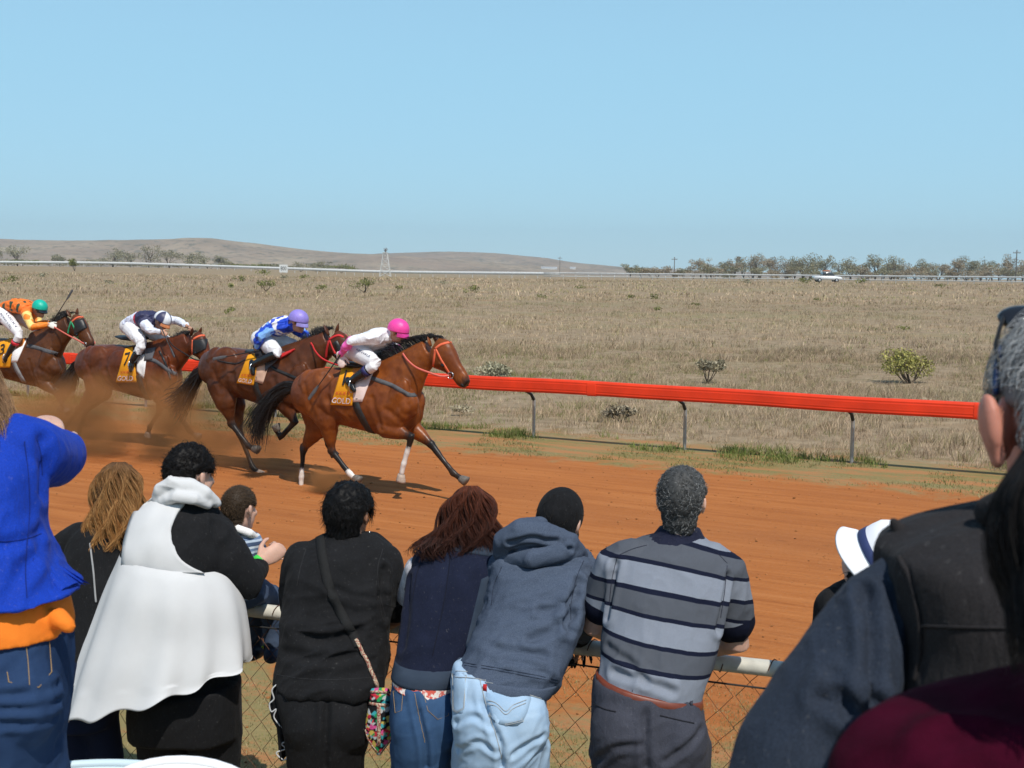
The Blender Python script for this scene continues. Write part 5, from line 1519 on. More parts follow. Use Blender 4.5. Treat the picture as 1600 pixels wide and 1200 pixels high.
def long_hair(root, rs, Y, bulge, n, cols_top, cols_tip, seed, width=.0016, wave=.012, k=16, wf=3.0, under=True, blow=None, name='hair'):
    """rows of (pixel y, left px, right px, dY); strands fall through them over a rounded back-of-head surface"""
    rg = np.random.default_rng(seed); r = dense(rs, 5); t = np.linspace(0, 1, len(r))
    u = rg.uniform(-1, 1, n); t0 = rg.uniform(0, .25, n) ** 1.5; t1 = rg.uniform(.55, 1.0, n) ** .6; dep = rg.uniform(.75, 1.03, n)
    tt = t0[:, None] + (t1 - t0)[:, None] * np.linspace(0, 1, k)[None]
    def at(c): return np.interp(tt.ravel(), t, r[:, c]).reshape(tt.shape)
    y, xl, xr, dY = at(0), at(1), at(2), at(3)
    ph = rg.uniform(0, 6.28, (n, 1)); cl = np.round(u * 9) / 9
    uu = u[:, None] * (1 - .25 * tt) + cl[:, None] * .25 * tt + rg.normal(0, .04, (n, 1)) * tt
    px = (xl + xr) / 2 + uu * (xr - xl) / 2
    Yd = Y + dY - bulge * np.sqrt(np.clip(1 - uu ** 2, 0, 1)) * dep[:, None]
    V = np.empty((n, k, 3))
    for i in range(n):
        for j in range(k): V[i, j] = P(px[i, j], y[i, j], Yd[i, j])
    V[..., 0] += wave * tt * np.sin(tt * 6.28 * wf + cl[:, None] * 9 + ph * .25); V[..., 1] += wave * .6 * tt * np.cos(tt * 6.28 * wf + ph)
    if blow is not None: V += np.asarray(blow)[None, None] * (tt ** 2)[..., None] * rg.uniform(0, 1, (n, 1, 1))
    sh = rg.uniform(.65, 1.35, (n, 1)); 
    ct, cb = np.asarray(cols_top), np.asarray(cols_tip)
    ci = rg.integers(0, len(ct), n); cj = rg.integers(0, len(cb), n)
    V2, F2, _ = strands(V, width, width * .35, np.zeros((n, 3)))
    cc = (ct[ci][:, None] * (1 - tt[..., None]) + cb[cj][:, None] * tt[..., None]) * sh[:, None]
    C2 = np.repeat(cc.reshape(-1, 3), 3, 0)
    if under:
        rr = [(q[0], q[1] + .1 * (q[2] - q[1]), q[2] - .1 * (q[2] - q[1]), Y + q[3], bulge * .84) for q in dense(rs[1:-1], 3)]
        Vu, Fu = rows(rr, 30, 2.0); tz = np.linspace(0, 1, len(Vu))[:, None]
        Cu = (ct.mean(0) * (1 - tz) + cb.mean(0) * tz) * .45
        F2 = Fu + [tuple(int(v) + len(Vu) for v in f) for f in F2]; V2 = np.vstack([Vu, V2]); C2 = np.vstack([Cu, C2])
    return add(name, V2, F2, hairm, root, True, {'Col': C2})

def skin_body(root, hc, Fm, S, core, arms, mat=skinm, voxel=.0055, neck_r=.055, hands=True, legs=(), jaw=1.0, extra=()):
    pcs = head_pieces(hc, Fm, S, True, jaw) + list(extra)
    nb = core[0]
    pcs.append(tube([hc + Fm @ np.array([0, -.02, -.04]) * S, hc * .35 + nb * .65, nb], [neck_r, neck_r, neck_r * 1.25], 14))
    pcs.append(tube(core, [neck_r * 1.1] * len(core), 12))
    for a in arms:
        sh, el_, wr, rr = a['j'][0], a['j'][1], a['j'][2], a['r']
        pcs.append(tube([core[0] * .4 + sh * .6, sh, (sh + el_) / 2, el_, el_ * .6 + wr * .4, wr], [rr[0] * .8, rr[0], rr[0] * .95, rr[1], rr[1] * .9, rr[2]], 14))
        d = a.get('d', nrm(wr - el_)); pcs += hand_pieces(wr, d, a.get('back', (0, -.3, 1)), a.get('S', 1.0), a.get('curl', 45), a.get('thumb', 1), a.get('spread', 5), a.get('curls'))
    for L in legs: pcs.append(tube(*L, 12))
    V, F, E = remesh(pcs, voxel, 3)
    return add('body', V, F, mat, root), V, F

def garment(root, name, pcs, mat, voxel=.007, smooth=5, fo=None, creases=(), attrs=None, label=None, fo2=None):
    V, F, E = remesh(pcs, voxel, smooth)
    if fo: V = folds(V, F, **fo)
    if fo2: V = folds(V, F, **fo2)
    if creases:
        bv = bvh_of(V, F)
        for path, dp, wd in creases:
            q = [cast(bv, x, y, 0) for x, y in path]; q = [z[0] for z in q if z is not None]
            if len(q) >= 2: V = crease(V, F, q, dp, wd)
    V = lap(V, E, 1, .5)
    at = attrs(V) if attrs else None
    o = add(name, V, F, mat, root, True, at, label)
    return o, V, F, bvh_of(V, F)

def leg_pieces(rs, legs, ground=0.0, glute=None, foot_y=.0):
    """pelvis rows and two legs: (px, py, Y, r m, knee Y shift)"""
    pcs = [rows(drows(rs))]; feet = []
    for px, py, Y, r in legs:
        h = P(px, py, Y); z0 = h[2]
        kn = np.array([h[0] * .98, Y + .05, ground + (z0 - ground) * .56]); an = np.array([h[0] * .97, Y + foot_y, ground + .09])
        pcs.append(tube([h + [0, 0, .04], h * .5 + kn * .5, kn, kn * .5 + an * .5, an], [r, r * .92, r * .72, r * .68, r * .6], 18)); feet.append(an)
    for g in glute or (): pcs.append(ell(P(*g[:3]), g[3]))
    return pcs, feet

def shoes(root, feet, yaw=0, mat=None, L=.27):
    for a in feet:
        f = np.array([math.sin(R(yaw)), math.cos(R(yaw)), 0]); g = np.array([a[0], a[1], a[2] - .09])
        A = np.linspace(0, 2 * math.pi, 20, endpoint=False); rings = []
        for z, k in ((0, 1), (.03, 1.0), (.055, .93), (.085, .6), (.115, .38)):
            c = g + f * (.06 - .07 * (1 - k)) + [0, 0, z]
            rings.append(c + np.outer(np.cos(A) * .047 * (k ** .4), np.cross(f, [0, 0, 1])) + np.outer(np.sin(A) * L / 2 * k, f))
        add('shoe', *loft(rings), mat or shoem, root)

def stitch(root, bv, path, mat, r=.0011, off=.0015, name='stitching', k=8):
    q = [cast(bv, x, y, off) for x, y in dense(path, k)]; q = [z[0] for z in q if z is not None]
    if len(q) > 1: return add(name, *tube(q, [r] * len(q), 6), mat, root)

def poly_patch(root, name, bv, path, mat, off=.003, th=.004):
    """a pocket: closed pixel outline laid on cloth"""
    p = np.array(path, float); c = p.mean(0); rings = []
    for s in (0.02, .35, .7, 1.0): rings.append(np.array([(lambda h: h[0] if h else None)(cast(bv, *(c + (q - c) * s), off)) for q in dense(np.vstack([p, p[:1]]), 3)[:-1]]))
    if any(x is None for r_ in rings for x in r_): return None
    base = np.array([(lambda h: h[0] if h else None)(cast(bv, *(c + (q - c) * 1.0), -.003)) for q in dense(np.vstack([p, p[:1]]), 3)[:-1]])
    return add(name, *loft([np.array(list(r_)) for r_ in rings] + [base]), mat, root)

def person(label, px, Y, cat='person', z=None):
    x = P(px, 600, Y)[0]
    return thing('person', label, cat, (x, Y, float(terrain(x, Y)) if z is None else z), 'spectators at the wire fence')
lm = lambda *a: M(*a)
seam = M('pale_thread', (.42, .42, .40), .9); tanthread = M('tan_thread', (.34, .22, .10), .9)

navyk = M('navy_knit', (.012, .014, .03), .9, .2, 30, .4, 400, .15, sheen=.15)
# ============ man in the striped polo shirt
p = person('greying man in a striped blue polo shirt and red brown belt leaning on the rail', 1015, 4.35)
hc = P(1065, 786, 4.53); Fm = yawpitch(14, -4)
arms = [dict(j=[P(966, 884, 4.47), P(930, 978, 4.52), P(1000, 1004, 4.72)], r=(.058, .050, .031), d=(.8, .5, -.1), back=(-.2, -.2, 1), thumb=-1),
        dict(j=[P(1128, 890, 4.47), P(1150, 1003, 4.52), P(1060, 1012, 4.70)], r=(.060, .054, .032), d=(-.9, .35, 0), back=(.1, -.2, 1), thumb=1)]
fairskin = M('fair_skin', (.60, .36, .27), .55, .2, 25, .15, 350, .35, sss=.12)
skin_body(p, hc, Fm, 1.0, [P(1058, 852, 4.5), P(1040, 980, 4.4), P(1010, 1090, 4.3)], arms, fairskin, .0055, .06)
hair(p, hc, Fm, 1.0, [(.05, .05, .05), (.10, .10, .10), (.2, .2, .2), (.03, .03, .03), (.32, .32, .31)], 6500, .028, .0009, .015, .35, 1.2, .15, -.9, .3, -.2, 5)
sh = [(838, 1022, 1098, 4.51, .07), (848, 992, 1114, 4.5, .10), (862, 966, 1134, 4.48, .125), (885, 951, 1146, 4.46, .135), (920, 947, 1143, 4.43, .145), (960, 944, 1133, 4.40, .15), (1000, 940, 1122, 4.36, .15), (1040, 938, 1112, 4.33, .155), ((1060, 1082), 935, 1098, 4.31, .153), ((1070, 1102), 937, 1094, 4.30, .14)]
sl_l = [arms[0]['j'][0] + [.05, 0, .02], arms[0]['j'][0], arms[0]['j'][0] * .35 + arms[0]['j'][1] * .65]; sl_r = [arms[1]['j'][0] + [-.05, 0, .02], arms[1]['j'][0], arms[1]['j'][0] * .30 + arms[1]['j'][1] * .70]
xc = P(1040, 900, 4.4)[0]
def polo_attr(V):
    s = V[:, 2] + .165 * (V[:, 0] - xc) + .35 * (V[:, 0] - xc) ** 2 * sstep(1.2, 1.5, V[:, 2])
    cuff = np.zeros(len(V))
    for a, b in ((sl_l[1], sl_l[2]), (sl_r[1], sl_r[2])):
        t = (V - a) @ (b - a) / ((b - a) @ (b - a)); d = np.linalg.norm(V - a - t[:, None] * (b - a), axis=1)
        cuff = np.maximum(cuff, np.where((t > -.1) & (d < .125), t, 0))
    return {'st': s, 'cuff': cuff}
def zpx(x, y, Y): q = P(x, y, Y - .14); return q[2] + .165 * (q[0] - xc)
LN = [zpx(1045, 853, 4.46), zpx(1035, 885, 4.46), zpx(1035, 929, 4.43), zpx(1035, 969, 4.4), zpx(1035, 1014, 4.36), zpx(1035, 1052, 4.33)]
t = NT('striped_polo_cloth'); co = t.n('TexCoord').outputs['Object']; s_ = t.n('Attribute', attribute_name='st').outputs[2]; cf = t.n('Attribute', attribute_name='cuff').outputs[2]
lo, hi = 1.0, 1.75; f = t.mrange(s_, lo, hi); g_ = lambda z: (z - lo) / (hi - lo)
LT, DK, NV = (.175, .192, .228), (.068, .074, .088), (.006, .008, .020); w_ = .0075 / (hi - lo)
stops = [(0, LT)]
for i, z in enumerate(sorted(LN)):
    stops += [(g_(z) - w_, NV), (g_(z) + w_, DK if i % 2 == 0 else LT)]
base = t.ramp(f, stops, 'CONSTANT')
wv = t.noise(t.n('Mapping', {0: co, 3: (1, 1, 3)}).outputs[0], 420, 2, .7); base = t.mix(t.mrange(wv, .35, .7, 0, .6), base, (1.6, 1.6, 1.6), 'MULTIPLY')
base = t.mix(t.math('GREATER_THAN', cf, .92), base, NV)
MATS['polo'] = t.bsdf(base, .9, wv, .3, .001, **{'Specular IOR Level': .12})
o, V, F, bv = garment(p, 'polo_shirt', [rows(drows(sh)), tube(sl_l, [.085, .088, .082], 18), tube(sl_r, [.088, .09, .084], 18)], MATS['polo'], .0065, 6, dict(amp=.009, scale=9, d=(.3, 0, 1), stretch=2.4, seed=4), [([(962, 880), (955, 930), (950, 965)], .014, .014), ([(1137, 900), (1130, 950), (1122, 985)], .014, .014), ([(960, 1050), (1000, 1062), (1050, 1080)], .010, .016), ([(950, 1010), (990, 1040), (1010, 1066)], .008, .014)], polo_attr)
for q_ in ([(964, 872), (956, 905), (952, 945)], [(1136, 884), (1132, 925), (1126, 965)], [(1010, 852), (988, 858), (966, 868)], [(1106, 856), (1120, 864), (1136, 880)]): stitch(p, bv, q_, navyk, .0012, .0006, 'seam')
add('collar', *rows(drows([((824, 826), 1030, 1094, 4.52, .066), ((834, 838), 1022, 1100, 4.515, .078), ((842, 850), 1010, 1108, 4.505, .092), ((850, 862), 1003, 1114, 4.50, .104)]), 30, 2.1), navyk, p)
trs = M('slate_cotton', (.045, .047, .062), .85, .3, 6, .3, 350, .2, sheen=.1)
pcs, feet = leg_pieces([((1056, 1090), 932, 1096, 4.30, .152), ((1078, 1108), 928, 1099, 4.29, .162), (1130, 923, 1103, 4.275, .172), (1170, 922, 1105, 4.275, .172), (1215, 926, 1104, 4.285, .15)], [(969, 1185, 4.28, .108), (1062, 1185, 4.28, .108)], 0, [(972, 1142, 4.2, (.115, .10, .13)), (1056, 1150, 4.2, (.115, .10, .13))])
o, V, F, bt = garment(p, 'trousers', pcs, trs, .0075, 5, dict(amp=.012, scale=7, d=(.7, 0, .7), stretch=2.5, seed=8), [([(1012, 1085), (1008, 1130), (1010, 1200)], .012, .014), ([(1040, 1190), (1075, 1165), (1095, 1140)], .008, .014), ([(930, 1190), (960, 1170), (1000, 1165)], .008, .014)])
beltm = M('red_brown_leather', (.16, .035, .015), .4, .25, 30, .2, 120, .45)
add('belt', *rows([((1052, 1087), 933, 1095, 4.30, .152), ((1053, 1088), 931, 1097, 4.30, .156), ((1064, 1100), 930, 1098, 4.30, .159), ((1065, 1101), 931, 1097, 4.30, .158)], 40), beltm, p)
bb = bvh_of(*rows([((1049, 1084), 931, 1097, 4.30, .157), ((1068, 1103), 929, 1099, 4.30, .161)], 40))
for x, y in ((990, 1070), (1014, 1076), (1080, 1092)):
    pc = strap(bb, [(x, y - 10), (x, y), (x, y + 10)], .011, .004, .003, 3)
    if pc: add('belt_loop', *pc, trs, p)
stitch(p, bt, [(1032, 1118), (1056, 1124), (1084, 1130)], M('dark_seam', (.015, .015, .02), .9), .0025, .001, 'pocket_edge'); stitch(p, bt, [(928, 1100), (945, 1108), (962, 1112)], MATS['dark_seam'], .0025, .001, 'pocket_edge')  # near-black line along each back pocket edge
shoes(p, feet)

# ============ man in the blue hoodie and black beanie
p = person('man in a faded blue hoodie, black beanie and light blue jeans', 790, 4.42)
hc = P(874, 816, 4.74); Fm = yawpitch(22, -14, 8)
arms = [dict(j=[P(792, 892, 4.66), P(800, 985, 4.80), P(850, 1000, 4.87)], r=(.055, .048, .03), thumb=-1),
        dict(j=[P(900, 898, 4.64), P(916, 962, 4.66), P(905, 1000, 4.80)], r=(.055, .046, .03), d=(.1, .7, -.5), thumb=1)]
skin_body(p, hc, Fm, 1.0, [P(850, 862, 4.68), P(810, 980, 4.5), P(780, 1070, 4.38)], arms, fairskin, .006)
ho = t = NT('blue_marl_fleece'); co = t.n('TexCoord').outputs['Object']; a = t.noise(co, 420, 3, .75); b = t.noise(co, 4, 4, .6)
MATS['hoodie'] = t.bsdf(t.mix(t.mrange(a, .35, .7), t.mix(t.mrange(b, .35, .7), (.034, .046, .076), (.044, .060, .094)), (.10, .125, .17)), .95, a, .35, .001, **{'Specular IOR Level': .08})
hr_ = [(848, 806, 888, 4.68, .08), (860, 784, 910, 4.67, .11), (876, 771, 924, 4.64, .135), (905, 766, 930, 4.6, .15), (940, 757, 920, 4.56, .155), (980, 742, 908, 4.5, .16), (1010, 730, 895, 4.46, .165), (1036, 718, 882, 4.42, .172), ((1046, 1066), 713, 870, 4.40, .178), ((1052, 1078), 716, 862, 4.39, .17)]
slv = [arms[1]['j'][0] + [-.04, 0, .02], arms[1]['j'][0], arms[1]['j'][0] * .5 + arms[1]['j'][1] * .5, arms[1]['j'][1], arms[1]['j'][1] * .3 + arms[1]['j'][2] * .7]; slw = [a_ for a_ in (arms[0]['j'][0], arms[0]['j'][1], arms[0]['j'][1] * .3 + arms[0]['j'][2] * .7)]
o, V, F, bv = garment(p, 'hoodie', [rows(drows(hr_)), tube(slv, [.08, .085, .078, .07, .05], 18), tube(slw, [.08, .07, .05], 16)], MATS['hoodie'], .0068, 5, dict(amp=.013, scale=8, d=(.8, 0, .5), stretch=2.4, seed=14),
    [([(905, 910), (893, 945), (888, 985)], .020, .018), ([(900, 930), (875, 950), (845, 955)], .010, .016), ([(895, 960), (865, 985), (830, 1000)], .012, .018), ([(725, 1020), (790, 1030), (850, 1050)], .010, .016), ([(735, 1000), (780, 1015), (850, 1025)], .010, .016), ([(790, 875), (840, 885), (900, 880)], .007, .012)], None, None, dict(amp=.005, scale=22, d=(.9, 0, .4), stretch=3, seed=5))
hs_ = M('hoodie_seam', (.022, .030, .052), .95)
for q_ in ([(912, 876), (900, 905), (893, 940), (892, 968)], [(784, 886), (772, 915), (768, 945)], [(716, 1034), (790, 1046), (872, 1062)], [(717, 1038), (790, 1050), (871, 1066)]): stitch(p, bv, q_, hs_, .0013, .0006, 'seam')
def band_rows(rs, grow): return rows(drows([(y, xl - grow * FPX / Y, xr + grow * FPX / Y, Y, hd + grow) for y, xl, xr, Y, hd in rs]), 40)
add('hem_rib', *band_rows([((1036, 1060), 714, 874, 4.405, .174), ((1044, 1071), 711, 868, 4.395, .176), ((1052, 1082), 713, 861, 4.39, .172)], .004), MATS['hoodie'], p)
hood = [tube([P(784, 868, 4.62), P(787, 845, 4.58), P(812, 829, 4.55), P(850, 832, 4.54), P(890, 848, 4.58), P(908, 868, 4.66)], [.035, .042, .046, .044, .04, .03], 14), tube([P(794, 876, 4.58), P(830, 874, 4.5), P(872, 866, 4.52), P(900, 866, 4.6)], [.025, .034, .032, .026], 12), ell(P(842, 852, 4.6), (.125, .075, .05)), tube([P(800, 840, 4.66), P(815, 822, 4.64), P(845, 818, 4.63)], [.03, .035, .03], 12)]
garment(p, 'hood', hood, MATS['hoodie'], .006, 4, dict(amp=.008, scale=12, d=(1, 0, .2), stretch=3, seed=3), [([(800, 862), (840, 858), (890, 858)], .012, .010), ([(795, 848), (830, 840), (870, 845)], .010, .010)])
# beanie with knitted ribs
nu, nv = 120, 30; bp = []; Vb = []; Fb = []
for j in range(nv + 1):
    ph = math.pi / 2 - j / nv * R(118)
    for i in range(nu):
        a = 2 * math.pi * i / nu; d = np.array([math.cos(ph) * math.cos(a), math.cos(ph) * math.sin(a), math.sin(ph)])
        q = scalp(d[None], .013 + .0007 * math.cos(i * 2 * math.pi / 3) + (.003 if j > nv - 4 else 0))[0]; Vb.append(hc + Fm @ q)
Vb = np.array(Vb)
for j in range(nv):
    for i in range(nu): Fb.append((j * nu + i, (j + 1) * nu + i, (j + 1) * nu + (i + 1) % nu, j * nu + (i + 1) % nu))
add('beanie', Vb, Fb, M('black_knit', (.011, .011, .012), .95, .3, 40, .5, 300, .1, sheen=.2), p)
hair(p, hc, Fm, 1.0, [(.02, .015, .012)], 260, .05, .0012, .004, .3, .5, .5, -.95, .9, .9, 6, 6, 'hair_ends')
lj = denim('light_denim', (.27, .40, .56), (.42, .54, .66))
pcs, feet = leg_pieces([((1036, 1070), 711, 853, 4.39, .16), ((1056, 1086), 707, 854, 4.37, .17), (1110, 706, 853, 4.35, .18), (1150, 708, 853, 4.35, .18), (1205, 711, 853, 4.36, .155)], [(747, 1185, 4.36, .098), (816, 1185, 4.36, .098)], 0, [(748, 1128, 4.27, (.10, .10, .13)), (812, 1128, 4.27, (.11, .10, .13))])
o, V, F, bt = garment(p, 'jeans', pcs, lj, .0065, 4, dict(amp=.010, scale=8, d=(.8, 0, .6), stretch=2.4, seed=18), [([(746, 1060), (760, 1110), (782, 1165), (784, 1200)], .014, .012), ([(712, 1130), (740, 1120), (765, 1135)], .007, .012), ([(800, 1180), (830, 1160), (850, 1150)], .007, .012), ([(715, 1170), (745, 1160), (775, 1175)], .007, .012)])
ljp = denim('light_denim_pocket', (.24, .37, .53), (.39, .51, .63))
for pth in ([(757, 1064), (826, 1077), (817, 1127), (790, 1133), (765, 1119)], [(708, 1053), (729, 1057), (726, 1108), (716, 1114), (709, 1110)]):
    po = poly_patch(p, 'back_pocket', bt, pth, ljp)
    stitch(p, bt, pth + pth[:1], seam, .0012, .0042, 'stitching', 1); q = (np.array(pth) - np.mean(pth, 0)) * .92 + np.mean(pth, 0); stitch(p, bt, [tuple(v) for v in q] + [tuple(q[0])], seam, .0010, .0042, 'stitching', 1)
stitch(p, bt, [(763, 1094), (778, 1101), (790, 1111), (802, 1102), (822, 1094)], seam, .0012, .0045); stitch(p, bt, [(763, 1099), (778, 1106), (790, 1116), (803, 1107), (821, 1099)], seam, .0012, .0045)
stitch(p, bt, [(712, 1049), (745, 1053), (800, 1069), (850, 1086)], seam, .0012, .003); stitch(p, bt, [(712, 1058), (748, 1062), (800, 1078), (851, 1094)], seam, .0012, .003); stitch(p, bt, [(746, 1048), (757, 1090), (772, 1140), (784, 1185)], seam, .0014, .002)
pc = strap(bt, [(745, 1040), (746, 1050), (747, 1060)], .012, .005, .003, 3); add('belt_loop', *pc, ljp, p)
tb = cast(bt, 757, 1076, .006); add('red_tab', *box(tb[0], (.014, .004, .026)), M('red_cloth_tab', (.5, .02, .02), .8), p)
shoes(p, feet)
# black gloves on the rail
gl = []
for a in arms: gl += hand_pieces(a['j'][2], a.get('d', nrm(a['j'][2] - a['j'][1])), a.get('back', (0, -.3, 1)), 1.16, 40, a['thumb'], 8)[0:]
gl += [tube([a['j'][2] * 1.0 + (a['j'][1] - a['j'][2]) * .3, a['j'][2]], [.045, .042], 12) for a in arms]
ga = []
for a in arms:
    pc = hand_pieces(a['j'][2], a.get('d', nrm(a['j'][2] - a['j'][1])), a.get('back', (0, -.3, 1)), 1.16, 30, a['thumb'], 9) + [tube([a['j'][2] + (a['j'][1] - a['j'][2]) * .3, a['j'][2]], [.045, .042], 12)]
    garment(p, 'glove', pc, M('black_wool', (.012, .012, .013), .95, .3, 50, .4, 300, .1), .005, 2)

# ============ woman in the navy vest
p = person('auburn haired woman in a navy vest with denim trim beside the beanie man', 665, 4.58)
hc = P(735, 816, 4.84); Fm = yawpitch(10, -8, 6)
arms = [dict(j=[P(662, 886, 4.77), P(648, 950, 4.92), P(700, 958, 5.02)], r=(.048, .042, .027), thumb=-1), dict(j=[P(775, 886, 4.77), P(770, 955, 4.92), P(730, 962, 5.0)], r=(.048, .042, .027), thumb=1)]
skin_body(p, hc, Fm, .97, [P(728, 858, 4.78), P(700, 960, 4.68), P(665, 1060, 4.57)], arms, fairskin, .006, .048)
navyv = M('navy_fleece', (.011, .014, .030), .97, .3, 8, .5, 260, .1, sheen=.25); dden = denim('dark_denim', (.022, .032, .05), (.04, .055, .08))
vr = [(838, 694, 772, 4.79, .07), (850, 670, 786, 4.78, .1), (868, 653, 796, 4.76, .125), (900, 638, 790, 4.72, .14), (940, 632, 775, 4.68, .145), (980, 626, 762, 4.64, .15), (1020, 620, 742, 4.6, .155), (1045, 615, 722, 4.57, .16), ((1052, 1062), 614, 714, 4.56, .155)]
o, V, F, bv = garment(p, 'vest', [rows(drows(vr)), tube([P(672, 880, 4.76), P(655, 915, 4.82)], [.078, .07], 14)], navyv, .0072, 5, dict(amp=.010, scale=6.5, d=(.1, 0, 1), stretch=2.0, seed=24), [([(640, 905), (636, 960), (630, 1010)], .010, .018), ([(700, 880), (690, 930), (670, 990)], .006, .025)])
nv_ = M('navy_seam', (.004, .005, .012), .95)
for q_ in ([(668, 862), (652, 895), (644, 940)], [(690, 846), (724, 852), (780, 850)], [(704, 870), (694, 940), (676, 1024)]): stitch(p, bv, q_, nv_, .0014, .0006, 'seam')
add('hem_band', *band_rows([((1026, 1030), 619, 738, 4.595, .157), ((1040, 1046), 616, 724, 4.57, .160), ((1053, 1064), 613, 714, 4.56, .158)], .004), dden, p)
add('side_panel', *patch(bv, [(752, 905), (778, 893), (740, 1005), (727, 1010)], .003, 6, 14, .004), dden, p)
add('yoke', *patch(bv, [(700, 840), (772, 842), (782, 872), (702, 860)], .004, 10, 6, .004), dden, p)
garment(p, 'sleeve', [tube([P(655, 890, 4.78), P(640, 930, 4.88), P(690, 955, 5.0)], [.06, .058, .042], 14)], M('pale_check_cotton', (.55, .52, .54), .9, .3, 60, .3, 200, .1), .008, 3)
t = NT('coral_print'); co = t.n('TexCoord').outputs['Object']; MATS['coral'] = t.bsdf(t.mix(t.mrange(t.noise(co, 45, 3, .6), .48, .54), (.60, .10, .07), (.75, .68, .62)), .9)
add('shirt_hem', *band_rows([((1046, 1056), 617, 716, 4.56, .155), ((1058, 1072), 615, 712, 4.555, .158), ((1062, 1080), 616, 708, 4.55, .16)], .003), MATS['coral'], p)
mj = denim('mid_denim', (.022, .055, .125), (.05, .10, .19))
pcs, feet = leg_pieces([((1056, 1066), 616, 711, 4.555, .15), (1085, 612, 714, 4.54, .165), (1120, 611, 716, 4.53, .175), (1160, 613, 714, 4.53, .17), (1215, 617, 711, 4.54, .14)], [(640, 1185, 4.54, .078), (690, 1185, 4.54, .078)], 0, [(640, 1130, 4.45, (.07, .09, .12)), (690, 1130, 4.45, (.07, .09, .12))])
o, V, F, bt = garment(p, 'jeans', pcs, mj, .007, 4, dict(amp=.009, scale=8, d=(.8, 0, .6), stretch=2.4, seed=28), [([(646, 1075), (655, 1120), (665, 1165), (666, 1200)], .014, .012)])
for pth in ([(662, 1085), (704, 1092), (700, 1118), (684, 1124), (668, 1110)], [(615, 1080), (630, 1082), (628, 1110), (618, 1114)]):
    stitch(p, bt, pth + pth[:1], tanthread, .001, .002, 'stitching', 1)
stitch(p, bt, [(646, 1072), (655, 1120), (664, 1160)], tanthread, .001, .002)
shoes(p, feet)
AU0, AU1 = [(.10, .028, .014), (.15, .04, .018), (.06, .02, .012)], [(.035, .014, .010), (.05, .018, .012), (.02, .010, .008)]
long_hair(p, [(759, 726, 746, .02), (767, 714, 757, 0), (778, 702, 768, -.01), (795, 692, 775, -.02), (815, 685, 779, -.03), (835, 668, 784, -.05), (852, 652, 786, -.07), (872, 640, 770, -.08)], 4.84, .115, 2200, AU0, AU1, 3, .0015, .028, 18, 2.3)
hair(p, hc, Fm, .97, AU0, 3000, .05, .0012, .012, .1, .3, .5, -.8, .3, -.2, 71)
rs2 = [(838, 668, 705, -.09), (850, 655, 700, -.13), (862, 648, 696, -.15), (880, 655, 700, -.15)]
long_hair(p, rs2, 4.82, .03, 160, AU1, AU1, 8, .0018, .016, 10, 1.5, False, None, 'hair_locks')

# ============ woman in black with the embroidered bag
p = person('short black haired woman in a plain black top and black trousers with a shoulder bag', 515, 4.78)
hc = P(546, 806, 4.99); Fm = yawpitch(18, -5)
arms = [dict(j=[P(474, 880, 4.94), P(462, 962, 5.03), P(520, 985, 5.16)], r=(.055, .047, .029), thumb=-1), dict(j=[P(602, 886, 4.93), P(614, 966, 4.97), P(570, 985, 5.13)], r=(.055, .046, .029), thumb=1)]
tan = M('tan_skin', (.36, .17, .10), .55, .18, 25, .15, 350, .35, sss=.1)
skin_body(p, hc, Fm, .98, [P(545, 850, 4.95), P(525, 960, 4.85), P(515, 1070, 4.76)], arms, tan, .006, .052)
hair(p, hc, Fm, .98, [(.010, .009, .009), (.018, .016, .016), (.006, .006, .006)], 9000, .055, .0008, .024, .10, .26, .22, -.965, .3, -.45, 15, 8, 'hair', .014, True, .2, .018)
blk = M('black_jersey', (.011, .011, .012), .92, .3, 10, .3, 350, .15, sheen=.12); blk2 = M('black_trouser_cloth', (.008, .008, .009), .85, .3, 10, .3, 300, .2, sheen=.1)
tr_ = [(834, 514, 586, 4.96, .07), (844, 496, 600, 4.955, .10), (857, 476, 612, 4.94, .125), (880, 457, 620, 4.92, .145), (920, 447, 620, 4.89, .155), (960, 441, 613, 4.855, .16), (1000, 437, 608, 4.815, .165), (1040, 433, 606, 4.78, .17), ((1062, 1068), 430, 604, 4.76, .172), ((1068, 1077), 431, 602, 4.76, .168)]
o, V, F, bv = garment(p, 'top', [rows(drows(tr_)), tube([P(598, 880, 4.93), P(606, 910, 4.94), P(615, 950, 4.965)], [.08, .078, .068], 16), tube([P(476, 880, 4.93), P(462, 930, 4.99), P(462, 950, 5.02)], [.08, .07, .066], 16)], blk, .007, 5, dict(amp=.018, scale=8, d=(.9, 0, .35), stretch=2.6, seed=34), [([(600, 890), (596, 930), (603, 965)], .014, .016), ([(460, 985), (510, 1000), (560, 985)], .010, .02), ([(445, 1020), (500, 1030), (560, 1020)], .009, .02), ([(520, 920), (560, 935), (600, 930)], .008, .018)])
bs_ = M('black_seam', (.028, .028, .03), .9)
for q_ in ([(432, 1054), (470, 1060), (515, 1062), (560, 1060), (603, 1056)], [(598, 858), (590, 890), (594, 930), (602, 962)], [(604, 944), (614, 948), (622, 946)], [(478, 858), (470, 885), (464, 915)]): stitch(p, bv, q_, bs_, .0011, .0005, 'seam')
pcs, feet = leg_pieces([((1062, 1068), 433, 594, 4.755, .155), (1085, 432, 590, 4.74, .165), (1120, 440, 584, 4.73, .172), (1160, 448, 575, 4.735, .165), (1215, 456, 566, 4.75, .14)], [(482, 1185, 4.745, .083), (538, 1185, 4.745, .083)], 0, [(482, 1130, 4.65, (.095, .1, .12)), (542, 1130, 4.65, (.095, .1, .12))])
garment(p, 'trousers', pcs, blk2, .0075, 5, dict(amp=.010, scale=7, d=(.7, 0, .7), stretch=2.4, seed=38), [([(512, 1085), (510, 1130), (508, 1200)], .014, .014)])
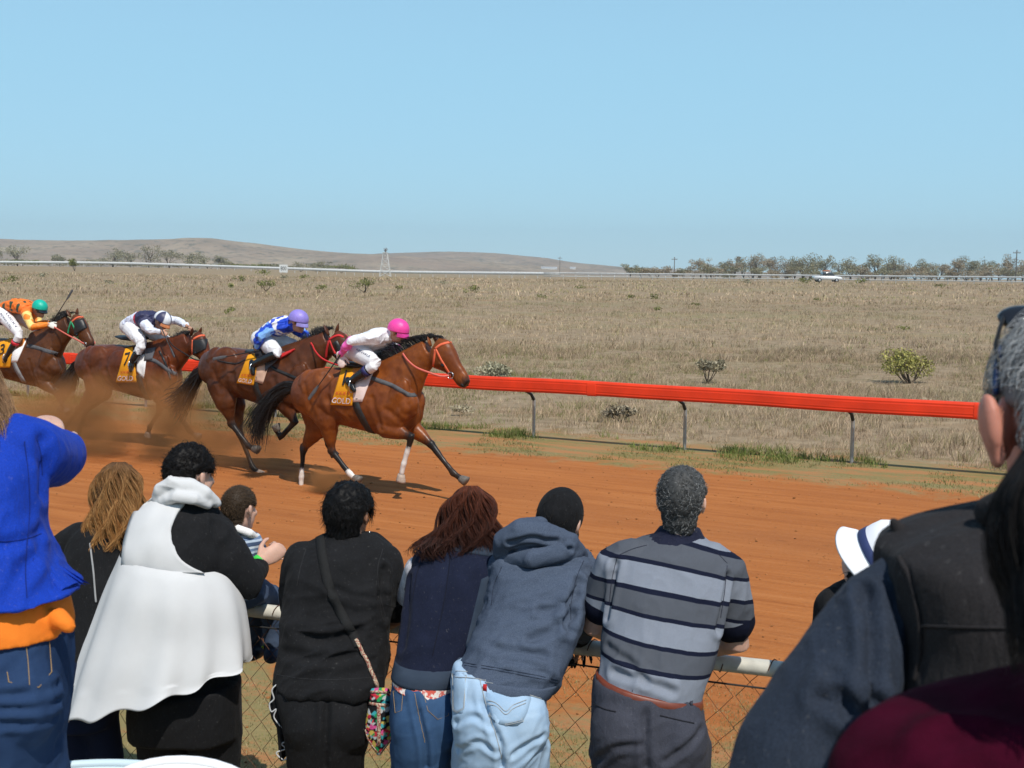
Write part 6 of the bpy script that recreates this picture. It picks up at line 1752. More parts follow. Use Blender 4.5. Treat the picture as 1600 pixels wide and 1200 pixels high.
add('earring', *ell(cast(bvh_of(*ell(hc, .09)), 577, 832, .0)[0] if cast(bvh_of(*ell(hc, .09)), 577, 832) else P(577, 832, 4.97), .006), steel, p)
shoes(p, feet)
# her bag, strap and all
q0 = P(592, 1130, 4.60)
bag = thing('shoulder_bag', 'black pouch bag embroidered in bright colours hanging from a long shoulder strap', 'bag', q0)
st_path = [(500, 838), (504, 870), (514, 915), (533, 958), (552, 992), (560, 1010)]
pc = strap(bv, st_path, .036, .006, .005, 6); add('strap', *pc, M('black_webbing', (.018, .018, .018), .9, .2, 60, .5, 300, .15), bag)
t = NT('woven_braid'); co = t.n('TexCoord').outputs['Object']; MATS['braid'] = t.bsdf(t.mix(t.mrange(t.noise(co, 160, 2, .6), .45, .55), (.50, .42, .30), (.28, .08, .06)), .9)
pc = strap(bv, [(556, 1000), (568, 1022), (578, 1045), (586, 1066), (588, 1074)], .013, .010, .004, 6); add('strap_cord', *pc, MATS['braid'], bag)
br = [(1076, 579, 609, 4.6, .018), (1090, 578, 610, 4.6, .024), (1102, 576, 611, 4.6, .028), (1120, 572, 614, 4.6, .032), (1140, 570, 616, 4.6, .033), (1156, 574, 612, 4.6, .028), (1170, 583, 602, 4.6, .02), (1180, 590, 595, 4.6, .01)]
V, F, E = remesh([rows(drows(br), 30, 2.2)], .004, 3)
cells = RNG.uniform(0, 1, (170, 3)); mn, mxv = V.min(0), V.max(0); cells = mn + cells * (mxv - mn)
pal = np.array([[.55, .03, .05], [.02, .30, .10], [.60, .08, .25], [.05, .35, .38], [.010, .010, .012], [.010, .010, .012], [.010, .010, .012], [.6, .45, .1], [.5, .5, .5]])
ci = RNG.integers(0, len(pal), 170); dd = ((V[:, None] - cells[None]) ** 2)[:, :, [0, 2]].sum(2); kk = dd.argmin(1); col = pal[ci[kk]]; col[dd.min(1) > .00013] = (.010, .010, .012)
bo, bagV, bagF = add('pouch', V, F, M('embroidery', None, .85, .2, 80, .5, 300, .15, attr='Col'), bag, True, {'Col': col}), V, F
bb = bvh_of(bagV, bagF)
for pth, w in (([(592, 1100), (592, 1130), (592, 1165)], .014), ([(577, 1099), (592, 1101), (611, 1102)], .011), ([(579, 1081), (594, 1081), (609, 1082)], .009), ([(571, 1140), (576, 1156), (590, 1176)], .006), ([(615, 1140), (609, 1156), (595, 1176)], .006)):
    pc = strap(bb, pth, w, .003, .003, 5)
    if pc: add('braid', *pc, MATS['braid'], bag)
# the dark shawl with scalloped white edging
shw = thing('shawl', 'black shawl with scalloped white edging hanging beside the black trousers', 'shawl', P(438, 1130, 4.72))
pts = []
for j, (y, xl, xr) in enumerate([(1060, 430, 452), (1080, 424, 456), (1100, 420, 458), (1122, 424, 458), (1140, 432, 457), (1160, 434, 456), (1186, 436, 452)]):
    pts.append(np.array([P(xl + (xr - xl) * u, y + 4 * math.sin(u * 7 + j), 4.70 + .02 * math.sin(u * 8 + j * .6)) for u in np.linspace(0, 1, 14)]))
Vs, Fs = loft(pts, False, False); Vb = Vs + np.array([0, .008, 0]); n_ = len(Vs); Fb = Fs + [tuple(i + n_ for i in f[::-1]) for f in Fs]
k_ = 14
for r_ in range(len(pts) - 1):
    for e_ in (0, k_ - 1): Fb.append((r_ * k_ + e_, (r_ + 1) * k_ + e_, n_ + (r_ + 1) * k_ + e_, n_ + r_ * k_ + e_))
add('cloth', np.vstack([Vs, Vb]), Fb, blk, shw)
for pth in ([(434, 1068), (425, 1078), (428, 1092), (421, 1100), (424, 1112), (432, 1108), (428, 1120), (436, 1132), (446, 1142)], [(452, 1158), (440, 1162), (446, 1170), (432, 1176), (438, 1184), (446, 1187), (452, 1172)]):
    q = np.array([P(x, y, 4.685) for x, y in dense(pth, 6)]); add('edging', *tube(q, [.0028] * len(q), 6), M('white_thread', (.6, .6, .6), .9), shw)

# ============ person in the long pale sleeveless coat
p = person('large person in a long pale grey sleeveless coat over black holding the small boy', 275, 4.98)
hc = P(298, 745, 5.06); Fm = yawpitch(32, -4)
arms = [dict(j=[P(236, 828, 5.04), P(215, 905, 5.15), P(290, 925, 5.3)], r=(.07, .055, .033), thumb=-1),
        dict(j=[P(322, 825, 5.0), P(388, 908, 5.0), P(407, 879, 5.12)], r=(.075, .055, .034), d=(.55, .45, .35), back=(.5, -.7, .4), thumb=1, curl=50)]
skin_body(p, hc, Fm, 1.0, [P(290, 800, 5.03), P(285, 930, 4.97), P(280, 1080, 4.93)], arms, fairskin, .0055, .062, True, (), 1.08)
hair(p, hc, Fm, 1.0, [(.012, .010, .010), (.022, .018, .016), (.007, .006, .006)], 6500, .036, .0009, .016, .25, .9, .2, -.92, .3, -.2, 25, 7, 'hair', .016)
tr_ = [(778, 250, 326, 5.04, .09), (790, 226, 334, 5.03, .125), (810, 210, 343, 5.01, .15), (840, 199, 352, 4.99, .175), (868, 193, 360, 4.975, .175), (895, 204, 352, 4.97, .16), (940, 212, 348, 4.96, .15), (1040, 215, 360, 4.94, .15), (1090, 212, 366, 4.93, .16)]
sl_ = [P(306, 815, 5.01), P(330, 842, 5.0), P(360, 882, 4.99), P(390, 908, 5.0), P(404, 886, 5.1)]
o, V, F, bv = garment(p, 'black_top', [rows(drows(tr_)), tube(sl_, [.085, .105, .105, .085, .045], 18), tube([P(240, 825, 5.02), P(217, 900, 5.14), P(280, 922, 5.28)], [.1, .085, .05], 16)], blk, .008, 5, dict(amp=.010, scale=7, d=(.5, 0, .8), stretch=2.4, seed=44))
palec = M('pale_grey_jersey', (.58, .575, .57), .92, .06, 5, .25, 300, .12)
# upper back panel: between the left side and the arm hole
L_ = dense([(764, 243, 325), (778, 236, 299), (790, 222, 288), (807, 211, 276), (831, 203, 267), (855, 197, 272), (874, 195, 283), (886, 196, 300), (894, 200, 318)], 4)
A_, B_, NN = [], [], 14
for y, xl, xr in L_:
    for i in range(NN):
        x = xl + (xr - xl) * i / (NN - 1); h = cast(bv, x, y, .017)
        if h is None: q = P(x, y, 4.98); h = (q, np.array([0, -1.0, 0]))
        A_.append(h[0]); B_.append(h[0] - h[1] * .02)
A_, B_ = np.array(A_), np.array(B_); nr = len(L_)
A3 = A_.reshape(nr, NN, 3)
for _ in range(3): A3[1:-1, 1:-1] = (A3[:-2, 1:-1] + A3[2:, 1:-1] + A3[1:-1, :-2] + A3[1:-1, 2:]) / 4
A_ = A3.reshape(-1, 3) + np.array([0, -1, 0]) * (.004 * vnoise(A_ * np.array([22, 10, 9]), 3))[:, None]
Fp = [(j * NN + i, (j + 1) * NN + i, (j + 1) * NN + i + 1, j * NN + i + 1) for j in range(nr - 1) for i in range(NN - 1)]
n_ = len(A_); Fq = Fp + [tuple(v + n_ for v in f[::-1]) for f in Fp]
rim = [i for i in range(NN)] + [j * NN + NN - 1 for j in range(1, nr)] + [(nr - 1) * NN + i for i in range(NN - 2, -1, -1)] + [j * NN for j in range(nr - 2, 0, -1)]
for a, b in zip(rim, rim[1:] + rim[:1]): Fq.append((a, b, n_ + b, n_ + a))
add('coat_back', np.vstack([A_, B_]), Fq, palec, p)
# flared skirt of the coat, hanging in soft pleats
def skirt(rs, mat, pleats, amp, name, k=5, th=.006, seed=1, n=150):
    d = drows(rs, k); rings = []; A = np.linspace(0, 2 * math.pi, n, endpoint=False); m = len(d)
    for i, (y, xl, xr, Y, hd) in enumerate(d):
        a = P(xl, y[0], Y); b = P(xr, y[1], Y); c = (a + b) / 2; h = (b - a) / 2; u = i / (m - 1)
        w = 1 + amp * u ** 1.3 * (np.sin(A * pleats + .8 * np.sin(A * 2 + seed)) * .6 + .5 * np.sin(A * (pleats * .5 + 1) + 2 * seed) + .35 * vnoise(np.stack([A * 5, A * 0 + u * 2, A * 0], 1), int(seed)))
        r_ = c + np.outer(np.cos(A) * w, h) + np.outer(np.sin(A) * w, [0, hd, 0])
        r_[:, 2] += -.012 * u * np.sin(A * pleats + 1) * (u > .8)
        rings.append(r_)
    cen = [r_.mean(0) for r_ in rings]
    inner = [c + (r_ - c) * (1 - th * 6) for r_, c in zip(rings, cen)][::-1]
    return add(name, *loft(rings + inner, False), mat, p)
skirt([((862, 884), 190, 352, 4.97, .192), ((878, 902), 184, 366, 4.96, .215), ((908, 940), 172, 380, 4.945, .24), ((960, 985), 152, 388, 4.93, .25), ((1020, 1018), 130, 391, 4.91, .265), ((1075, 1030), 111, 391, 4.90, .275), ((1112, 1030), 98, 390, 4.89, .28)], palec, 12, .085, 'coat_skirt', 6, .005, 2.2)
garment(p, 'collar', [tube([P(244, 780, 4.98), P(250, 764, 4.96), P(268, 755, 4.945), P(296, 760, 4.94), P(320, 771, 4.95), P(338, 786, 5.0)], [.022, .03, .034, .034, .03, .02], 14), tube([P(248, 786, 4.96), P(275, 776, 4.90), P(305, 780, 4.90), P(325, 790, 4.95)], [.018, .026, .026, .018], 12), ell(P(290, 776, 5.01), (.115, .08, .035))], palec, .0065, 4, dict(amp=.007, scale=14, d=(1, 0, -.3), stretch=3.5, seed=4))
pcs, feet = leg_pieces([((1080, 1060), 204, 374, 4.92, .185), (1110, 202, 375, 4.92, .19), (1150, 202, 374, 4.92, .175)], [(246, 1140, 4.92, .105), (331, 1140, 4.92, .108)], 0)
garment(p, 'trousers', pcs, blk2, .009, 5, dict(amp=.010, scale=7, d=(.5, 0, .8), stretch=2.4, seed=48))
shoes(p, feet)
greenb = M('lime_wristband', (.06, .62, .08), .5, .1, 30, 0, 50, .4)
def ring(a, b, r, w, mat, name, par):
    d = nrm(np.asarray(b) - np.asarray(a)); c = np.asarray(a); return add(name, *tube([c - d * w / 2, c - d * w / 2 * .9, c + d * w / 2 * .9, c + d * w / 2], [r * .9, r, r, r * .9], 20, False), mat, par)
wr = arms[1]['j'][2]; ring(wr - nrm(wr - arms[1]['j'][1]) * .012, wr + [.55, .45, .35], .041, .024, greenb, 'wristband', p)

# ============ the small boy on the rail
p = person('small boy with cropped brown hair in a striped shirt sitting on the fence rail', 385, 5.22, 'child', 1.05)
hc = P(375, 796, 5.2); Fm = yawpitch(28, -2)
arms = [dict(j=[P(393, 846, 5.19), P(406, 872, 5.23), P(420, 862, 5.30)], r=(.034, .028, .021), d=(.85, .35, .05), back=(.2, -.4, .9), S=.62, thumb=-1, curls=[10, 55, 62, 66]),
        dict(j=[P(356, 846, 5.23), P(352, 878, 5.3), P(372, 880, 5.36)], r=(.034, .028, .021), S=.62, thumb=1)]
skin_body(p, hc, Fm, .80, [P(376, 838, 5.21), P(378, 880, 5.2), P(382, 925, 5.2)], arms, fairskin, .0045, .036)
hair(p, hc, Fm, .80, [(.085, .055, .033), (.115, .075, .045), (.06, .04, .025)], 6000, .014, .0008, .006, .30, .05, .05, -.7, .3, -.1, 35, 4, 'hair', .003)
def boy_attr(V): return {'st': V[:, 2]}
t = NT('boy_striped_cloth'); s_ = t.n('Attribute', attribute_name='st').outputs[2]; f = t.math('FRACT', t.math('MULTIPLY', s_, 21.0))
MATS['boyshirt'] = t.bsdf(t.ramp(f, [(0, (.05, .08, .15)), (.36, (.42, .50, .60)), (.56, (.14, .20, .32)), (.80, (.55, .6, .66))], 'CONSTANT'), .9)
garment(p, 'striped_shirt', [rows(drows([(830, 360, 394, 5.205, .06), (840, 350, 402, 5.2, .08), (865, 347, 405, 5.2, .095), (905, 346, 408, 5.19, .105), (930, 350, 412, 5.2, .105)])), tube([P(392, 846, 5.19), P(405, 870, 5.225)], [.048, .042], 12), tube([P(356, 846, 5.23), P(352, 876, 5.29)], [.048, .042], 12)], MATS['boyshirt'], .006, 4, dict(amp=.006, scale=16, d=(.3, 0, 1), stretch=2, seed=3), (), boy_attr)
garment(p, 'collar', [tube([P(356, 832, 5.17), P(372, 826, 5.12), P(390, 833, 5.14), P(402, 840, 5.19)], [.014, .018, .019, .012], 10)], whitecl, .004, 2)
bj = denim('boy_denim', (.035, .055, .10), (.08, .11, .17))
lg = [[P(392, 922, 5.22), P(424, 932, 5.42), P(427, 975, 5.45), P(426, 1004, 5.45)], [P(372, 925, 5.25), P(398, 935, 5.48), P(398, 975, 5.5), P(397, 1000, 5.5)]]
garment(p, 'jeans', [ell(P(383, 925, 5.2), (.10, .10, .075))] + [tube(a, [.07, .056, .048, .042], 14) for a in lg], bj, .007, 4, dict(amp=.007, scale=14, d=(1, 0, .3), stretch=2, seed=3))
for a in lg:
    s0 = a[-1]; so_ = add('shoe', *remesh([tube([s0 + [0, -.04, -.05], s0 + [.01, .02, -.055], s0 + [.015, .09, -.065]], [.036, .038, .03], 12), tube([s0 + [0, 0, 0], s0 + [0, 0, -.05]], [.042, .042], 12)], .005, 2)[:2], M('navy_trainer', (.02, .03, .06), .7), p)
    add('laces', *join([tube([s0 + [-.036, .02 + .018 * i, -.03 - .006 * i], s0 + [0, .02 + .018 * i, -.012 - .008 * i], s0 + [.04, .02 + .018 * i, -.03 - .006 * i]], [.004] * 3, 6) for i in range(3)] + [tube([s0 + [-.04, -.03, -.01], s0 + [-.042, .03, -.04]], [.005, .005], 6)]), M('lime_lace', (.45, .7, .06), .6), so_)
wr = arms[0]['j'][2]

# ============ blonde woman in the black jacket
p = person('woman with long wavy golden brown hair in a black jacket with a green wristband', 150, 5.0)
hc = P(185, 778, 5.13); Fm = yawpitch(6, -6)
arms = [dict(j=[P(124, 838, 5.1), P(64, 884, 5.16), P(84, 859, 5.27)], r=(.048, .040, .026), d=(.8, .4, .05), back=(.0, -.6, .8), thumb=-1), dict(j=[P(222, 838, 5.1), P(236, 900, 5.2), P(210, 915, 5.35)], r=(.048, .04, .026), thumb=1)]
skin_body(p, hc, Fm, .97, [P(183, 825, 5.11), P(165, 930, 5.04), P(150, 1030, 4.98)], arms, fairskin, .006, .048)
jk = [(806, 158, 210, 5.12, .07), (816, 138, 222, 5.11, .1), (832, 116, 230, 5.1, .125), (870, 104, 226, 5.07, .14), (930, 101, 216, 5.03, .145), (1000, 98, 206, 5.0, .15), (1032, 96, 200, 4.98, .15)]
o, V, F, bv = garment(p, 'jacket', [rows(drows(jk)), tube([P(128, 840, 5.1), P(92, 862, 5.13), P(66, 882, 5.16), P(80, 862, 5.25)], [.07, .066, .062, .045], 14), tube([P(222, 838, 5.1), P(236, 898, 5.2), P(214, 914, 5.33)], [.07, .062, .045], 14)], blk, .0078, 5, dict(amp=.010, scale=7, d=(.2, 0, 1), stretch=2.4, seed=54))
stitch(p, bv, [(141, 850), (146, 890), (150, 940)], M('grey_piping', (.3, .3, .3), .8), .004, .003, 'piping')
pcs, feet = leg_pieces([(1018, 98, 198, 4.98, .14), (1080, 93, 190, 4.96, .16), (1130, 90, 180, 4.96, .155)], [(112, 1130, 4.96, .075), (156, 1130, 4.96, .075)], 0)
garment(p, 'jeans', pcs, denim('ink_denim', (.006, .010, .028), (.012, .018, .042)), .009, 4, dict(amp=.008, scale=8, d=(.6, 0, .7), stretch=2.4, seed=58)); shoes(p, feet)
wr = arms[0]['j'][2]; ring(wr, wr + [.8, .4, .05], .033, .026, greenb, 'wristband', p)
hair(p, hc, Fm, .97, [(.11, .055, .025), (.16, .085, .04)], 3000, .05, .0012, .012, .1, .3, .5, -.8, .3, -.2, 72)
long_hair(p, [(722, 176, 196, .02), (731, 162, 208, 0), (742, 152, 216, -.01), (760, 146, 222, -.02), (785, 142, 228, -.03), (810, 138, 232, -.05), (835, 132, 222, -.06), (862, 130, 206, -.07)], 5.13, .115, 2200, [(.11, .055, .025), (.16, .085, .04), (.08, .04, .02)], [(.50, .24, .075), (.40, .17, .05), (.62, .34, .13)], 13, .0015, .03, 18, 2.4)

# ============ woman in the bright blue jacket, nearest on the left
p = person('woman in a bright blue jacket over an orange shirt at the left edge', 0, 2.6)
gz = float(terrain(0, 2.6))
hc = P(-78, 604, 2.72); Fm = yawpitch(20, -3)
arms = [dict(j=[P(40, 706, 2.66), P(90, 715, 2.84), P(78, 683, 3.05)], r=(.036, .033, .026), d=(-.35, .8, .25), back=(.3, -.5, .8), thumb=-1, curl=55), dict(j=[P(-100, 710, 2.66), P(-125, 720, 2.9), P(-80, 668, 3.05)], r=(.048, .042, .027), thumb=1)]
skin_body(p, hc, Fm, .97, [P(-20, 682, 2.66), P(-15, 820, 2.6), P(-5, 980, 2.57)], arms, fairskin, .0055, .05)
royal = M('royal_blue_crepe', (.004, .036, .34), .8, .15, 6, .3, 300, .2, sheen=.2)
br_ = [(668, -52, 18, 2.69, .07), (678, -82, 46, 2.67, .1), (694, -98, 62, 2.66, .12), (730, -102, 68, 2.63, .135), (790, -96, 64, 2.60, .14), (840, -92, 66, 2.58, .14), (880, -96, 80, 2.57, .15), (910, -102, 98, 2.565, .16), ((936, 925), -108, 122, 2.56, .168)]
slv = [P(30, 700, 2.65), P(48, 706, 2.68), P(76, 714, 2.80), P(93, 712, 2.86), P(84, 694, 2.98)]
o, V, F, bv = garment(p, 'jacket', [rows(drows(br_)), tube(slv, [.072, .078, .072, .062, .042], 18), tube([P(-95, 704, 2.66), P(-125, 718, 2.88), P(-90, 676, 3.0)], [.075, .065, .042], 16)], royal, .005, 6, dict(amp=.007, scale=9, d=(.2, 0, 1), stretch=2.6, seed=64), [([(66, 690), (68, 725), (66, 770)], .010, .018), ([(60, 830), (20, 850), (-20, 850)], .006, .014), ([(62, 850), (30, 900), (10, 940)], .006, .016)])
rs_ = M('royal_seam', (.002, .016, .16), .9)
for q_ in ([(38, 690), (44, 740), (46, 800), (40, 880), (42, 934)], [(-60, 836), (0, 846), (40, 842), (64, 834)], [(58, 688), (64, 712), (66, 742)], [(0, 690), (-4, 760), (-2, 840), (-2, 936)]): stitch(p, bv, q_, rs_, .0011, .0004, 'seam')
# flared peplum corner on the right
pep = []
for j in range(10):
    u = j / 9; pep.append(np.array([P(52 + 70 * v * u + 14 * v, 872 + 64 * u - 18 * v * u + 10 * math.sin(v * 5 + 1) * u, 2.51 + .06 * v + .02 * math.sin(v * 9) * u) for v in np.linspace(0, 1, 18)]))
Vs, Fs = loft(pep, False, False); n_ = len(Vs); Fs = Fs + [tuple(i + n_ for i in f[::-1]) for f in Fs]
add('peplum', np.vstack([Vs, Vs + [.004, .012, 0]]), Fs, royal, p)
orng = M('orange_cotton', (.80, .20, .02), .85, .1, 8, .3, 250, .2)
o2, V, F, _ = garment(p, 'orange_shirt', [rows(drows([(925, -100, 92, 2.57, .155), (950, -104, 100, 2.565, .16), ((978, 972), -104, 104, 2.565, .165), ((986, 984), -102, 106, 2.565, .166)])), tube([P(90, 965, 2.50), P(106, 978, 2.49)], [.022, .016], 10)], orng, .006, 3, dict(amp=.006, scale=14, d=(1, 0, .2), stretch=2.4, seed=3))
bjn = denim('blue_denim', (.012, .028, .075), (.03, .06, .13))
pcs, feet = leg_pieces([(978, -102, 98, 2.57, .155), (1020, -108, 102, 2.56, .165), (1090, -112, 100, 2.55, .172), (1150, -108, 92, 2.55, .165), (1230, -100, 80, 2.56, .14)], [(-52, 1190, 2.56, .088), (36, 1190, 2.56, .088)], gz, [(36, 1090, 2.48, (.075, .09, .11)), (-54, 1090, 2.48, (.075, .09, .11))])
o, V, F, bt = garment(p, 'jeans', pcs, bjn, .0055, 4, dict(amp=.006, scale=9, d=(.9, 0, .35), stretch=2.6, seed=68), [([(-40, 1088), (30, 1086), (92, 1070)], .008, .010), ([(-40, 1112), (30, 1108), (92, 1094)], .007, .010), ([(-40, 1136), (30, 1130), (88, 1120)], .007, .010)])
stitch(p, bt, [(4, 1002), (76, 998), (80, 1050), (60, 1074), (14, 1066), (4, 1002)], tanthread, .0011, .0015, 'stitching', 1); stitch(p, bt, [(40, 1004), (44, 1040), (46, 1070)], tanthread, .0009, .0015); stitch(p, bt, [(-30, 992), (40, 994), (95, 990)], tanthread, .0010, .0015)
shoes(p, feet)
wr = arms[0]['j'][2]
ring(wr + (arms[0]['j'][1] - wr) * .12, wr, .034, .006, steel, 'bracelet', p); ring(wr + (arms[0]['j'][1] - wr) * .2, wr, .036, .006, steel, 'bracelet', p)
long_hair(p, [(510, -96, -58, .02), (525, -130, -28, 0), (555, -142, -14, 0), (592, -146, 0, 0), (625, -146, 20, -.02), (655, -142, 34, -.04), (692, -130, 38, -.05)], 2.72, .11, 1300, [(.16, .09, .05), (.12, .065, .035)], [(.42, .25, .13), (.30, .17, .09)], 43, .0008, .014, 14, 1.6)

# ============ person under the white bucket hat
p = person('person in a white brimmed hat half hidden behind the grey haired man', 1370, 4.18)
hc = P(1364, 880, 4.2); ax = nrm((.68, -.36, .62)); Fm = frame(np.cross(ax, np.cross((-.45, .9, -.1), ax)), ax)
arms = [dict(j=[P(1298, 955, 4.18), P(1290, 1030, 4.22), P(1340, 1040, 4.38)], r=(.05, .043, .028), thumb=-1), dict(j=[P(1452, 955, 4.18), P(1460, 1030, 4.22), P(1410, 1040, 4.36)], r=(.05, .043, .028), thumb=1)]
skin_body(p, hc, Fm, .97, [P(1375, 918, 4.19), P(1372, 1050, 4.13), P(1370, 1150, 4.1)], arms, fairskin, .007, .05)
hair(p, hc, Fm, .97, [(.02, .016, .014)], 900, .05, .0013, .008, .4, .5, .4, -.95, .3, -.3, 45)
jr = [(905, 1330, 1420, 4.2, .08), (918, 1306, 1445, 4.2, .11), (935, 1288, 1462, 4.19, .13), (970, 1282, 1470, 4.18, .145), (1060, 1284, 1464, 4.13, .15), (1150, 1290, 1458, 4.1, .155)]
garment(p, 'jacket', [rows(drows(jr)), tube([P(1304, 950, 4.18), P(1290, 1028, 4.22), P(1335, 1040, 4.36)], [.07, .062, .045], 14), tube([P(1448, 950, 4.18), P(1460, 1028, 4.22), P(1415, 1040, 4.35)], [.07, .062, .045], 14)], blk, .008, 5, dict(amp=.008, scale=8, d=(.2, 0, 1), stretch=2.2, seed=74))
pcs, feet = leg_pieces([(1140, 1292, 1456, 4.1, .15), (1200, 1290, 1458, 4.1, .16)], [(1335, 1210, 4.1, .09), (1415, 1210, 4.1, .09)], 0)
garment(p, 'trousers', pcs, blk2, .010, 4); shoes(p, feet)
hatm = M('white_hat_cotton', (.80, .80, .82), .9, .06, 10, .3, 300, .15)
top = hc + ax * .03; xh = Fm[:, 0]; yh = Fm[:, 1]; A = np.linspace(0, 2 * math.pi, 48, endpoint=False); rg_ = []
def hring(r, h, k=1.12, wob=0): return top + ax * h + np.outer(np.cos(A) * r, xh) + np.outer(np.sin(A) * r * k, yh) + np.outer(wob * np.sin(A * 3 + 1), ax)
rg_ = [hring(.003, .122), hring(.052, .119), hring(.086, .105), hring(.103, .078), hring(.108, .045), hring(.110, .0), hring(.110, -.012), hring(.128, -.026, 1.1, .003), hring(.146, -.046, 1.08, .005), hring(.158, -.058, 1.06, .007), hring(.157, -.064, 1.06, .007), hring(.14, -.044, 1.08, .004), hring(.100, -.022)]
ht = add('hat', *loft(rg_), hatm, p)
add('hat_band', *loft([hring(.109, .026), hring(.1115, .024), hring(.1135, -.004), hring(.111, -.006)], False), M('navy_ribbon', (.03, .045, .13), .7), ht)

# ============ grey haired man close on the right
p = person('grey haired man in a black vest over a dark blue shirt at the right edge', 1660, 1.28)
gz = float(terrain(.55, 1.28))
hc = P(1688, 666, 1.30); Fm = yawpitch(2, 0)
fs = M('ruddy_skin', (.58, .24, .17), .5, .2, 25, .15, 350, .35, sss=.2)
arms = [dict(j=[P(1420, 920, 1.27), P(1200, 1340, 1.2), P(1480, 1290, 1.54)], r=(.036, .036, .03), thumb=-1), dict(j=[P(1930, 920, 1.27), P(2080, 1200, 1.2), P(1880, 1180, 1.5)], r=(.036, .036, .03), thumb=1)]
skin_body(p, hc, Fm, 1.03, [P(1676, 850, 1.28), P(1676, 1100, 1.25), P(1676, 1450, 1.23)], arms, fs, .0045, .056, True, (), 1.0, [ell(P(1549, 666, 1.268), (.011, .016, .036), np.array(Matrix.Rotation(R(-8), 3, 'Y'))), ell(P(1542, 654, 1.272), (.008, .018, .028), np.array(Matrix.Rotation(R(-4), 3, 'Y'))), ell(P(1559, 714, 1.268), (.009, .011, .014))])
G_ = [(.42, .42, .42), (.56, .56, .56), (.28, .28, .285), (.68, .68, .67), (.13, .13, .135)]
hair(p, hc, Fm, 1.03, G_, 26000, .065, .0005, .012, .05, .18, .12, -.95, .3, -.12, 55, 9, 'hair', .007, True, .12, .007)
shirtc = M('dark_blue_twill', (.020, .028, .045), .85, .25, 6, .35, 420, .2, sheen=.15)
tr_ = [(790, 1600, 1752, 1.29, .065), (812, 1540, 1812, 1.285, .085), (838, 1475, 1877, 1.28, .10), (868, 1436, 1916, 1.275, .11), (930, 1430, 1922, 1.26, .125), (1020, 1430, 1922, 1.25, .13), (1120, 1404, 1948, 1.24, .14), (1300, 1404, 1948, 1.23, .14), (1480, 1400, 1952, 1.23, .14)]
sl_ = [P(1425, 905, 1.28), P(1388, 948, 1.275), P(1345, 1025, 1.25), P(1300, 1100, 1.23), P(1250, 1190, 1.21), P(1196, 1330, 1.19), P(1215, 1370, 1.21), P(1440, 1300, 1.5)]
o, V, F, bv = garment(p, 'shirt', [rows(drows(tr_)), tube(sl_, [.034, .044, .055, .062, .064, .060, .056, .042], 20), tube([P(1912, 890, 1.27), P(1966, 918, 1.265), P(2080, 1190, 1.2), P(1900, 1180, 1.46)], [.05, .055, .062, .042], 18)], shirtc, .0042, 5, dict(amp=.007, scale=13, d=(.5, 0, .8), stretch=2.6, seed=84), [([(1352, 925), (1362, 985), (1364, 1050), (1362, 1090)], .010, .008), ([(1325, 930), (1352, 950), (1362, 975)], .004, .005), ([(1290, 1090), (1330, 1110), (1370, 1105)], .009, .010), ([(1300, 1060), (1322, 1090), (1326, 1120)], .007, .008)])
vestm = M('black_brown_softshell', (.022, .020, .021), .9, .2, 5, .35, 350, .15, sheen=.12)
vr = [(796, 1570, 1782, 1.285, .094), (810, 1510, 1842, 1.28, .112), (826, 1450, 1902, 1.275, .130), (846, 1408, 1944, 1.27, .142), (870, 1386, 1966, 1.265, .152), (930, 1392, 1960, 1.255, .158), (1000, 1402, 1950, 1.25, .16), (1060, 1398, 1954, 1.245, .16), (1150, 1400, 1952, 1.24, .152), (1450, 1396, 1956, 1.23, .152)]
o, V, F, bv = garment(p, 'vest', [rows(drows(vr), 44, 3.0)], vestm, .0045, 5, dict(amp=.005, scale=7, d=(.9, 0, .3), stretch=2, seed=88), [([(1420, 895), (1440, 960), (1446, 1010), (1440, 1060)], .0022, .004)])
stitch(p, bv, [(1432, 978), (1500, 980), (1590, 982)], vestm, .0016, .0006, 'seam')
stitch(p, bv, [(1405, 872), (1424, 910), (1436, 970), (1438, 1020), (1430, 1060)], vestm, .0035, .0, 'armhole_edge')
garment(p, 'shoulder_edge', [tube([P(1396, 816, 1.31), P(1408, 836, 1.31), P(1430, 846, 1.30), P(1470, 838, 1.30)], [.006, .012, .014, .008], 10)], vestm, .003, 2)
garment(p, 'collar', [tube([P(1548, 800, 1.24), P(1580, 790, 1.21), P(1676, 782, 1.19), P(1780, 792, 1.21)], [.018, .022, .022, .02], 12)], vestm, .004, 3)
pcs, feet = leg_pieces([(1440, 1402, 1950, 1.23, .14), (1560, 1396, 1956, 1.22, .15), (1680, 1400, 1950, 1.22, .14)], [(1540, 1700, 1.22, .088), (1810, 1700, 1.22, .088)], gz)
garment(p, 'trousers', pcs, trs, .010, 4); shoes(p, feet)
# sunglasses pushed up on the hair
sg = thing('sunglasses', 'black sunglasses pushed up on the grey haired man head', 'sunglasses', hc + np.array([0, 0, .14]))
def hl(x, y, z): return hc + Fm @ np.array([x, y, z])
for q in (-1, 1): add('lens', *ell(hl(q * .040, .058, .112), (.032, .010, .019), Fm @ np.array(Matrix.Rotation(R(-48), 3, 'X')), 16, 10), gogm, sg)
add('bridge', *tube([hl(-.012, .062, .122), hl(0, .066, .126), hl(.012, .062, .122)], [.003] * 3, 8), gogm, sg)
for q in (-1, 1): add('temple', *tube([hl(q * .068, .052, .112), hl(q * .088, .015, .085), hl(q * .090, -.005, .062)], [.0035, .004, .004], 8, True, .6), M('dark_metal', (.03, .03, .03), .3, metal=.6), sg)
add('spectacle_arm', *tube([P(1562, 545, 1.315), P(1558, 575, 1.305), P(1556, 608, 1.295)], [.005, .008, .008], 12, True, .5), M('navy_plastic', (.012, .035, .11), .35), p)

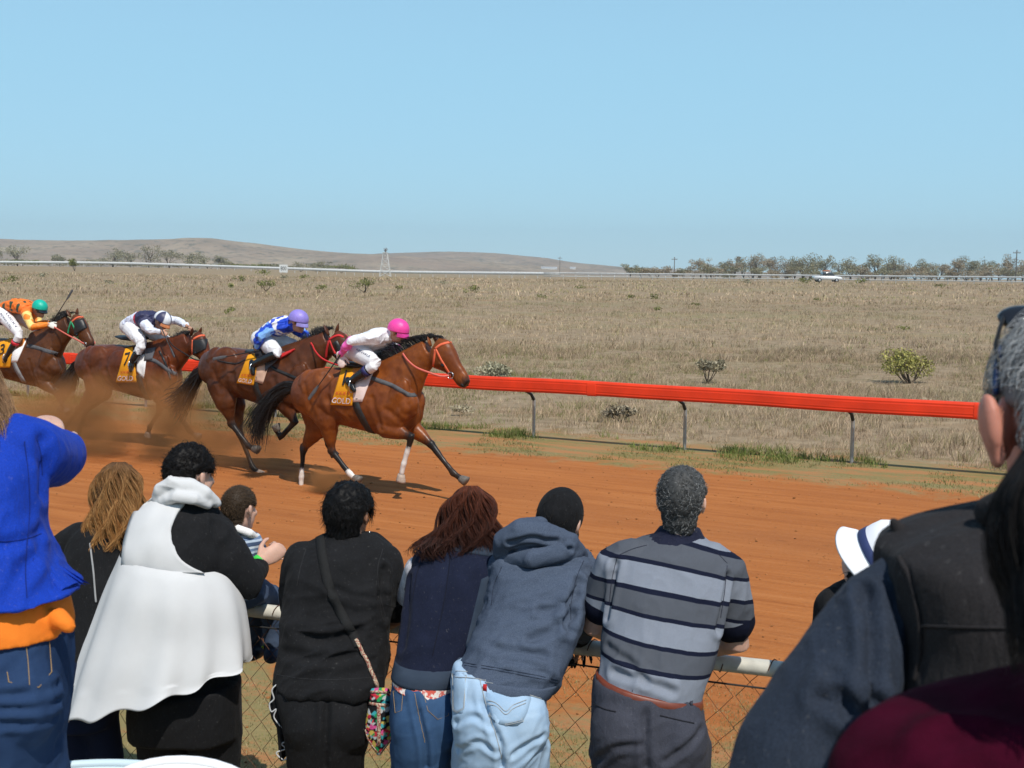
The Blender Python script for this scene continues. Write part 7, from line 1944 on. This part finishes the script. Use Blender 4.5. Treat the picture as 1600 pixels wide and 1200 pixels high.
# ============ person in maroon nearest the camera
p = person('dark haired person in a maroon top closest to the camera at the right corner', 1740, .86)
gz = float(terrain(.4, .86))
hc = P(1775, 850, .88); Fm = yawpitch(-8, -6)
arms = [dict(j=[P(1520, 1300, .86), P(1420, 1450, .88), P(1560, 1330, 1.1)], r=(.030, .030, .026), thumb=-1), dict(j=[P(2000, 1300, .86), P(2100, 1450, .88), P(1960, 1330, 1.1)], r=(.030, .030, .026), thumb=1)]
skin_body(p, hc, Fm, .95, [P(1775, 1180, .86), P(1775, 1400, .84), P(1775, 1700, .84)], arms, tan, .007, .045)
mar = M('maroon_velvet', (.042, .002, .011), .95, .35, 30, .4, 300, .06)
mr = [(1056, 1650, 1900, .87, .05), (1070, 1600, 1950, .868, .07), (1086, 1540, 2010, .866, .08), (1100, 1470, 2080, .864, .085), (1118, 1400, 2150, .862, .09), (1136, 1356, 2190, .862, .095), (1170, 1322, 2215, .86, .105), (1230, 1300, 2230, .855, .11), (1500, 1300, 2220, .85, .115), (1800, 1320, 2200, .85, .12)]
garment(p, 'maroon_top', [rows(drows(mr)), tube([P(1462, 1240, .86), P(1390, 1440, .88), P(1520, 1365, 1.06)], [.045, .045, .036], 14), tube([P(1640, 1085, .85), P(1700, 1062, .82), P(1775, 1052, .81), P(1860, 1062, .82)], [.02, .026, .026, .02], 12), ell(P(1775, 1100, .86), (.09, .06, .03)), tube([P(2060, 1160, .86), P(2130, 1420, .88), P(1990, 1345, 1.06)], [.052, .05, .036], 14)], mar, .005, 5, dict(amp=.006, scale=12, d=(.5, 0, .8), stretch=2, seed=94))
pcs, feet = leg_pieces([(1760, 1330, 2190, .85, .115), (2000, 1320, 2200, .85, .125), (2250, 1340, 2180, .85, .12)], [(1560, 2300, .85, .075), (1960, 2300, .85, .075)], gz)
garment(p, 'trousers', pcs, blk2, .010, 4); shoes(p, feet)
long_hair(p, [(600, 1700, 1850, .03), (640, 1640, 1900, 0), (700, 1600, 1950, -.01), (760, 1566, 1985, -.015), (830, 1548, 2000, -.02), (910, 1550, 2000, -.03), (980, 1570, 1985, -.045), (1060, 1590, 1960, -.055)], .88, .10, 2600, [(.014, .012, .012), (.022, .018, .017)], [(.018, .015, .015), (.010, .009, .009)], 53, .0007, .006, 16, 2.0)

# ------------------------------------------------------------------ plastic chairs at the bottom edge
def plastic_chair(px, py, Y, w, top, arch, label, mat, yaw=180, arms_=False):
    b = P(px, py, Y); g = float(terrain(b[0], Y)); c = thing('plastic_chair', label, 'chair', (b[0], Y, g))
    zt = b[2]; sz = g + .43; f = np.array([math.sin(R(yaw)), math.cos(R(yaw)), 0]); s = np.array([f[1], -f[0], 0]); o3 = np.array([b[0], Y, 0])
    def q(a, d, z): return o3 + s * a + f * d + np.array([0, 0, z])
    A = []; n = 15
    for j in range(9):
        v = j / 8; row = []
        for i in range(n):
            u = -1 + 2 * i / (n - 1); zz = sz + (zt - sz - arch * abs(u) ** 2.2) * v; row.append(q(u * w / 2 * (.92 + .08 * v), .03 * u * u + .10 * (1 - v), zz))
        A.append(np.array(row))
    A = A + [r_ + f * .016 for r_ in A[::-1]]
    add('backrest', *loft(A, False, False), mat, c)
    rim = [A[8][i] + f * .008 for i in range(n)]; add('rim', *tube(rim, [.011] * n, 8), mat, c)
    add('seat', *rows_box(q(0, .33, sz), s, f, w, .46, .03), mat, c)
    for a in (-1, 1):
        for d in (.12, .54): add('leg', *tube([q(a * w * .42, d, sz), q(a * w * .48, d + (.04 if d > .3 else -.04), g)], [.024, .018], 8), mat, c)
        if arms_: add('armrest', *tube([q(a * w * .49, .06, sz + .22), q(a * w * .53, .3, sz + .23), q(a * w * .5, .5, sz + .18), q(a * w * .46, .52, sz)], [.018, .022, .02, .018], 8), mat, c)
    return c
def rows_box(c, s, f, w, d, h):
    R3 = np.stack([s, f, np.array([0, 0, 1.0])], 1); return box(c, (w, d, h), R3)
wp = M('white_moulded_plastic', (.80, .80, .80), .35, .05, 4, .05, 60, .45)
plastic_chair(286, 1186, 2.45, .46, 0, .10, 'white moulded plastic chair with arched back at the bottom edge', wp)
plastic_chair(180, 1191, 2.75, .34, 0, .004, 'pale blue plastic chair with square back beside the white chair', M('pale_blue_plastic', (.55, .68, .74), .4, .05, 4, .05, 60, .4))
# ------------------------------------------------------------------ the air between here and the hills
def volume(name, V, F, dens, col, label, noise=None, aniso=.2):
    t = NT(name); 
    pv_ = t.n('VolumePrincipled', {'Color': col, 'Anisotropy': aniso})
    if noise is None: t.set(pv_.inputs['Density'], dens)
    else: t.set(pv_.inputs['Density'], noise(t))
    t.t.links.new(pv_.outputs[0], t.out.inputs['Volume'])
    o = add(name, V, F, t.m, None, False)
    return tag(o, label, None, None, 'stuff')
volume('haze', *box((0, 1500, 60), (7000, 3600, 123)), .5 / 2400, (.78, .92, 1.0), 'thin pale haze over the plain')

# dust thrown up by the hooves
def dust(name, label, px, py, half, peak, seed):
    D = 2.5 * FPX / (py - (428 + (px - 800) * .0105)); c = P(px, py, D); c[2] = half[2] * .55
    Rm = np.stack([r3, n3, np.array([0, 0, 1.0])], 1)
    V, F = ell(c, np.array(half), Rm, 24, 14); V[:, 2] = np.maximum(V[:, 2], .012)
    def nz(t):
        pos = t.n('NewGeometry').outputs['Position']
        q = t.n('VectorMath', {0: pos, 1: tuple(c)}, operation='SUBTRACT').outputs[0]
        q = t.n('VectorRotate', {'Vector': q, 'Angle': math.atan2(.469, .883)}, rotation_type='Z_AXIS').outputs[0]
        q = t.n('VectorMath', {0: q, 1: tuple(1 / h for h in half)}, operation='MULTIPLY').outputs[0]
        ln = t.n('VectorMath', {0: q}, operation='LENGTH').outputs[1]
        f = t.mrange(ln, 1.0, .25)
        n1 = t.noise(pos, 1.3, 5, .62, .4); n2 = t.mrange(n1, .42, .68)
        return t.math('MULTIPLY', t.math('MULTIPLY', f, n2), peak)
    o = volume(name, V, F, 0, (1.0, .40, .14), label, nz, .1)
    t_ = o.data.materials[0]
    return o
dust('dust_cloud', 'reddish dust hanging behind the third and fourth horses', 205, 716, (3.1, .95, .8), 4.2, 1)
dust('dust_puff', 'puff of red dirt at the hind hoof of the lead horse', 505, 772, (.55, .24, .2), 22, 2)
